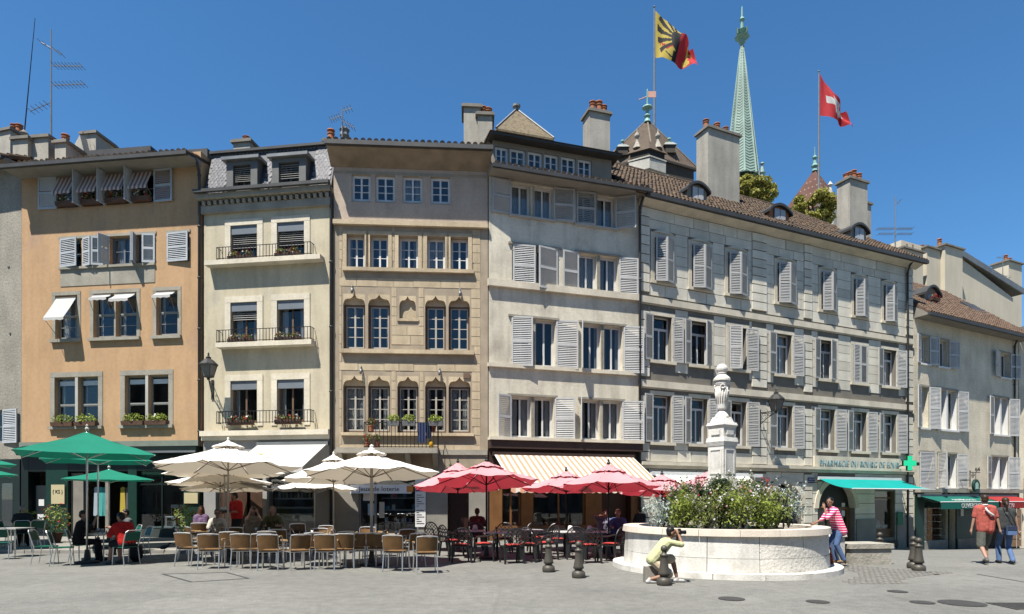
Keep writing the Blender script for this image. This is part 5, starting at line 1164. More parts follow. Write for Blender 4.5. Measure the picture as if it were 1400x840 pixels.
for k in range(n8):
    k2=(k+1)%n8; N_ = 46
    for i in range(N_):
        q = 1-(1-i/N_)**1.0; q2 = q
        def fp(s,q): a = Vector(A[k]).lerp(Vector(B[k]),q); b = Vector(A[k2]).lerp(Vector(B[k2]),q); p = a.lerp(b,s); o_ = Vector((p.x,p.y,0)).normalized()*.05; return p+o_
        h = .016
        for s0,s1 in ((.04,.5),(.5,.96)):
            qa = q+.016 if s0 < .1 else q; qb = q if s0 < .1 else q+.016
            if max(qa,qb)+.011 > 1: continue
            mb.add([fp(s0,qa),fp(s1,qb),fp(s1,qb+.011),fp(s0,qa+.011)],[(0,1,2,3)])
mb.build('chevron_ribs', COPL, t, kind='stuff')
mb = MB(); mb.lathe([(.3,0),(.25,1.0),(.7,1.3),(.5,1.8),(1.5,2.4),(.6,3.0),(1.2,3.6),(.35,4.2),(.3,5.6),(.6,6.0),(.2,6.6),(.15,8.3),(.03,8.8)],8,(0,0,z1-.8)); mb.build('finial', COP, t)
mb = MB()
for k in range(4): a = k*math.pi/2+.3; mb.tube([(0,0,z1+1.6),(1.3*math.cos(a),1.3*math.sin(a),z1+2.0),(1.3*math.cos(a),1.3*math.sin(a),z1+3)],.18,5)
mb.build('finial_crockets', COPD, t)
mb = MB(); mb.box(-4,4,-4,4,0,z0-3); mb.build('tower_base', PALE, t)
for (px,y0,y1) in ((1034,213,250),(1042,222,252),(1003,236,250)):
    a = pt(px,D,y1)-Vector((c.x,c.y,0)); a = Matrix.Rotation(-R(11),3,'Z') @ a; hgt = (y1-y0)*s_; mb = MB(); mb.lathe([(.5,-4),(.5,hgt*.45),(.75,hgt*.5),(.4,hgt*.55),(.18,hgt*.9),(.5,hgt*.92),(.1,hgt)],8,(a.x,a.y,a.z)); mb.build('pinnacle', COPL, t)
# red patterned tower roof
D = 120; s_ = D/1000; c = pt(1114, D); t = thing('red_roofed_tower', 'tower with steep red patterned tile roof behind the trees', 'tower', (c.x,c.y,0), R(38))
RP = M('red_patterned_tile', (.20,.06,.045), .85, .2, .8, fine=.2); nt = RP.node_tree; N = nt.nodes; L = nt.links
vm = [n_ for n_ in N if n_.type == 'VECT_MATH'][0]; tc = N.new('ShaderNodeTexCoord'); vo = N.new('ShaderNodeTexVoronoi'); vo.inputs['Scale'].default_value = 1.5; vo.inputs['Randomness'].default_value = .25; L.new(tc.outputs['Object'], vo.inputs[0])
lt = N.new('ShaderNodeMath'); lt.operation='LESS_THAN'; lt.inputs[1].default_value=.2; L.new(vo.outputs['Distance'],lt.inputs[0]); mx = N.new('ShaderNodeMix'); mx.data_type='RGBA'; mx.inputs[6].default_value=(.075,.036,.027,1); mx.inputs[7].default_value=(.20,.145,.10,1); L.new(lt.outputs[0],mx.inputs[0]); L.new(mx.outputs[2],vm.inputs[0])
zt = EYE+(HY-300)*s_; za = EYE+(HY-231)*s_; e = 4.2; mb = MB(); mb.add([(-e,-e,zt),(e,-e,zt),(e,e,zt),(-e,e,zt),(0,0,za)],[(0,1,4),(1,2,4),(2,3,4),(3,0,4),(3,2,1,0)]); rf = mb.build('roof', RP, t); mb = MB(); mb.box(-e+.4,e-.4,-e+.4,e-.4,0,zt-.003); mb.build('wall', PALE, t)
mb = MB(); mb.lathe([(.5,0),(.25,.6),(.6,.8),(.3,1.2),(.2,2.0),(.45,2.2),(.1,2.6),(.04,4.0)],8,(0,0,za-.4)); mb.build('finial', COP, rf)
a = Matrix.Rotation(-R(38),3,'Z') @ (pt(1135,D-6,290)-Vector((c.x,c.y,0))); mb = MB(); mb.box(a.x-.9,a.x+.9,a.y-.9,a.y+.9,20,a.z); mb.build('gothic_gable', PALE, t); mb = MB(); mb.lathe([(.95,0),(.5,1.6),(.6,1.8),(.15,4.0),(.4,4.2),(.05,4.8)],6,(a.x,a.y,a.z)); mb.build('pinnacle', PALE, t)
# flags
def flag(px, ytop, ybase, D, label, corners, pat, mats, N_=56):
    """pole at px; corners: image outline of the cloth as (top edge pts, bottom edge pts), wavy cloth"""
    s_ = D/1000; b = pt(px,D,ybase); t = thing('flagpole', label, 'flag', b); H = (ybase-ytop)*s_
    mb = MB(); mb.tube([(0,0,-6),(0,0,H)],[.16,.08],8); mb.lathe([(.05,0),(.16,.1),(.05,.25)],8,(0,0,H)); mb.build('pole', ZINC, t)
    top, bot = corners
    def interp(L_,q):
        x = q*(len(L_)-1); i = min(int(x),len(L_)-2); a,b_ = L_[i],L_[i+1]; w = x-i; return (a[0]+(b_[0]-a[0])*w, a[1]+(b_[1]-a[1])*w)
    mb = MB()
    for i in range(N_+1):
        q = i/N_; a = interp(top,q); b_ = interp(bot,q)
        for j in range(N_+1):
            r = j/N_; x = a[0]+(b_[0]-a[0])*r; y = a[1]+(b_[1]-a[1])*r
            dep = .9*math.sin(q*9+r*2.2)*q + .35*math.sin(q*17-r*4)*q
            mb.v.append(((x-px)*s_, dep, (ybase-y)*s_))
    for i in range(N_):
        for j in range(N_):
            mb.f.append((i*(N_+1)+j,(i+1)*(N_+1)+j,(i+1)*(N_+1)+j+1,i*(N_+1)+j+1)); mb.mi.append(pat((i+.5)/N_,(j+.5)/N_))
    mb.build('cloth', mats, t, smooth=True); return t
YEL = M('flag_yellow',(.80,.60,.12),.8,.05,2,transl=.3); BLK = M('flag_black',(.02,.02,.02),.8,.05,2); RED = M('flag_red',(.70,.05,.06),.8,.05,2,transl=.3); WHT = M('flag_white',(.85,.83,.80),.8,.03,2,transl=.3)
def geneva(q,r):
    if q > .52:      # red half with gold key
        x,y = (q-.52)/.48, r
        if abs(x-.5) < .045 and .2 < y < .85: return 0
        if .05 < math.hypot((x-.5)*.9,(y-.82)) < .13: return 0
        if .5 < x < .85 and (.2 < y < .26 or .36 < y < .42) or (.78 < x < .85 and .2 < y < .42): return 0
        return 2
    x,y = q/.52, r   # gold half with half black eagle at the divide
    dx,dy = 1.02-x, y-.36
    ang = math.degrees(math.atan2(dy,dx)); rad = math.hypot(dx,dy)
    if dx < .14 and .14 < y < .72: return 1
    if .12 < rad < .95 and -62 < ang < 44:
        m = (ang+62) % 18
        w = 12.5 if rad < .45 else 10
        if m < w and rad < .62+.3*math.cos(math.radians(ang*1.1)): return 1
    if rad < .34: return 1
    if .3 < x < .95 and abs(y-(.66+.05*math.sin(x*14))) < .022: return 2
    if .25 < x < .55 and .6 < y < .70 and (int(x*22)%2 == 0): return 2
    if .55 < x < 1 and abs(y-.80-.10*math.sin((x-.55)*5)) < .022: return 1
    if x > .84 and y > .72: return 1
    return 0
flag(894.5,11,166,88,'yellow and red eagle flag on the tall pole by the grey tower',([(896,15),(912,28),(930,48),(943,56),(947,66)],[(896,79),(906,80),(922,86),(937,90),(952,97)]),geneva,[YEL,BLK,RED])
def swiss(q,r):
    x,y = q-.53, r-.47
    return 1 if (abs(x) < .105 and abs(y) < .31) or (abs(y) < .105 and abs(x) < .31) else 0
flag(1119.5,99,230,100,'red flag with white cross on the right pole',([(1121,101),(1133,119),(1147,142),(1157,152)],[(1121,158),(1138,162),(1152,168),(1162,179)]),swiss,[RED,WHT])
# trees behind the roofs
def tree(px, py, rpx, rpy, D, label, seed):
    s_ = D/1000; c = pt(px,D,py); t = thing('tree', label, 'tree', (c.x,c.y,zg(c.x,c.y)-.2), 0, 'trees behind the ashlar roof'); zc = c.z-t.location.z; rnd = random.Random(seed)
    mb = MB(); mb.tube([(0,0,0),(.1,0,zc*.5),(0,0,zc+rpy*s_*.3)],[.35,.25,.08],8)
    for k in range(7): a = rnd.uniform(0,6.28); mb.tube([(0,0,zc-rpy*s_*.6),(rpx*s_*.45*math.cos(a),rpx*s_*.45*math.sin(a),zc+rnd.uniform(-.3,.4)*rpy*s_),(rpx*s_*.8*math.cos(a),rpx*s_*.8*math.sin(a),zc+rnd.uniform(-.1,.7)*rpy*s_)],[.12,.07,.02],5)
    mb.build('trunk', BARK, t); mb = MB()
    for k in range(26):
        a = rnd.uniform(0,6.28); h = rnd.uniform(-.8,.85); q = math.sqrt(max(0,1-h*h))*rnd.uniform(.45,.85); rr_ = rnd.uniform(.22,.36)
        mb.leaves((q*rpx*s_*math.cos(a), q*rpx*s_*math.sin(a), zc+h*rpy*s_*.85), (rr_*rpx*s_,rr_*rpx*s_,rr_*rpy*s_*.8), 150, .34, rnd=rnd)
    mb.build('crown', LEAFT, t, kind='stuff')
tree(1032,261,29,24,58,'yellow green tree behind the roof beside the green spire',1); tree(1112,288,34,26,62,'yellow green tree in front of the red tiled tower',2)
# ================================================================ pavement and kerb
KY = 22.0*K; PX1 = -4.9
PAVE = M('pale_paving', (.34,.325,.285), .9, .1, .8, .3, 40, fine=.08); KERB = M('granite_kerb', (.42,.40,.36), .85, .12, 3, .3, rnd=.12)
mb = MB(); mb.add([(-45,KY+.32,.09),(PX1-.32,KY+.32,.09),(PX1-.32,27,.09),(-45,27,.09),(-45,KY+.32,-.2),(PX1-.32,KY+.32,-.2),(PX1-.32,27,-.2),(-45,27,-.2)],[(0,1,2,3),(4,5,1,0),(5,6,2,1)])
pave = mb.build('pavement', PAVE, kind='structure')
me = box_mesh(KERB,'kerb_stone')
x = PX1-.32
while x > -24: L_ = 1.05; obj('kerb_stone', me, None, pave, loc=(x-L_+.012,KY,-.15), scale=(L_-.024,.316,.25)); x -= L_
y = KY
while y < 24.5: obj('kerb_stone', me, None, pave, loc=(PX1-.316,y+.012,-.15), scale=(.316,1.026,.25)); y += 1.05
def on(px, py, z=None):
    """standing point seen at the pixel, on the pavement where there is one"""
    p = gp(px, py)
    if p.y > KY and p.x < PX1:
        y = (EYE-.09)*FPX/(py-HY); p = Vector(((px-HX)/FPX*y, y, .09))
    return p
def az(p): return math.atan2(-p.x, p.y)
def gz(x, y): return .09 if (y > KY and x < PX1) else zg(x, y)
# ================================================================ facade awnings
def awning(f, u0, u1, ntop, ztop, out, drop, val, mat, label, name='shop_awning', housing=ZINC, valmat=None, shift=0, scall=0, wave=0, NX=24):
    t = thing(name, label, 'awning', f.w(u0,-ntop,ztop), f.rz); w = u1-u0; mb = MB(); NY = 6
    for j in range(NY+1):
        s = j/NY
        for i in range(NX+1): mb.v.append((w*i/NX+shift*s, -out*s, -drop*s - wave*math.sin(math.pi*s)*(.5+.5*math.cos(i/NX*12))))
    for j in range(NY):
        for i in range(NX): mb.f.append((j*(NX+1)+i,j*(NX+1)+i+1,(j+1)*(NX+1)+i+1,(j+1)*(NX+1)+i)); mb.mi.append(0)
    mb.build('canvas', mat, t)
    if val:
        vb = MB()
        for i in range(NX*2+1):
            x = w*i/(NX*2)+shift; vb.v += [(x,-out-.012,-drop-.01),(x,-out-.012,-drop-val-(scall*abs(math.sin(i*math.pi/4)) if scall else 0))]
        for i in range(NX*2): vb.f.append((2*i+1,2*i+3,2*i+2,2*i)); vb.mi.append(0)
        vb.build('valance', valmat or mat, t)
    mb = MB(); mb.box(-.06,w+.06,.0,.14,-.04,.12); mb.build('housing', housing, t)
    mb = MB(); mb.tube([(shift,-out,-drop),(w+shift,-out,-drop)],.025,6); mb.build('front_bar', WHITE, t)
    for x in (.25,w-.25):
        mb = MB(); mb.tube([(x,.0,-.1),(x+shift*.5+.1,-out*.45,-drop*.45-.18),(x+shift,-out,-drop-.02)],.02,5); mb.build('arm', ZINC, t)
    return t
f = b2; u0,u1 = f.u(352,-.2), f.u(446,-.2)
t = awning(f, u0, u1, .2, f.z(609,u0,-.2), 1.9, .95, .2, AWN_W, 'broad white cafe awning with orange dots on the cream house')
me_ = MB()
for x,s in ((.55,.45),(.95,.75)):
    q = [(x+.16*math.cos(a*.5236), -1.9*s-.07*math.sin(a*.5236)*1.7-.0, -.95*s+.006-.05*math.sin(a*.5236)) for a in range(12)]; me_.poly(q)
me_.build('orange_dot', M('orange_print2',(.85,.42,.10),.7), t)
f = b4; u0,u1 = f.u(676,-.35), f.u(866,-.35); zt = f.z(624,(u0+u1)/2,-.35)
t = awning(f, u0, u1, .35, zt, 2.2, 1.15, .30, AWN_T, 'cream and tan striped pizzeria awning over the red umbrellas', housing=BRN, scall=.06, valmat=stripe_mat('terracotta_striped_valance',(.60,.33,.20),(.72,.62,.50),2.9), NX=40)
obj('lettering', text_mesh('ZA-HO', .30, .003), WHITE, t, loc=(u1-u0-1.1,-2.22,-1.42))
f = b5; u0,u1 = f.u(1121,-.25), f.u(1232,-.25); zt = f.z(656,(u0+u1)/2,-.25)
awning(f, u0, u1, .25, zt, 1.75, .50, 0, M('turquoise_canvas',(.005,.50,.45),.8,.06,2,transl=.25), 'bright turquoise awning over the pharmacy entrance', housing=WHITE, wave=.10)
u0,u1 = f.u(893,-.2), f.u(1020,-.2)
awning(f, u0, u1, .3, f.z(650,(u0+u1)/2,-.2), .9, .5, .25, stripe_mat('white_green_canvas',(.7,.7,.66),(.35,.36,.30),4,), 'pale striped awning on the ashlar house behind the fountain column', housing=WHITE)
f = b6; u0,u1 = f.u(1259,-.3), f.u(1338,-.3); zt = f.z(679,(u0+u1)/2,-.3); GA = M('green_canvas',(.01,.20,.15),.8,.06,2,transl=.15)
t = awning(f, u0, u1, .3, zt, 1.0, .3, .38, GA, 'green shop awning lettered OLIVIERS & CO')
obj('lettering', text_mesh('OLIVIERS&CO', .36, .003), WHITE, t, loc=((u1-u0)*.52,-1.03,-.62))
o = obj('lettering', text_mesh('OLIVIERS & CO', .34, .003), WHITE, t, loc=((u1-u0)*.5,-.78,-.22)); o.rotation_euler=(R(-72),0,0)
u0,u1 = f.u(1341,-.3), f.u(1390,-.3); RA = M('red_canvas',(.50,.045,.04),.8,.06,2,transl=.15)
t = awning(f, u0, u1, .3, zt, 1.0, .3, .38, RA, 'red awning over the bar beside the green awning')
obj('lettering', text_mesh('FETTU', .32, .003), WHITE, t, loc=((u1-u0)*.24,-1.03,-.62)); obj('lettering', text_mesh('BAR', .32, .003), WHITE, t, loc=((u1-u0)*.78,-1.03,-.62))
# round hanging sign with scroll bracket
x = f.u(1334,-.6); zz = f.z(664,x,-.6); t = thing('round_sign', 'round green shop sign hanging from a scrolled iron bracket', 'sign', f.w(x,-.6,zz), f.rz)
mb = MB(); mb.lathe([(.34,-.06),(.36,-.03),(.36,.03),(.34,.06)],24); o = mb.build('disc', GR6, t); o.rotation_euler=(R(90),0,0)
mb = MB(); mb.strip([(-.15,.1),(0,.2),(.15,.1)],[(-.15,-.2),(0,-.2),(.15,-.2)],-.075,-.065); mb.build('emblem', M('mint_print',(.5,.75,.6),.6), t)
mb = MB(); mb.tube([(-.6,0,.75),(.45,0,.75)],.022,6); mb.tube([(-.6,0,-.1),(-.6,0,.85)],.025,6); mb.tube([(0,0,.36),(0,0,.75)],.015,5)
for cx,cz,r_,s0 in ((-.3,.55,.17,0),(.1,.9,.13,2),(.38,.92,.12,1)):
    mb.tube([(cx+r_*(1-i/26)*math.cos(i*.5+s0),0,cz+r_*(1-i/26)*math.sin(i*.5+s0)) for i in range(22)],.016,5)
mb.tube([(-.6,.0,.3),(-.6,.6,.3)],.02,5); mb.build('scroll_bracket', IRON, t)
# ================================================================ lanterns
def lantern(base, arm, label, s=1.0, rz=0):
    """lantern hanging at base + arm; base on the wall"""
    t = thing('wall_lantern', label, 'lamp', base, rz, 'iron lanterns on the facades'); a = Vector(arm)
    LI = M('aged_iron',(.07,.07,.068),.5,.15,5,metal=.3); FG = M('frosted_lamp_glass',(.48,.46,.42),.25,.08,5,transl=.5)
    mb = MB(); mb.tube([(0,0,-.55*s),(a.x*.55,a.y*.55,-.25*s),(a.x,a.y,a.z-.05)],.022*s,6); mb.tube([(0,0,.0),(a.x*.8,a.y*.8,-.02)],.016*s,6)
    d = Vector((a.x,a.y,0)).normalized()
    for r0,cc,zz in ((.2,.28,-.2),(.13,.62,-.12)):
        mb.tube([tuple(d*(cc*a.length+r0*s*(1-i/24)*math.cos(i*.5))+Vector((0,0,zz+r0*s*(1-i/24)*math.sin(i*.5)))) for i in range(20)],.014*s,5)
    mb.box(-.05,.05,-.01,.04,-.7*s,.15*s); mb.build('bracket', LI, t)
    h = .50*s; r0,r1 = .15*s,.25*s; z0 = a.z
    mb = MB(); mb.lathe([(.04*s,-.12*s),(.07*s,-.08*s),(.05*s,-.04*s),(r0*1.45,0),(r0*1.45,.03*s)],6,(a.x,a.y,z0)); 
    for k in range(4):
        w = math.pi*(k+.5)/2; mb.tube([(a.x+r0*1.35*math.cos(w),a.y+r0*1.35*math.sin(w),z0+.02*s),(a.x+r1*1.35*math.cos(w),a.y+r1*1.35*math.sin(w),z0+h)],.014*s,5)
    mb.build('frame', LI, t)
    for k in range(4):
        w0,w1 = math.pi*(k+.5)/2, math.pi*(k+1.5)/2; q = 1.31; P_ = [(a.x+r*q*math.cos(w),a.y+r*q*math.sin(w),z) for r,w,z in ((r0,w0,z0+.03*s),(r0,w1,z0+.03*s),(r1,w1,z0+h),(r1,w0,z0+h))]
        mb = MB(); mb.poly(P_); mb.build('lamp_pane', FG, t)
    mb = MB(); mb.lathe([(r1*1.55,0),(r1*1.5,.04*s),(r1*.75,.22*s),(r1*.4,.27*s),(r1*.45,.33*s),(r1*.2,.36*s),(.03*s,.45*s),(.045*s,.48*s),(.01*s,.54*s)],4 if False else 8,(a.x,a.y,z0+h)); mb.build('roof', LI, t)
    return t
f = b2; n_ = -.85; ul = f.u(285,n_); base = f.w(f.u(291),-.03,f.z(540,f.u(291))+.45); lp = f.w(ul,n_,f.z(516,ul,n_)); lantern(base, Matrix.Rotation(-f.rz,3,'Z') @ (lp-base), 'iron lantern on a scrolled bracket between the orange and cream houses', .92, f.rz)
f = b5; n_ = -1.0; ul = f.u(1061,n_); ub = f.u(1037); base = f.w(ub,-.09,f.z(565,ub)); lp = f.w(ul,n_,f.z(562,ul,n_)); lantern(base, Matrix.Rotation(-f.rz,3,'Z') @ (lp-base), 'iron lantern on a scrolled bracket on the ashlar house', 1.0, f.rz)
# ================================================================ umbrellas
def umbrella(kind, px, d, zrim, half, zapex, tilt, label, rot=0, pole_r=.025, tiltx=0, group=None):
    b = pt(px, d); b.z = gz(b.x, b.y); t = thing('parasol', label, 'parasol', b, az(b), group or kind+' parasols on the square'); zr_, za = zrim-b.z, zapex-b.z
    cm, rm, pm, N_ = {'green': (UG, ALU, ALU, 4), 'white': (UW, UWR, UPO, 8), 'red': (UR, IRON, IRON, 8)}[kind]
    tm = Matrix.Translation((0,0,zr_)) @ Matrix.Rotation(R(-tilt),4,'X') @ Matrix.Rotation(R(tiltx),4,'Y') @ Matrix.Translation((0,0,-zr_))
    ang = lambda k: 2*math.pi*k/N_ + (math.pi/4 if N_ == 4 else math.pi/8) + rot
    Rr = half*math.sqrt(2) if N_ == 4 else half; h = za-zr_
    vent = {'green': .0, 'white': .22, 'red': .34}[kind]
    def P(k, s, sag=0): # s: 0 apex..1 rim along rib k
        return Vector((Rr*s*math.cos(ang(k)), Rr*s*math.sin(ang(k)), zr_ + h*(1-s)**1.0*(1 - .10*math.sin(math.pi*s)) - (.0)))
    def panel(k, s0, s1, lift, hem, name):
        mb = MB(); mb.m = tm; NS, NT = 7, 8
        for i in range(NS+1):
            s = s0+(s1-s0)*i/NS; a, b_ = P(k,s), P(k+1,s)
            for j in range(NT+1):
                q = j/NT; p = a.lerp(b_,q); bow = math.sin(math.pi*q)
                inner = Vector((p.x,p.y,0)).normalized() if (p.x or p.y) else Vector((0,0,0))
                p = p - inner*hem*bow*(i/NS) + Vector((0,0,lift - .055*bow*s*(1 if kind != 'green' else .5)*(1-.3*i/NS)))
                p.z += .009*math.sin(k*2.3+px*.7+i*1.9+q*11) + .006*math.sin(k*5.1+i*3.3-q*17+d)
                mb.v.append(tuple(tm @ p))
        for i in range(NS):
            for j in range(NT): mb.f.append((i*(NT+1)+j,(i+1)*(NT+1)+j,(i+1)*(NT+1)+j+1,i*(NT+1)+j+1)); mb.mi.append(0)
        mb.build(name, cm, t, smooth=True)
    for k in range(N_):
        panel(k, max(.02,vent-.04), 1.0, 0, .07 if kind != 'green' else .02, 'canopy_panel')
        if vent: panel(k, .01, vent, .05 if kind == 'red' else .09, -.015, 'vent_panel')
        mb = MB(); mb.tube([tm @ (P(k,.04)-Vector((0,0,.03))), tm @ (P(k,.5)-Vector((0,0,.03))), tm @ (P(k,.985)-Vector((0,0,.03)))],.012,5)
        mb.tube([tm @ Vector((0,0,zr_-.15+ (h*.1))), tm @ (P(k,.5)-Vector((0,0,.04)))],.010,4); mb.build('rib', rm, t)
    mb = MB(); top = tm @ Vector((0,0,za+.02)); mid = tm @ Vector((0,0,zr_-.25)); mb.tube([(0,0,0),(0,0,max(.5,zr_-.9)),mid,top],pole_r,8); mb.build('pole', pm, t, smooth=True)
    mb = MB(); mb.m = Matrix.Translation(top); mb.lathe([(pole_r*1.5,0),(pole_r*2.2,.06),(pole_r,.10),(pole_r*1.3,.14),(.004,.18)],8); mb.build('finial', {'white': UW, 'green': UPO, 'red': IRON}[kind], t)
    mb = MB(); mb.lathe([(.28,0),(.28,.05),(.08,.08),(.05,.35)],14); mb.build('base', M('parasol_base_iron',(.08,.08,.08),.6), t)
    return t
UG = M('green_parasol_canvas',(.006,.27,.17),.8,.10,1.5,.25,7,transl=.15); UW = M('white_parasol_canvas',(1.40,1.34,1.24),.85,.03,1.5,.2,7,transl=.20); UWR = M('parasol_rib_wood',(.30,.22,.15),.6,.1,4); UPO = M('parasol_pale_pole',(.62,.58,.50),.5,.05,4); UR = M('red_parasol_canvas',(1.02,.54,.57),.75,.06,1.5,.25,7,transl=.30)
nt = UR.node_tree; t_ = [n for n in nt.nodes if n.type == 'BSDF_TRANSLUCENT'][0]; nt.links.remove(t_.inputs[0].links[0]); t_.inputs[0].default_value = (.42,.012,.03,1)  # base painted pink for the overexposed sunlit top; only transmitted colour stays red
nt = UW.node_tree; t_ = [n for n in nt.nodes if n.type == 'BSDF_TRANSLUCENT'][0]; nt.links.remove(t_.inputs[0].links[0]); t_.inputs[0].default_value = (.52,.44,.32,1)
umbrella('green',119,18.7,2.75,1.42,3.36,0,'large green square parasol nearest to the camera on the left')
umbrella('green',134,22.9,2.80,1.40,3.38,0,'green square parasol directly behind the nearest green one')
umbrella('green',149,26.6,2.32,1.36,2.72,0,'lower green parasol furthest back by the shop window')
umbrella('green',-62,24.5,2.78,1.55,3.3,0,'upper green parasol cut off by the left edge'); umbrella('green',-60,22.0,2.36,1.4,2.75,0,'lower green parasol cut off by the left edge')
umbrella('white',312,19.5,2.48,1.90,3.10,3,'big white parasol nearest the camera at the left of the cafe',rot=.1)
umbrella('white',307,23.6,2.46,1.86,3.0,3,'white parasol just behind the big left one',rot=.2)
umbrella('white',301,25.6,2.17,1.80,2.65,2,'low white parasol third in the left row'); umbrella('white',311,27.0,1.98,1.68,2.40,2,'lowest white parasol against the cafe front')
umbrella('white',508,18.1,2.26,1.72,2.80,4,'big white parasol at the right end of the cafe',rot=.05,pole_r=.04); umbrella('white',456,23.6,2.25,1.68,2.98,3,'white parasol with ruffled cap behind the big right one',rot=.15); umbrella('white',430,26.6,1.98,1.62,2.45,2,'low white parasol furthest back before the counter window')
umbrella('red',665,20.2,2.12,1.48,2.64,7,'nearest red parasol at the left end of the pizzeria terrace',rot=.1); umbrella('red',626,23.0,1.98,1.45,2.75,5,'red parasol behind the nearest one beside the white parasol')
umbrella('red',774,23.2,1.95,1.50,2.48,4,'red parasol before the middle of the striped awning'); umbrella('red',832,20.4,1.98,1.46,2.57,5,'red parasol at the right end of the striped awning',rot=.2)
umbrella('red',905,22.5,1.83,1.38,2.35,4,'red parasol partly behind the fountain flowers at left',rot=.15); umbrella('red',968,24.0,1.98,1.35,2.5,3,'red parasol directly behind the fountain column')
# ================================================================ chairs and tables
def proto_alu():
    t = thing('green_chair','','chair'); 
    for sx in (-1,1):
        mb = MB(); mb.tube([(sx*.21,-.20,0),(sx*.20,-.17,.44)],.012,6); mb.build('leg', ALU, t); mb = MB(); mb.tube([(sx*.21,.24,0),(sx*.20,.17,.44)],.012,6); mb.build('leg', ALU, t)
    mb = MB(); mb.tube([(-.2,.17,.43),(-.21,.24,.66),(-.20,.29,.82),(-.15,.31,.86),(.15,.31,.86),(.20,.29,.82),(.21,.24,.66),(.2,.17,.43)],.013,6); mb.tube([(-.2,-.19,.43),(.2,-.19,.43)],.012,6); mb.build('back_frame', ALU, t)
    SG = M('green_plastic_slat',(.005,.14,.09),.4,.08,4)
    mb = MB(); mb.box(-.2,.2,-.2,.2,.435,.455); mb.build('seat', SG, t)
    mb = MB(); mb.add([(-.19,.222,.60),(.19,.222,.60),(.185,.285,.82),(-.185,.285,.82),(-.19,.236,.60),(.19,.236,.60),(.185,.299,.82),(-.185,.299,.82)],[(0,1,2,3),(7,6,5,4),(0,4,5,1),(1,5,6,2),(2,6,7,3),(3,7,4,0)]); mb.build('backrest', SG, t)
    return t
def proto_rattan():
    t = thing('wicker_chair','','chair'); RB = M('brown_wicker',(.24,.13,.05),.75,.15,6,fine=.25,bump=.4,bscale=120); RT_ = M('cane_trim',(.58,.36,.16),.6,.12,6)  # wicker brown darkened so the colour itself carries the parasol shade
    for sx in (-1,1):
        mb = MB(); mb.tube([(sx*.25,-.24,0),(sx*.24,-.22,.44),(sx*.26,-.20,.60),(sx*.27,-.12,.66),(sx*.27,.16,.68)],.0135,6); mb.build('leg', ALU, t)
        mb = MB(); mb.tube([(sx*.23,.27,0),(sx*.22,.20,.44),(sx*.23,.27,.80)],.0135,6); mb.build('leg', ALU, t)
        mb = MB(); mb.tube([(sx*.27,-.14,.675),(sx*.27,.14,.695)],.019,6); mb.build('armrest', RT_, t)
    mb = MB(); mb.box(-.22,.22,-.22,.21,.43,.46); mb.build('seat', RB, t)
    mb = MB(); N_ = 8; 
    for i in range(N_+1):
        q = i/N_; x = -.225+.45*q; y = .06*(1-(2*q-1)**2)
        for (z,yy) in ((.50,.215),(.80,.275)): mb.v += [(x,yy+y,z),(x,yy+y+.016,z)]
    for i in range(N_):
        a = 4*i; b = 4*i+4; mb.f += [(a,b,b+2,a+2),(b+1,a+1,a+3,b+3),(a+2,b+2,b+3,a+3),(a+1,b+1,b,a)]; mb.mi += [0]*4
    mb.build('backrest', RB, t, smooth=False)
    mb = MB(); mb.tube([(-.225,.285,.81),(-.1,.325,.825),(.1,.325,.825),(.225,.285,.81)],.018,6); mb.build('top_rail', ALU, t)
    mb = MB(); mb.tube([(-.23,-.2,.42),(.23,-.2,.42),(.22,.2,.42),(-.22,.2,.42),(-.23,-.2,.42)],.012,5); mb.build('seat_frame', ALU, t)
    return t
def proto_black():
    t = thing('lattice_chair','','chair'); BP = M('black_resin',(.022,.023,.025),.35,.08,4,spec=.5)
    for sx in (-1,1):
        mb = MB(); mb.add([(sx*.27,-.27,0),(sx*.24,-.27,0),(sx*.24,-.23,0),(sx*.27,-.23,0),(sx*.27,-.24,.43),(sx*.17,-.24,.43),(sx*.17,-.2,.43),(sx*.27,-.2,.43)],[(0,1,5,4),(1,2,6,5),(2,3,7,6),(3,0,4,7)]); mb.build('leg', BP, t)
        mb = MB(); mb.add([(sx*.27,.28,0),(sx*.23,.28,0),(sx*.23,.24,0),(sx*.27,.24,0),(sx*.27,.24,.43),(sx*.17,.24,.43),(sx*.17,.2,.43),(sx*.27,.2,.43)],[(0,1,5,4),(1,2,6,5),(2,3,7,6),(3,0,4,7)]); mb.build('leg', BP, t)
        mb = MB(); mb.tube([(sx*.26,-.24,.42),(sx*.29,-.25,.58),(sx*.295,-.18,.65),(sx*.29,.1,.67),(sx*.26,.27,.72)],.02,6); mb.build('armrest', BP, t)
    mb = MB(); mb.box(-.25,.25,-.25,.24,.41,.44); mb.build('seat', BP, t)
    hoop = [(.26*math.cos(math.pi*i/14), .245+.05*math.sin(math.pi*i/14)+.03, .62+.28*math.sin(math.pi*i/14)) for i in range(15)]
    mb = MB(); mb.tube([(.24,.235,.43)]+hoop+[(-.24,.235,.43)],.02,6)
    for s in (-1,1):
        for k in range(-2,5):
            x0 = -.36+.12*k+.06; P_ = []
            for i in range(12):
                z = .46+.42*i/11; x = s*(x0+.42*i/11); 
                lim = .24 if z < .62 else .26*math.sqrt(max(0,1-((z-.62)/.28)**2))
                if abs(x) <= lim: P_.append((x,.24+.06*(z-.43)/.45+ .04*(1-(x/.27)**2),z))
            if len(P_) > 1: mb.tube(P_,.010,4)
    mb.build('backrest', BP, t)
    mb = MB(); mb.ell((0,0,.465),.23,.22,.03,12,5); mb.build('cushion', M('red_cushion',(.55,.06,.05),.9,.1,4), t, smooth=True)
    return t
PA, PR_, PB = proto_alu(), proto_rattan(), proto_black()
USED = set(); CJ = random.Random(44)
def occ(l): return any(w in l for w in (' man', 'woman', 'person'))
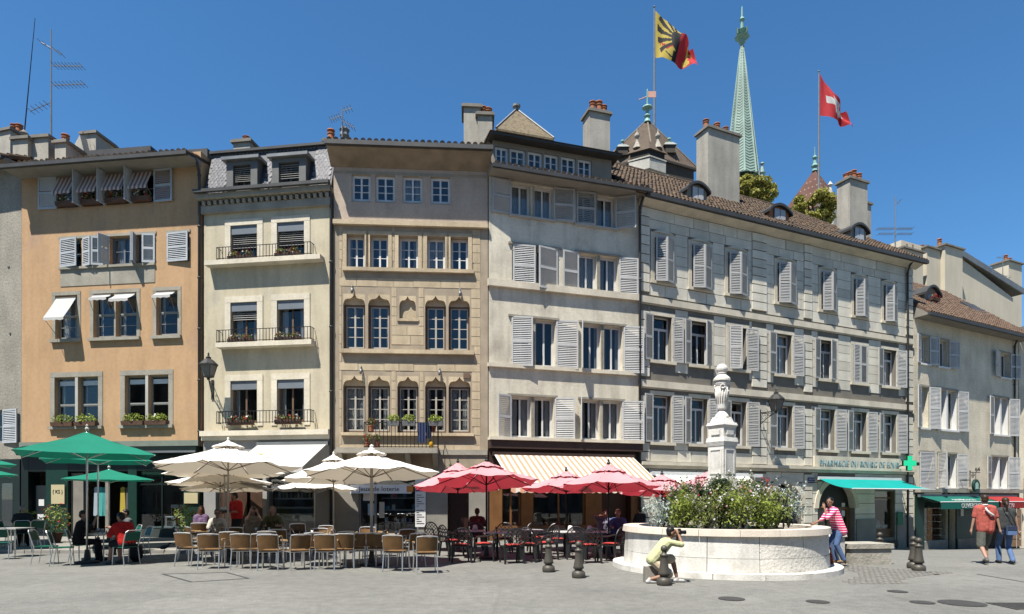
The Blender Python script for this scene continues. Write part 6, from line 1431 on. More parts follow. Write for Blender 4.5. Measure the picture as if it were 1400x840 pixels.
def put(proto, px, py, rzdeg, label, group):
    p = on(px, py); rzdeg += math.degrees(az(p)) + (0 if occ(label) else CJ.uniform(-15, 15)); p.y += 0 if occ(label) else CJ.uniform(-.16, .16)
    if proto not in USED:
        USED.add(proto); proto.location = p; proto.rotation_euler[2] = R(rzdeg); setp(proto, label, None, group); KIDS[proto] = list(proto.children); return proto
    return copy_tree(proto, None, p, R(rzdeg), label, group)
GA_ = 'green seated aluminium chairs under the green parasols'
for px,py,rz,lab in ((62,771,70,'empty green seated chair nearest the left shadow edge'),(86,773,80,'empty green seated chair beside the seated man in black'),(110,768,82,'aluminium chair under the man in the black shirt'),(172,772,215,'aluminium chair under the man in the red shirt'),(190,762,-70,'aluminium chair behind the man in red'),(176,758,-75,'aluminium chair of the man in grey'),(8,764,150,'aluminium chair at the left edge in front'),(31,748,178,'aluminium chair under the grey haired man at far left'),(46,747,205,'empty aluminium chair right of the grey haired man'),(14,748,60,'aluminium chair behind at the left edge')): put(PA,px,py,rz,lab,GA_)
GR_ = 'brown wicker chairs of the white parasol cafe'
W_ = [(293,776,178,'wicker chair at the left end of the front row'),(334,777,172,'second wicker chair of the front row from the left'),(405,779,183,'third wicker chair of the front row from the left'),(448,778,170,'fourth wicker chair of the front row from the left'),(486,774,178,'wicker chair just left of the thick pale parasol pole'),(540,781,176,'second last wicker chair at the right end of the front row'),(583,782,184,'last wicker chair at the right end of the front row'),
  (262,765,100,'wicker chair turned sideways at the far left of the cafe'),(274,758,90,'wicker chair behind the leftmost sideways one'),(366,771,160,'wicker chair between the second and third front chairs'),(382,765,185,'wicker chair in the second row behind the third front chair'),(430,766,-20,'wicker chair facing the camera behind the fourth front chair'),(472,766,95,'wicker chair turned sideways left of the thick pole'),(512,768,-90,'wicker chair right of the thick pale pole'),(560,768,10,'wicker chair facing the camera between the last two front chairs'),(322,762,-5,'wicker chair facing the camera behind the second front chair'),(297,759,0,'wicker chair of the woman with sunglasses'),(346,757,5,'wicker chair of the woman holding her head'),(373,756,-8,'wicker chair of the woman in green'),(275,752,170,'wicker chair of the dark haired woman seen from behind'),(314,772,165,'wicker chair squeezed between the first two front chairs'),(352,776,195,'wicker chair right behind the second front chair'),(427,774,175,'wicker chair squeezed between the third and fourth front chairs'),(465,771,205,'wicker chair turned away just right of the fourth front chair'),(500,761,-5,'wicker chair facing the camera behind the thick pole'),(410,756,10,'wicker chair facing the camera near the counter window'),(440,758,-15,'second wicker chair facing the camera near the counter window'),(525,760,80,'wicker chair sideways in the back row at the right'),(372,778,176,'front row wicker chair left of the third one'),(469,777,194,'front row wicker chair between the fourth one and the thick pole'),(517,774,165,'front row wicker chair just right of the thick pole'),(563,775,200,'front row wicker chair between the last two'),(264,773,150,'front wicker chair at the far left corner of the cafe')]
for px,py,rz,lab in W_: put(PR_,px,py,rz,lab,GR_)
GB_ = 'black lattice chairs under the red parasols'
B_ = [(596,752,150,'black lattice chair nearest the kiosk notice board'),(618,760,120,'black lattice chair left of the nearest red pole'),(630,768,190,'front black lattice chair under the leftmost red parasols'),(662,766,-95,'black lattice chair with red cushion facing left by the red pole'),(688,756,0,'black lattice chair in the back row under the timber window'),(700,770,185,'front black lattice chair second from the red pole'),(722,768,175,'front black lattice chair third from the red pole'),(746,764,-60,'black lattice chair with visible red cushion before the bollards'),(762,758,10,'black lattice chair by the middle red pole'),(789,764,170,'black lattice chair just right of the middle red pole'),(806,770,188,'front black lattice chair behind the right bollard'),(836,768,-110,'black lattice chair beside the fountain rim'),(845,757,0,'black lattice chair under the man in the blue shirt'),(826,756,20,'black lattice chair of the woman beside the man in blue'),(652,752,170,'black lattice chair of the person in dark red'),(735,754,30,'black lattice chair in the back row at the centre')]
for px,py,rz,lab in B_: put(PB,px,py,rz,lab,GB_)
def table(px, py, label, w=.7, top=None, legs=ALU, h=.73, round_=False, things=()):
    p = on(px,py); t = thing('cafe_table', label, 'table', p, 0, 'cafe tables')
    top = top or M('steel_table_top',(.5,.5,.48),.35,.06,5,metal=.6)
    mb = MB(); mb.lathe([(w/2-.01,h-.03),(w/2,h-.025),(w/2,h-.005),(w/2-.01,h)],28) if round_ else mb.box(-w/2,w/2,-w/2,w/2,h-.03,h); mb.build('table_top', top, t)
    if round_:
        mb = MB(); mb.tube([(0,0,.02),(0,0,h-.03)],.03,8); mb.build('pedestal', legs, t); mb = MB(); mb.lathe([(.24,0),(.22,.02),(.05,.06)],12); mb.build('foot', legs, t)
    else:
        for sx in (-1,1):
            for sy in (-1,1): mb = MB(); mb.tube([(sx*(w/2-.05),sy*(w/2-.05),0),(sx*(w/2-.05),sy*(w/2-.05),h-.03)],.016,6); mb.build('leg', legs, t)
    return p+Vector((0,0,h))
DT = M('dark_table_top',(.10,.075,.055),.4,.1,5); WT = M('white_table_top',(.72,.72,.70),.4,.04,5)
tg = table(136,766,'aluminium table between the men under the green parasols',.75); table(18,757,'aluminium table at the far left under the green parasol',.7)
TB = [table(px,py,'cafe table '+lab,.72,DT) for px,py,lab in ((283,764,'at the left end of the white parasol cafe'),(318,770,'behind the first two front wicker chairs'),(360,764,'in front of the woman holding her head'),(425,772,'behind the third and fourth front wicker chairs'),(470,773,'left of the thick pale parasol pole'),(535,773,'behind the last front wicker chairs'),(400,758,'in the back row near the counter window'))]
TC = [table(px,py,'round white table '+lab,.8,WT,IRON,round_=True) for px,py,lab in ((645,760,'under the nearest red parasol'),(680,764,'left of the timber window'),(772,762,'by the middle red pole'),(815,762,'nearest to the fountain rim'),(725,758,'in the middle of the red parasol terrace'))]
# small things on the tables
def small(kind, mb, mat, loc, label, cat, group, rz=0):
    o = mb.build(kind, mat, smooth=True); o.location = loc; o.rotation_euler=(0,0,rz); setp(o,label,cat,group)
GLS = M('drinking_glass',(.65,.68,.68),.15,.03,4,spec=.6)
gl = MB(); gl.lathe([(.025,0),(.035,.12),(.033,.12),(.023,.005)],10)
for k,(p,dx,dy) in enumerate([(tg,-.1,.1),(tg,.15,-.1),(TB[0],.1,0),(TB[2],-.2,0),(TB[2],.1,.15),(TB[3],0,.1),(TB[5],.1,.1),(TC[1],.1,0),(TC[3],-.1,0)]):
    m2 = MB(); m2.v = list(gl.v); m2.f = list(gl.f); m2.mi = list(gl.mi); small('drinking_glass', m2, GLS, p+Vector((dx,dy,.0)), 'drinking glass standing on a cafe table', 'glass', 'drinking glasses on the cafe tables')
for k,(p,dx,lab) in enumerate(((TC[0],.1,'nearest red parasol'),(TC[3],-.2,'fountain side red parasol'),(TC[2],.15,'middle red parasol'))):
    m2 = MB(); m2.strip([(-.05,.16),(0,.17),(.05,.16)],[(-.09,0),(0,0),(.09,0)],-.03,.03); small('menu_card', m2, WHITE, p+Vector((dx,-.1,0)), 'white folded menu card on the table under the '+lab, 'menu card', 'menu cards')
# ================================================================ planters by the shop, bag, pigeon, bollards, manholes
p = on(75,742); pot_plant(p,'red flowering shrub in a pot left of the seated man in black',.35,.24,LEAF,((BLR,40),),260,(.48,.45,.55),None,3,POT,.12)
p = on(253,744); pot_plant(p,'red flowering shrub in a pot at the left end of the wicker chairs',.35,.24,LEAF,((BLR,16),),260,(.42,.42,.55),None,4,POT,.12)
p = on(36,742); pot_plant(p,'yellow green plant in the dark behind the grey haired man',.5,.2,LEAFY,(),120,(.4,.35,.35),None,5,POT,.1)
t = thing('backpack','black backpack on the ground behind the chair of the man in red','backpack',on(186,768),.3); BKM = M('black_nylon',(.015,.015,.017),.7,.1,5)
mb = MB(); mb.ell((0,0,.22),.17,.13,.24,14,9); mb.build('bag', BKM, t, smooth=True); mb = MB(); mb.ell((0,-.12,.15),.12,.06,.11,12,7); mb.build('pocket', BKM, t, smooth=True); mb = MB(); mb.tube([(-.08,.05,.42),(-.1,.16,.35),(-.1,.17,.12)],.018,5); mb.build('strap', BKM, t); mb = MB(); mb.tube([(.08,.05,.42),(.1,.16,.35),(.1,.17,.12)],.018,5); mb.build('strap', BKM, t)
p = on(225,754); t = thing('pigeon','small dark pigeon walking along the kerb','pigeon',p,R(20)); PG = M('pigeon_grey',(.07,.075,.085),.7,.25,20)
mb = MB(); mb.ell((0,0,.13),.13,.06,.062,12,8,Matrix.Rotation(R(-18),3,'Y')); mb.cap((.08,0,.16),(.13,0,.22),.035,.026,8); mb.ell((.145,0,.235),.032,.025,.027,10,6); mb.cap((-.1,0,.12),(-.2,0,.10),.03,.012,6); mb.cap((.17,0,.232),(.19,0,.228),.008,.003,5)
for sy in (-.025,.025): mb.tube([(.01,sy,.09),(.0,sy,.0),(.03,sy,.0)],.006,4)
mb.build('body', PG, t, smooth=True)
BRZ = M('weathered_bronze_paint',(.125,.115,.095),.5,.12,6,.15,40,metal=.25)
bl_ = MB(); bl_.lathe([(.135,0),(.14,.02),(.145,.06),(.135,.12),(.10,.145),(.075,.16),(.085,.18),(.115,.20),(.105,.24),(.082,.36),(.072,.50),(.07,.55),(.082,.56),(.082,.585),(.05,.60),(.038,.62),(.045,.635)],18)
bme = bl_.mesh('post',True); bme.materials.append(BRZ); bs = MB(); bs.ell((0,0,.695),.068,.068,.068,16,10); bsm = bs.mesh('ball',True); bsm.materials.append(BRZ)
for px,py,lab in ((750,782,'bronze bollard left of the pair before the red parasols'),(791,790,'bronze bollard nearest the fountain step at left'),(908,800,'bronze bollard in front of the crouching photographer'),(1249,777,'rear bollard of the pair at the right'),(1256,781,'front bollard of the pair at the right'),(1203,767,'single bollard by the stone well')):
    t = thing('bollard', lab, 'bollard', gp(px,py), 0, 'bronze bollards on the square'); obj('post', bme, None, t); obj('ball', bsm, None, t)
CI = M('cast_iron_cover',(.075,.072,.068),.7,.2,12,.5,60)
for px,py,r,lab in ((1118,823,.14,'small manhole cover left of the big one'),(1227,809,.13,'small manhole cover highest of the four at right'),(1261,824,.14,'small manhole cover just left of the big one'),(1315,825,.26,'large round manhole cover at the lower right'),(1263,784,.24,'flat cover just below the bollard pair'),(1000,819,.17,'manhole cover below the fountain')):
    p = gp(px,py); t = thing('manhole_cover', lab, 'manhole cover', p+Vector((0,0,.0)), 0, 'manhole covers')
    k_ = 1.25; mb = MB(); mb.lathe([(r*k_,-.02),(r*k_,.006),(r*k_*.9,.006)],28); mb.build('ring', CI, t); mb = MB(); mb.lathe([(r*k_*.88,-.02),(r*k_*.88,.009),(.02,.009)],28); mb.build('lid', CI, t)
p = gp(1398,829); mb = MB(); 
for k in range(6): mb.box(-.3,.3,-.27+k*.1,-.21+k*.1,-.02,.008)
mb.box(-.34,-.302,-.3,.3,-.02,.008); mb.box(.302,.34,-.3,.3,-.02,.008); o = mb.build('drain_grate', CI); o.location = p; setp(o,'dark drain grate at the lower right edge','drain')
# asphalt repair seams
SEAM = M('bitumen_seam',(.075,.073,.068),.8,.2,6)
def seam(pts, w=.035):
    P_ = [gp(*q) for q in pts]; mb = MB()
    for a,b in zip(P_[:-1],P_[1:]):
        d = (b-a).normalized(); n_ = Vector((-d.y,d.x,0))*w/2; up = Vector((0,0,.002)); mb.add([a-n_+up,b-n_+up,b+n_+up,a+n_+up],[(0,1,2,3)])
    o = mb.build('asphalt_seam', SEAM, kind='structure')
seam([(222,785),(262,796),(340,791),(310,783),(222,785)],.05); seam([(1170,795),(1222,792),(1225,790)],.04); seam([(1335,785),(1400,796)],.04); 
# setts right of the fountain
mb = MB(); rnd = random.Random(8); c0 = pt(987,17.35)
for i in range(70):
    for j in range(34):
        x = 6.6+i*.115+(j%2)*.05; y = 14.2*K+j*.115*K*1.1
        d = math.hypot(x-c0.x,y-c0.y)
        a = gp(1265,775)
        if d < 2.85 or d > 5.0-1.4*abs(math.sin(j*.13+1)): continue
        z = zg(x,y); s_ = .05; h = .012+rnd.uniform(-.004,.006); mb.frustum(x-s_,x+s_,y-s_,y+s_,z-.01,x-s_*.85,x+s_*.85,y-s_*.85,y+s_*.85,z+h)
mb.build('paving_setts', M('grey_setts',(.25,.24,.215),.85,.2,9,rnd=0), kind='stuff')
# ================================================================ fountain
FC = pt(987,17.8); FC.z = 0
ft = thing('fountain','round pale limestone fountain basin with central column and urn','fountain',FC)
FS = M('pale_fountain_stone',(.98,.945,.86),.9,.10,2,.35,30,streak=.30,rnd=.06,fine=.09,col2=(.66,.63,.54),c2s=2.4,c2lo=.54,c2hi=.74); FR = M('fountain_rim_stone',(.86,.76,.63),.85,.12,2,.25,30,rnd=.07,fine=.07); FB = M('rough_fountain_stone',(.92,.88,.79),.95,.12,2,1.0,14,fine=.12)
def arc(r0,r1,z0,z1,a0,a1,n,top=None):
    mb = MB(); vs_ = []; fs = []
    for i in range(n+1):
        a = a0+(a1-a0)*i/n; c_,s_ = math.cos(a),math.sin(a)
        vs_ += [(r0*c_,r0*s_,z0),(r1*c_,r1*s_,z0),((top or r1)*c_,(top or r1)*s_,z1),(r0*c_,r0*s_,z1)]
    for i in range(n):
        a,b = 4*i,4*i+4; fs += [(a+1,b+1,b+2,a+2),(a+2,b+2,b+3,a+3),(a+3,b+3,b,a),(a,b,b+1,a+1)]
    fs += [(0,1,2,3),(4*n+3,4*n+2,4*n+1,4*n)]; return mb.add(vs_,fs)
RB_ = 2.33
for k in range(14):
    g = .003; a0,a1 = 2*math.pi*k/14+g+.22, 2*math.pi*(k+1)/14-g+.22
    for z0,z1,r,nm in ((.12,.40,RB_+.02,'base_stone'),(.408,.86,RB_,'wall_stone')):
        am = ((a0+a1)/2) % (2*math.pi); rough = 4.75 < am < 5.5
        arc(r-.28,r,z0,z1,a0,a1,8,r-.015).build(nm, FB if rough else FS, ft)
for k in range(18):
    g = .002; a0,a1 = 2*math.pi*k/18+g, 2*math.pi*(k+1)/18-g; arc(RB_-.34,RB_+.055,.865,1.0,a0,a1,6,RB_+.03).build('rim_stone', FR, ft)
for k in range(16):
    g = .003; a0,a1 = 2*math.pi*k/16+g, 2*math.pi*(k+1)/16-g; arc(RB_-.3,2.64,-.25,.115,a0,a1,6,2.62).build('step_stone', FS, ft)
mb = MB(); mb.lathe([(RB_-.29,-.1),(RB_-.29,.74)],40); wt = mb.build('water', M('fountain_water',(.03,.05,.04),.06,.1,4,.15,12,spec=.6), ft)
mb = MB(); mb.tube([(1.2,-2.04,.52),(1.75,-1.62,.52)],.03,6); mb.tube([(.75,-2.28,.5),(1.25,-2.05,.5)],.035,6); mb.build('clamp', IRON, ft) if False else None
# column
rzc = R(33); cz = lambda y: EYE+(HY-y)*.01735
col = lambda mb,nm,sm=False: obj(nm, mb.mesh(nm,sm), FS, ft, rz=rzc)
def sq(s0,z0,s1,z1): mb = MB(); mb.frustum(-s0,s0,-s0,s0,z0,-s1,s1,-s1,s1,z1); return mb
col(sq(.52,.0,.52,.9),'pedestal'); col(sq(.42,.9,.42,1.85),'pedestal'); col(sq(.31,1.852,.245,cz(651)),'column_base'); 
sh = MB(); s_=.23; sh.frustum(-s_,s_,-s_,s_,cz(651)+.002,-s_,s_,-s_,s_,cz(609)); col(sh,'column_shaft')
for rz_ in range(4):
    pn = MB(); z0,z1 = cz(648),cz(613); w=.17
    for a,b,c_,d_ in ((-w,w,z0,z0+.03),(-w,w,z1-.03,z1),(-w,-w+.03,z0+.031,z1-.031),(w-.03,w,z0+.031,z1-.031)): pn.box(a,b,-s_-.015,-s_-.001,c_,d_)
    obj('shaft_panel', pn.mesh('shaft_panel'), FS, ft, rz=rzc+rz_*math.pi/2)
col(sq(.24,cz(609)+.002,.268,cz(603)),'capital'); col(sq(.268,cz(603)+.002,.25,cz(597)),'capital'); col(sq(.225,cz(597)+.002,.225,cz(584)),'block')
for k in range(4):
    mb = MB(); z0,z1=cz(595),cz(586); mb.frustum(-.15,.15,-.227,-.225,z0,-.15,.15,-.227,-.225,z1); mb.frustum(-.12,.12,-.25,-.225,z0+.03,-.12,.12,-.25,-.225,z1-.02); obj('diamond_panel', mb.mesh('diamond_panel'), FS, ft, rz=rzc+k*math.pi/2)
col(sq(.225,cz(584)+.002,.262,cz(580)),'cornice'); col(sq(.262,cz(580)+.002,.24,cz(576)),'cornice'); col(sq(.20,cz(576)+.002,.155,cz(568)),'urn_plinth')
mb = MB(); q=lambda r,y:(r,cz(y)); mb.lathe([q(.17,568),q(.16,566),q(.08,560),q(.07,558),q(.10,557),q(.11,556),q(.135,545),q(.155,530),q(.16,526),q(.155,524)],20); col(mb,'urn_body',False)
for k in range(16):
    a = k*math.pi/8; mb = MB(); mb.tube([(.128*math.cos(a),.128*math.sin(a),cz(548)),(.160*math.cos(a),.160*math.sin(a),cz(527))],.016,5); col(mb,'urn_flute',True)
mb = MB(); mb.lathe([q(.165,524),q(.18,521),q(.17,518),q(.205,517),q(.20,514),q(.15,511),q(.10,508.5),q(.075,507.5),q(.11,507),q(.11,505.5)],20); col(mb,'urn_lid',False)
for k in range(4):
    a = k*math.pi/2+math.pi/4; mb = MB(); mb.tube([(.17*math.cos(a)+.05*math.cos(i)*-math.sin(a),.17*math.sin(a)+.05*math.cos(i)*math.cos(a),cz(526)+.05*math.sin(i)) for i in [j*.63 for j in range(11)]],.014,5); col(mb,'urn_ring',True)
mb = MB(); mb.ell((0,0,cz(500.5)),.135,.135,.13,18,12); col(mb,'ball',True)
# planters, rack and plants in the basin
mb = MB(); 
for k in range(24):
    a0,a1 = 2*math.pi*k/24, 2*math.pi*(k+1)/24
    mb.tube([(1.45*math.cos(a0),1.45*math.sin(a0),1.62),(1.45*math.cos(a1),1.45*math.sin(a1),1.62)],.018,5)
for k in range(6): a = k*math.pi/3+.3; mb.tube([(1.45*math.cos(a),1.45*math.sin(a),.4),(1.45*math.cos(a),1.45*math.sin(a),1.63)],.018,5)
o = mb.build('plant_rack', IRON); o.location = FC; setp(o,'black iron hoop rack holding the plants in the fountain','rack')
PGB = M('green_planter',(.02,.06,.045),.5,.1,4)
for k in range(8):
    a = 2*math.pi*k/8+.2; p = FC+Vector((1.15*math.cos(a),1.15*math.sin(a),.72)); t = thing('planter_trough', 'dark green planter trough standing in the fountain water', 'planter', p, a+math.pi/2, 'planter troughs in the fountain'); mb = MB(); mb.frustum(-.36,.36,-.14,.14,0,-.42,.42,-.17,.17,.24); mb.build('trough', PGB, t); mb = MB(); mb.box(-.38,.38,-.13,.13,.22,.245); mb.build('soil', BARK, t)
def bush(px, py, rx, rz_, dd, mat, bl, label, n=300, sz=.085, seed=0):
    rx *= 1.15; rz_ *= 1.1
    p = pt(px,17.35+dd,py); rnd = random.Random(seed); t = thing('flowering_bush', label, 'bush', (p.x,p.y,.96), 0, 'flowering plants in the fountain'); zc = p.z-.96
    mb = MB()
    for k in range(5): a = rnd.uniform(0,6.28); mb.tube([(0,0,0),(rx*.3*math.cos(a),rx*.3*math.sin(a),zc*.6),(rx*.75*math.cos(a),rx*.75*math.sin(a),zc+rz_*rnd.uniform(0,.9))],[.014,.01,.004],4)
    mb.build('stem', BARK, t)
    mb = MB()
    for k in range(7):
        a = rnd.uniform(0,6.28); q = rnd.uniform(.1,.7); mb.leaves((rx*q*math.cos(a),rx*q*math.sin(a),zc+rz_*rnd.uniform(-.65,.75)),(rx*.5,rx*.5,rz_*.45),n//6,sz,asp=.45,rnd=rnd)
    mb.leaves((0,0,zc*.5),(rx*.8,rx*.6,zc*.5),n//3,sz,asp=.4,rnd=rnd)
    ws = MB(); wb = MB()
    for k in range(16):
        a = rnd.uniform(0,6.28); q = rnd.uniform(.3,1.15); top = Vector((rx*q*math.cos(a), rx*q*math.sin(a), zc+rz_*rnd.uniform(.5,1.35))); md = Vector((top.x*.45, top.y*.45, top.z*.62)); ws.tube([(0,0,zc*.2),md,top],[.006,.004,.002],3)
        for j in range(7): p_ = md.lerp(top, .25+.75*j/6); mb.leaves(p_,(.04,.04,.03),2,sz*.9,asp=.3,rnd=rnd)
        if bl: wb.leaves(top,(.03,.03,.06),3,.05,asp=.9,rnd=rnd)
    ws.build('wispy_stems', mat, t, kind='stuff'); 
    if wb.v: wb.build('tip_blossom', bl[0][0], t, kind='stuff')
    mb.build('foliage', mat, t, kind='stuff')
    for m,k in bl: mb = MB(); mb.leaves((0,0,zc+rz_*.15),(rx*1.05,rx*1.05,rz_*1.05),int(k*1.1),.05,shell=.6,asp=.95,rnd=rnd); mb.build('blossom', m, t, kind='stuff')
WP = ((BLW,20),(BLP,9))
BU = [(906,704,.42,.30,-.2,LEAFG,((BLW,12),),'silver leaved plant leaning out at the left of the fountain'),(925,693,.36,.36,-.4,LEAF,WP,'bushy plant at the left front of the fountain'),(936,702,.34,.34,-1.0,LEAFY,(),'bright yellow green shrub at the left front of the fountain'),(950,684,.42,.42,.1,LEAF,WP+((BLR,4),),'tall leafy plant left of the column'),(966,700,.40,.34,-1.2,LEAF,WP,'low flowering plant at the front left of the column'),(984,690,.40,.40,-.9,LEAF,WP+((BLR,8),),'white flowering plant in front of the column'),(1006,696,.42,.38,-1.2,LEAFY,WP,'low bright plant in front of the column to the right'),(1016,684,.44,.44,-.3,LEAF,WP,'tall white flowering plant right of the column'),(1036,690,.40,.40,-.8,LEAF,WP+((BLR,3),),'leafy plant right of the tall white flowering one'),(1047,703,.34,.32,-1.0,LEAFY,(),'bright yellow green shrub at the right front of the fountain'),(1062,693,.40,.36,-.4,LEAF,((BLW,28),),'white flowering plant second from right in the fountain'),(1078,688,.38,.34,0,LEAFG,((BLW,30),(BLP,14)),'pale blossoming plant leaning out at the right of the fountain'),(932,674,.30,.24,.4,LEAFD,((BLR,26),),'dark plant with red blossoms high on the left of the rack'),(968,672,.34,.26,-.2,LEAFD,((BLP,8),),'dark purple leaved plant at the foot of the column'),(1036,672,.30,.22,.2,LEAFD,((BLR,20),),'dark plant with red blossoms high on the right of the rack'),(985,668,.24,.22,-.6,LEAFD,(),'dark broad leaved plant before the column base')]
for k,(px,py,rx,rz_,dd,mat,bl,lab) in enumerate(BU): bush(px,py,rx,rz_,dd,mat,bl,lab,seed=k)
# stone well and post
OS = M('old_limestone',(.52,.49,.41),.95,.2,2.5,.8,16,fine=.14)
p = gp(1176,770); t = thing('stone_trough','low weathered stone trough right of the leaning woman','trough',p,R(8)); mb = MB(); mb.box(-.56,.56,-.4,.4,-.2,.40); mb.build('body', OS, t); mb = MB(); mb.box(-.60,.60,-.44,.44,.402,.52); mb.build('top_slab', OS, t)
p = gp(1142,772); t = thing('stone_post','pale stone post with cap between the fountain and the trough','post',p,R(20)); mb = MB(); mb.box(-.15,.15,-.15,.15,-.2,.70); mb.build('shaft', FS, t); mb = MB(); mb.frustum(-.19,.19,-.19,.19,.702,-.17,.17,-.17,.17,.80); mb.build('cap_stone', FS, t)
# newspaper rack and folded umbrella by the bar
p = pt(1385,41,749); t = thing('wicker_screen','tan wicker drawers or screen beside the bar at the right','rack',p,b6.rz); WK = M('tan_wicker',(.40,.24,.13),.8,.2,6)
for k in range(5): mb = MB(); mb.box(-.55,.55,-.15,.15,.08+k*.42,.46+k*.42); mb.build('drawer', WK, t); 
mb = MB(); 
for x in (-.58,0,.56): mb.box(x,x+.04,-.17,-.151,0,2.2)
mb.build('frame', M('pale_frame',(.6,.55,.48),.7), t)
# ================================================================ people
SKIN = M('skin_light',(.52,.31,.22),.6,.06,6); SKINT = M('skin_tan',(.40,.22,.14),.6,.06,6); EYEM = M('eye_dark',(.02,.015,.012),.3); LIP = M('lip',(.38,.13,.11),.5)
def remesh(mb, name, voxel, mat, parent, smooth_it=2):
    me = mb.mesh(name); o = bpy.data.objects.new(name, me); COL.objects.link(o)
    m = o.modifiers.new('r','REMESH'); m.mode = 'VOXEL'; m.voxel_size = voxel; m.use_smooth_shade = True
    if smooth_it: s_ = o.modifiers.new('s','SMOOTH'); s_.iterations = smooth_it; s_.factor = .5
    dg = bpy.context.evaluated_depsgraph_get(); nm = bpy.data.meshes.new_from_object(o.evaluated_get(dg)); bpy.data.objects.remove(o); bpy.data.meshes.remove(me)
    nm.name = name; nm.materials.clear(); nm.materials.append(mat); return obj(name, nm, None, parent)
def ik(a, b, l1, l2, pole):
    a, b = Vector(a), Vector(b); d = b-a; L_ = d.length; mx = (l1+l2)*.999
    if L_ > mx: b = a+d*(mx/L_); d = b-a; L_ = mx
    u = d.normalized(); x = (l1*l1-l2*l2+L_*L_)/(2*L_); h = math.sqrt(max(0,l1*l1-x*x)); p = Vector(pole)-u*Vector(pole).dot(u)
    p = p.normalized() if p.length > 1e-5 else u.orthogonal().normalized(); return a+u*x+p*h, b
def person(label, loc, rz, pelvis, lean=5, side=0, hands=None, feet=None, face=(0,1,0), shirt=None, sleeve=.45, pants=None, plen=1.0, hair=None, hairstyle='short', shoes=None, skin=SKIN, s=1.0, female=False, vox=.011, kpole=None, epole=None, twist=0, slim=1.0, shirt_len=.0, bare=False):
    """facing +Y; pelvis (x,y,z); hands/feet targets (left,right); returns the thing and joint table"""
    t = thing('person', label, 'person', loc, rz); g = slim
    pe = Vector(pelvis); tw = Matrix.Rotation(R(twist),3,'Z'); up = (Matrix.Rotation(R(-lean),3,'X') @ Matrix.Rotation(R(side),3,'Y')) @ Vector((0,0,1))
    rt = tw @ Vector((1,0,0)); rt = (rt-up*rt.dot(up)).normalized(); fw = up.cross(rt)
    shw, hpw = (.165,.088) if female else (.19,.085)
    chest = pe+up*.34*s; nk = pe+up*.53*s; hd = nk+up*.06*s+Vector(face).normalized()*.03*s+Vector((0,0,.10*s)); J = {}
    J['sh'] = [pe+up*.475*s+rt*sd*shw*s for sd in (-1,1)]; J['hip'] = [pe+rt*sd*hpw*s-up*.03*s for sd in (-1,1)]
    feet = feet or [(-.1,.1,.08),(.1,.0,.08)]; hands = hands or [(-.3,.1,.8),(.3,.1,.8)]
    kp = kpole or [(0,1,.25)]*2; ep = epole or [(-.5,-1,-.4),(.5,-1,-.4)]
    J['kn'],J['an'],J['el'],J['ha'] = [],[],[],[]
    for i in (0,1):
        k,a = ik(J['hip'][i], feet[i], .445*s, .43*s, kp[i]); J['kn'].append(k); J['an'].append(a)
        e,h = ik(J['sh'][i], hands[i], .29*s, .255*s, ep[i]); J['el'].append(e); J['ha'].append(h)
    F_ = Vector(face).normalized(); Fr = F_.cross(Vector((0,0,1))).normalized(); Fu = Fr.cross(F_); HR = Matrix((Fr,F_,Fu)).transposed()
    mb = MB(); q = s*g
    for i in (0,1):
        mb.cap(J['sh'][i]-up*.03*s-rt*(i*2-1)*.05*s, J['hip'][i]+up*.04*s, .088*q, .098*q); mb.cap(J['sh'][i], J['el'][i], .048*q, .038*q); mb.cap(J['el'][i], J['ha'][i], .038*q, .025*q)
        mb.cap(J['hip'][i], J['kn'][i], .080*q, .054*q); mb.cap(J['kn'][i], J['kn'][i].lerp(J['an'][i],.35), .052*q, .056*q); mb.cap(J['kn'][i].lerp(J['an'][i],.35), J['an'][i], .054*q, .034*q)
        ft_ = tw @ Vector((0,1,0)); ft_.z = 0; mb.cap(J['an'][i]-Vector((0,0,.035*s)), J['an'][i]+ft_*.13*s-Vector((0,0,.052*s)), .036*s, .026*s)
        # hand: palm, four unequal bent fingers, thumb from the side of the palm
        d = (J['ha'][i]-J['el'][i]).normalized(); n1 = d.cross(Vector((0,0,1)) if abs(d.z) < .9 else fw).normalized(); n2 = n1.cross(d).normalized(); w0 = J['ha'][i]
        mb.cap(w0, w0+d*.07*s, .026*s, .030*s, 8)
        for k in range(4):
            off = n2*(.030-.02*k)*s; L_ = (.060,.072,.066,.050)[k]*s; a = w0+d*.085*s+off; b = a+d*L_*.55+n1*.010*s; c = b+(d*.75+n1*.6).normalized()*L_*.5; mb.cap(a-d*.03*s,b,.0095*s,.0085*s,6); mb.cap(b,c,.0085*s,.007*s,6)
        a = w0+d*.025*s+n2*.024*s; b = a+(d*.5+n2*.85).normalized()*.035*s; mb.cap(a,b,.012*s,.010*s,6); mb.cap(b,b+(d*.9+n2*.3).normalized()*.032*s,.010*s,.008*s,6)
    mb.cap(chest, pe+up*.05*s, .10*q, .10*q); mb.cap(J['sh'][0]+rt*.05*s, J['sh'][1]-rt*.05*s, .075*q, .075*q); mb.cap(nk-up*.07*s, hd-Vector((0,0,.05*s)), .052*s*(.9 if female else 1), .048*s)
    hp = lambda x,y,z: hd+HR @ (Vector((x,y,z))*s)
    mb.ell(hp(0,-.008,.02),.075*s,.092*s,.098*s,16,10,HR); mb.ell(hp(0,.025,-.045),.055*s,.060*s,.062*s,12,8,HR); mb.cap(hp(0,.082,.005),hp(0,.106,-.022),.008*s,.014*s,8); mb.cap(hp(0,.07,-.075),hp(0,.078,-.085),.02*s,.018*s,8)
    for sd in (-1,1): mb.ell(hp(sd*.076,-.005,-.008),.012*s,.022*s,.032*s,8,6,HR)
    body = remesh(mb,'body',vox,skin,t)
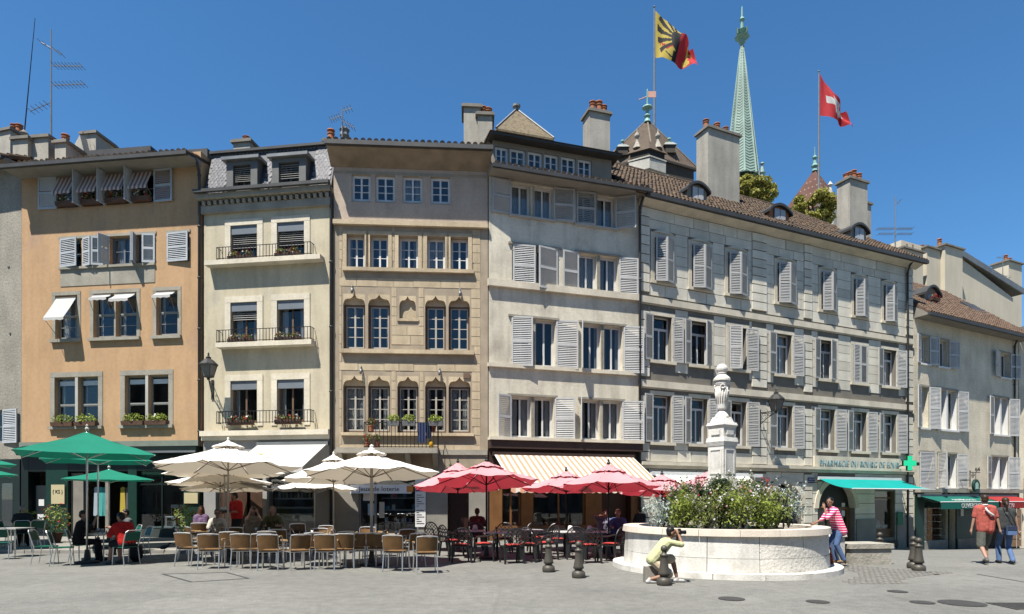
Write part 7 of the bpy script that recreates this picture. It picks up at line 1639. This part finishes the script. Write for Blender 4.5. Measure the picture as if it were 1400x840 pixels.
    for sd in (-1,1): e_ = MB(); e_.ell(hp(sd*.031,.083,.012),.013*s,.008*s,.007*s,8,5,HR); e_.build('eye', EYEM, t, smooth=True)
    e_ = MB(); e_.ell(hp(0,.083,-.052),.024*s,.009*s,.007*s,8,5,HR); e_.build('mouth', LIP, t, smooth=True)
    if shirt:
        mb = MB(); x = .016
        for i in (0,1):
            mb.cap(J['sh'][i]-up*.035*s-rt*(i*2-1)*.045*s, J['hip'][i]+up*(.06-shirt_len)*s, .092*q+x, .104*q+x*1.3)
            if not bare: mb.cap(J['sh'][i], J['sh'][i].lerp(J['el'][i], min(1,sleeve*2)), .054*q+x*.8, (.050 if sleeve < .5 else .042)*q+x*.8)
            if sleeve > .5: mb.cap(J['el'][i], J['el'][i].lerp(J['ha'][i],(sleeve-.5)*2), .042*q+x*.6, .034*q+x*.5)
        mb.cap(chest, pe+up*(.05-shirt_len)*s, .116*q+x, .113*q+x); mb.cap(J['sh'][0]+rt*.06*s, J['sh'][1]-rt*.06*s, .072*q+x, .072*q+x)
        if female: mb.ell(chest+fw*.075*s+up*.05*s-rt*.06*s,.062*s,.062*s,.06*s); mb.ell(chest+fw*.075*s+up*.05*s+rt*.06*s,.062*s,.062*s,.06*s)
        remesh(mb,'shirt',vox,shirt,t)
    if pants:
        mb = MB(); x = .014 if plen > .6 else .024
        for i in (0,1):
            mb.cap(J['hip'][i]+up*.10*s, J['hip'][i], .092*q+.008, .090*q+.012); th = min(1,plen*2); mb.cap(J['hip'][i], J['hip'][i].lerp(J['kn'][i],th), .086*q+x, (.086-.026*th if plen > .6 else .082)*q+x)
            if plen > .55: mb.cap(J['kn'][i], J['kn'][i].lerp(J['an'][i],(plen-.5)*2), .058*q+x, .050*q+x)
        mb.cap(J['hip'][0]+up*.05*s, J['hip'][1]+up*.05*s, .094*q+.010, .094*q+.010); remesh(mb,'trousers' if plen > .6 else 'shorts',vox,pants,t)
    if shoes:
        for i in (0,1):
            ft_ = tw @ Vector((0,1,0)); ft_.z = 0; ft_.normalize(); a = J['an'][i]; mb = MB(); mb.cap(a-ft_*.04*s-Vector((0,0,.045*s)), a+ft_*.14*s-Vector((0,0,.052*s)), .043*s, .034*s); mb.cap(a-Vector((0,0,.0*s)), a-ft_*.01*s-Vector((0,0,.04*s)), .043*s, .045*s); remesh(mb,'shoe',vox,shoes,t)
    if hair:
        mb = MB(); mb.ell(hp(0,-.022,.045),.084*s,.095*s,.088*s,14,9,HR); mb.ell(hp(0,-.05,-.005),.078*s,.062*s,.080*s,12,8,HR)
        if hairstyle == 'long':
            for sd in (-1,1): mb.cap(hp(sd*.055,-.03,.0), hp(sd*.075,-.035,-.17), .042*s, .035*s)
            mb.cap(hp(0,-.07,0), hp(0,-.075,-.19), .06*s, .05*s)
        if hairstyle == 'tail': mb.cap(hp(0,-.09,.0), hp(0,-.125,-.07), .035*s,.034*s); mb.cap(hp(0,-.125,-.07), hp(0,-.11,-.24), .034*s, .016*s)
        if hairstyle == 'bun': mb.ell(hp(0,-.115,.02),.05*s,.05*s,.05*s)
        remesh(mb,'hair',vox,hair,t,3)
    J.update(dict(head=hd,hp=hp,HR=HR,up=up,fw=fw,rt=rt,chest=chest,pe=pe)); return t, J
def cloth(n, c, **k): return M('cloth_'+n, c, .9, .14, 7, .9, 14, **k)
HB = M('hair_black',(.012,.010,.009),.5,.2,10); HBR = M('hair_brown',(.06,.032,.018),.5,.2,10); HG = M('hair_grey',(.32,.31,.30),.6,.2,10); HBL = M('hair_blond',(.22,.14,.07),.5,.2,10); HR_ = M('hair_red',(.13,.045,.02),.5,.2,10)
SHW = M('shoe_white',(.65,.64,.62),.6); SHB = M('shoe_black',(.02,.02,.02),.5); SHG = M('shoe_grey',(.16,.15,.14),.7)
JEAN = M('jeans_blue',(.13,.22,.42),.9,.15,6,.3,60); JEAND = M('jeans_dark',(.03,.045,.09),.9,.15,6,.3,60); BLKC = cloth('black',(.018,.018,.02)); REDC = cloth('red',(.62,.02,.015))
def sit(px, py, ch, label, seat=.54, **k):
    """sit on the chair that stands at the pixel with heading ch"""
    p = on(px,py); k.setdefault('feet',[(-.13,.42,.085),(.13,.40,.085)]); k.setdefault('hands',[(-.16,.42,.80),(.16,.42,.80)])
    return person(label, p, R(ch+180)+az(p), (0,-.06,seat), **k)
# green parasol group
sit(110,768,82,'man in a black shirt seated at the green parasol table with hand on chin',lean=10,hands=[(-.12,.40,.78),(.06,.33,1.10)],shirt=BLKC,pants=BLKC,hair=HBR,shoes=SHB,face=(.25,1,-.12))
sit(172,772,215,'man in a red shirt seated with his back to the camera',lean=22,hands=[(-.2,.42,.78),(.2,.40,.78)],shirt=REDC,pants=BLKC,plen=.45,hair=HB,shoes=SHG,face=(-.2,1,-.2),slim=1.08)
sit(176,758,-75,'man in a grey shirt behind the man in red',lean=12,shirt=cloth('grey',(.14,.15,.155)),pants=BLKC,hair=HB,shoes=SHG,face=(-.1,1,-.1))
sit(31,748,178,'grey haired man seated facing the dark shopfront at far left',lean=6,shirt=cloth('navy',(.03,.04,.055)),pants=BLKC,hair=HG,shoes=SHB)
# white parasol group
p = on(324,748); t,J = person('waiter in a red polo shirt carrying a tray',p,R(155),(0,0,.95),lean=6,hands=[(-.10,.36,1.14),(.16,.34,1.12)],feet=[(-.1,.12,.085),(.1,-.08,.085)],shirt=REDC,pants=BLKC,hair=HB,shoes=SHB,skin=SKINT,face=(.45,.9,-.2))
tp = Matrix.Translation(p) @ Matrix.Rotation(R(155),4,'Z') @ Vector((.03,.48,1.16)); t = thing('serving_tray','round dark tray with drinks held by the waiter','tray',tp); mb = MB(); mb.lathe([(.20,0),(.22,.025),(.21,.025),(.195,.006)],24); mb.build('tray', BLKC, t)
for k,(dx,dy) in enumerate(((.05,0),(-.08,.04),(0,-.1))): m2 = MB(); m2.v=list(gl.v); m2.f=list(gl.f); m2.mi=list(gl.mi); small('drinking_glass',m2,GLS,tp+Vector((dx,dy,.008)),'drinking glass on the tray of the waiter','glass','glasses on the tray')
sit(275,752,170,'auburn haired woman in a sleeveless top seen from behind',lean=8,shirt=cloth('print',(.20,.12,.22)),bare=True,pants=JEAND,hair=HR_,hairstyle='long',shoes=SHB,female=True)
t,J = sit(297,759,0,'woman with sunglasses facing the camera under the white parasols',lean=8,shirt=cloth('ivory',(.62,.58,.5)),pants=JEAND,hair=HBR,hairstyle='bun',shoes=SHB,female=True,face=(0,1,-.05))
mb = MB()
for sd in (-1,1): mb.ell(J['hp'](sd*.034,.096,.012),.026,.008,.021,10,6,J['HR'])
mb.tube([J['hp'](-.06,.09,.014),J['hp'](-.078,0,.014)],.004,4); mb.tube([J['hp'](.06,.09,.014),J['hp'](.078,0,.014)],.004,4); mb.build('sunglasses', EYEM, t)
sit(346,757,5,'woman with both hands raised to her long brown hair',lean=14,hands=[(-.10,.22,1.16),(.10,.22,1.18)],epole=[(-.4,.6,-1),(.4,.6,-1)],shirt=cloth('beige',(.42,.33,.22)),bare=True,pants=JEAND,hair=HBR,hairstyle='long',shoes=SHB,female=True,face=(.5,1,-.35))
sit(373,756,-8,'smiling woman with long hair in an olive green top',lean=8,hands=[(-.2,.38,.79),(.15,.38,.79)],shirt=cloth('olive',(.13,.12,.05)),pants=JEAND,hair=HBL,hairstyle='long',shoes=SHB,female=True,face=(-.25,1,0))
# pizzeria group
sit(845,757,0,'man in an open blue shirt seated left of the fountain',lean=4,shirt=cloth('blue',(.10,.16,.38)),pants=BLKC,hair=HBR,shoes=SHB,face=(.1,1,0),sleeve=.8)
sit(826,756,20,'woman beside the man in blue with a raised hand',lean=6,hands=[(-.15,.38,.8),(.12,.28,1.15)],shirt=cloth('lilac',(.25,.25,.34)),pants=JEAND,hair=HBR,hairstyle='bun',shoes=SHB,female=True)
p = gp(876,742); person('dark haired person seen just over the left fountain rim',p,R(20),(0,0,.62),lean=5,feet=[(-.1,.4,.085),(.1,.4,.085)],hands=[(-.2,.35,.7),(.2,.35,.7)],shirt=BLKC,pants=BLKC,hair=HB,shoes=SHB)
sit(652,752,170,'person in dark red at the back below the nearest red parasol',lean=10,shirt=cloth('maroon',(.12,.03,.03)),pants=JEAND,hair=HBR,shoes=SHB,twist=0)
# crouching photographer
p = pt(901,14.42); p.z = .0
t,J = person('boy in a pale yellow shirt crouching to photograph with a black camera',p,R(-90),(0.02,-.12,.46),lean=38,s=.92,slim=1.0,hands=[(-.05,.37,.93),(.07,.37,.94)],feet=[(-.02,.36,.075),(.14,-.22,.075)],kpole=[(0,.6,1),(.1,1,.3)],epole=[(-.7,.2,-1),(.7,.4,-1)],shirt=cloth('pale_yellow',(.72,.72,.40)),pants=cloth('khaki',(.80,.66,.46)),plen=.46,hair=HB,shoes=SHW,skin=SKINT,face=(0,1,.05),vox=.009,shirt_len=.05)
cw = Matrix.Translation(p) @ Matrix.Rotation(R(-90),4,'Z'); c = cw @ (J['hp'](0,.165,.0)); c2 = thing('camera_body','black camera with strap held up to the eye of the boy','camera',c,R(-90)); CM = M('camera_black',(.012,.012,.013),.4)
mb = MB(); mb.box(-.065,.065,-.03,.03,-.045,.045); mb.box(-.025,.025,-.028,.028,.046,.07); mb.build('body', CM, c2); mb = MB(); mb.lathe([(.036,0),(.036,.06),(.04,.065),(.04,.10),(.03,.10)],14); o = mb.build('lens', CM, c2); o.rotation_euler=(R(-90),0,0); o.location=(0,.03,0)
mb = MB(); mb.tube([(-.06,0,.02),(-.075,-.02,-.1),(-.04,.0,-.24),(.03,.02,-.27),(.075,0,-.14),(.06,0,.02)],.010,5); mb.build('strap', CM, c2)
t = thing('granite_block','small dark granite block the boy sits on behind the bollard','stone',pt(890,14.45,z=.0)); mb = MB(); mb.frustum(-.14,.14,-.12,.12,-.1,-.13,.13,-.11,.11,.31); mb.build('block', GST, t)
# leaning woman
FXR = FC.x+RB_; p = Vector((FXR+.30, FC.y-.25, .115))
STR = M('pink_striped_cloth',(.62,.05,.16),.9,.08,5); nt = STR.node_tree; N = nt.nodes; L = nt.links; vm = [n_ for n_ in N if n_.type=='VECT_MATH'][0]; tc = N.new('ShaderNodeTexCoord'); sp_ = N.new('ShaderNodeSeparateXYZ'); L.new(tc.outputs['Object'],sp_.inputs[0]); ml = N.new('ShaderNodeMath'); ml.operation='MULTIPLY'; ml.inputs[1].default_value=17; L.new(sp_.outputs['Z'],ml.inputs[0]); frc = N.new('ShaderNodeMath'); frc.operation='FRACT'; L.new(ml.outputs[0],frc.inputs[0]); gt = N.new('ShaderNodeMath'); gt.operation='GREATER_THAN'; gt.inputs[1].default_value=.70; L.new(frc.outputs[0],gt.inputs[0]); mx = N.new('ShaderNodeMix'); mx.data_type='RGBA'; mx.inputs[6].default_value=(.60,.04,.15,1); mx.inputs[7].default_value=(.78,.62,.64,1); L.new(gt.outputs[0],mx.inputs[0]); L.new(mx.outputs[2],vm.inputs[0])
t,J = person('woman in a pink striped top and jeans leaning on the fountain rim',p,R(90),(0,-.08,.86),lean=22,s=.92,slim=.95,hands=[(-.09,.30,1.30),(.12,.42,.95)],epole=[(0,1,-.6),(.4,.2,-1)],feet=[(-.08,-.16,.08),(.08,-.04,.08)],shirt=STR,sleeve=.62,shirt_len=.16,pants=JEAN,hair=HB,hairstyle='bun',shoes=cloth('sandal',(.35,.22,.13)),skin=SKINT,female=True,face=(-.75,.8,-.05),vox=.009)
t = thing('handbag','red brown leather handbag at the feet of the leaning woman','handbag',Vector((FXR+.10,FC.y-.42,.115)),R(60)); LB = M('red_leather',(.34,.07,.035),.45,.12,6); mb = MB(); mb.frustum(-.16,.16,-.07,.07,0,-.12,.12,-.03,.03,.24); mb.build('bag', LB, t); mb = MB(); mb.tube([(-.1,0,.23),(-.07,0,.36),(0,0,.40),(.07,0,.36),(.1,0,.23)],.011,5); mb.build('handle', LB, t)
# walking couple seen from behind
p = gp(1347,771); t,J = person('man in a salmon T-shirt and grey shorts walking away',p,R(-14),(0,0,.94),lean=2,s=1.0,slim=.95,hands=[(-.30,.02,.84),(.32,-.02,.84)],feet=[(-.10,-.30,.16),(.09,.14,.085)],kpole=[(0,1,0),(0,1,0)],epole=[(-.4,-1,0),(.4,-1,0)],shirt=cloth('salmon',(.56,.13,.10)),sleeve=.38,shirt_len=.10,pants=cloth('grey_green',(.17,.18,.15)),plen=.50,hair=HBR,shoes=SHG,face=(.0,1,0),vox=.009)
mb = MB(); mb.tube([(-.05,-.135,1.425),(-.03,-.148,1.36),(.02,-.150,1.30),(.10,-.140,1.24),(.15,-.115,1.22)],[.018,.026,.028,.026,.018],8); mb.build('white_stripe', M('white_print',(.95,.94,.9),.9), t, smooth=True)
mb = MB(); mb.lathe([(.062,0),(.060,.035),(.055,.035)],14,(0,.0,1.475)); mb.build('collar', MATS['white_print'], t, smooth=True)
p = gp(1375,771); t,J = person('woman in a dark grey top and jeans walking away',p,R(-14),(0,0,.90),lean=1,s=.96,slim=.92,hands=[(-.26,.08,.80),(.30,.02,.78)],feet=[(-.08,.14,.085),(.09,-.14,.10)],kpole=[(0,1,0),(0,1,0)],epole=[(-.4,-1,0),(.4,-1,0)],shirt=cloth('charcoal',(.065,.07,.07)),sleeve=.2,pants=JEAN,hair=HBR,hairstyle='tail',shoes=SHB,female=True,face=(.1,1,0),vox=.009)
t2 = thing('shoulder_bag','small denim bag slung behind the walking woman','bag',p+Vector((.02,-.16,.86)),R(-14)); mb = MB(); mb.box(-.10,.10,-.045,.03,-.12,.10); mb.build('bag', JEAN, t2); mb = MB(); mb.box(-.10,.10,-.055,-.047,.0,.10); mb.build('flap', JEAND, t2); mb = MB(); mb.tube([(.09,-.02,.09),(.0,-.04,.32),(-.13,-.02,.55),(-.15,.10,.60)],.010,5); mb.build('strap', BLKC, t2)
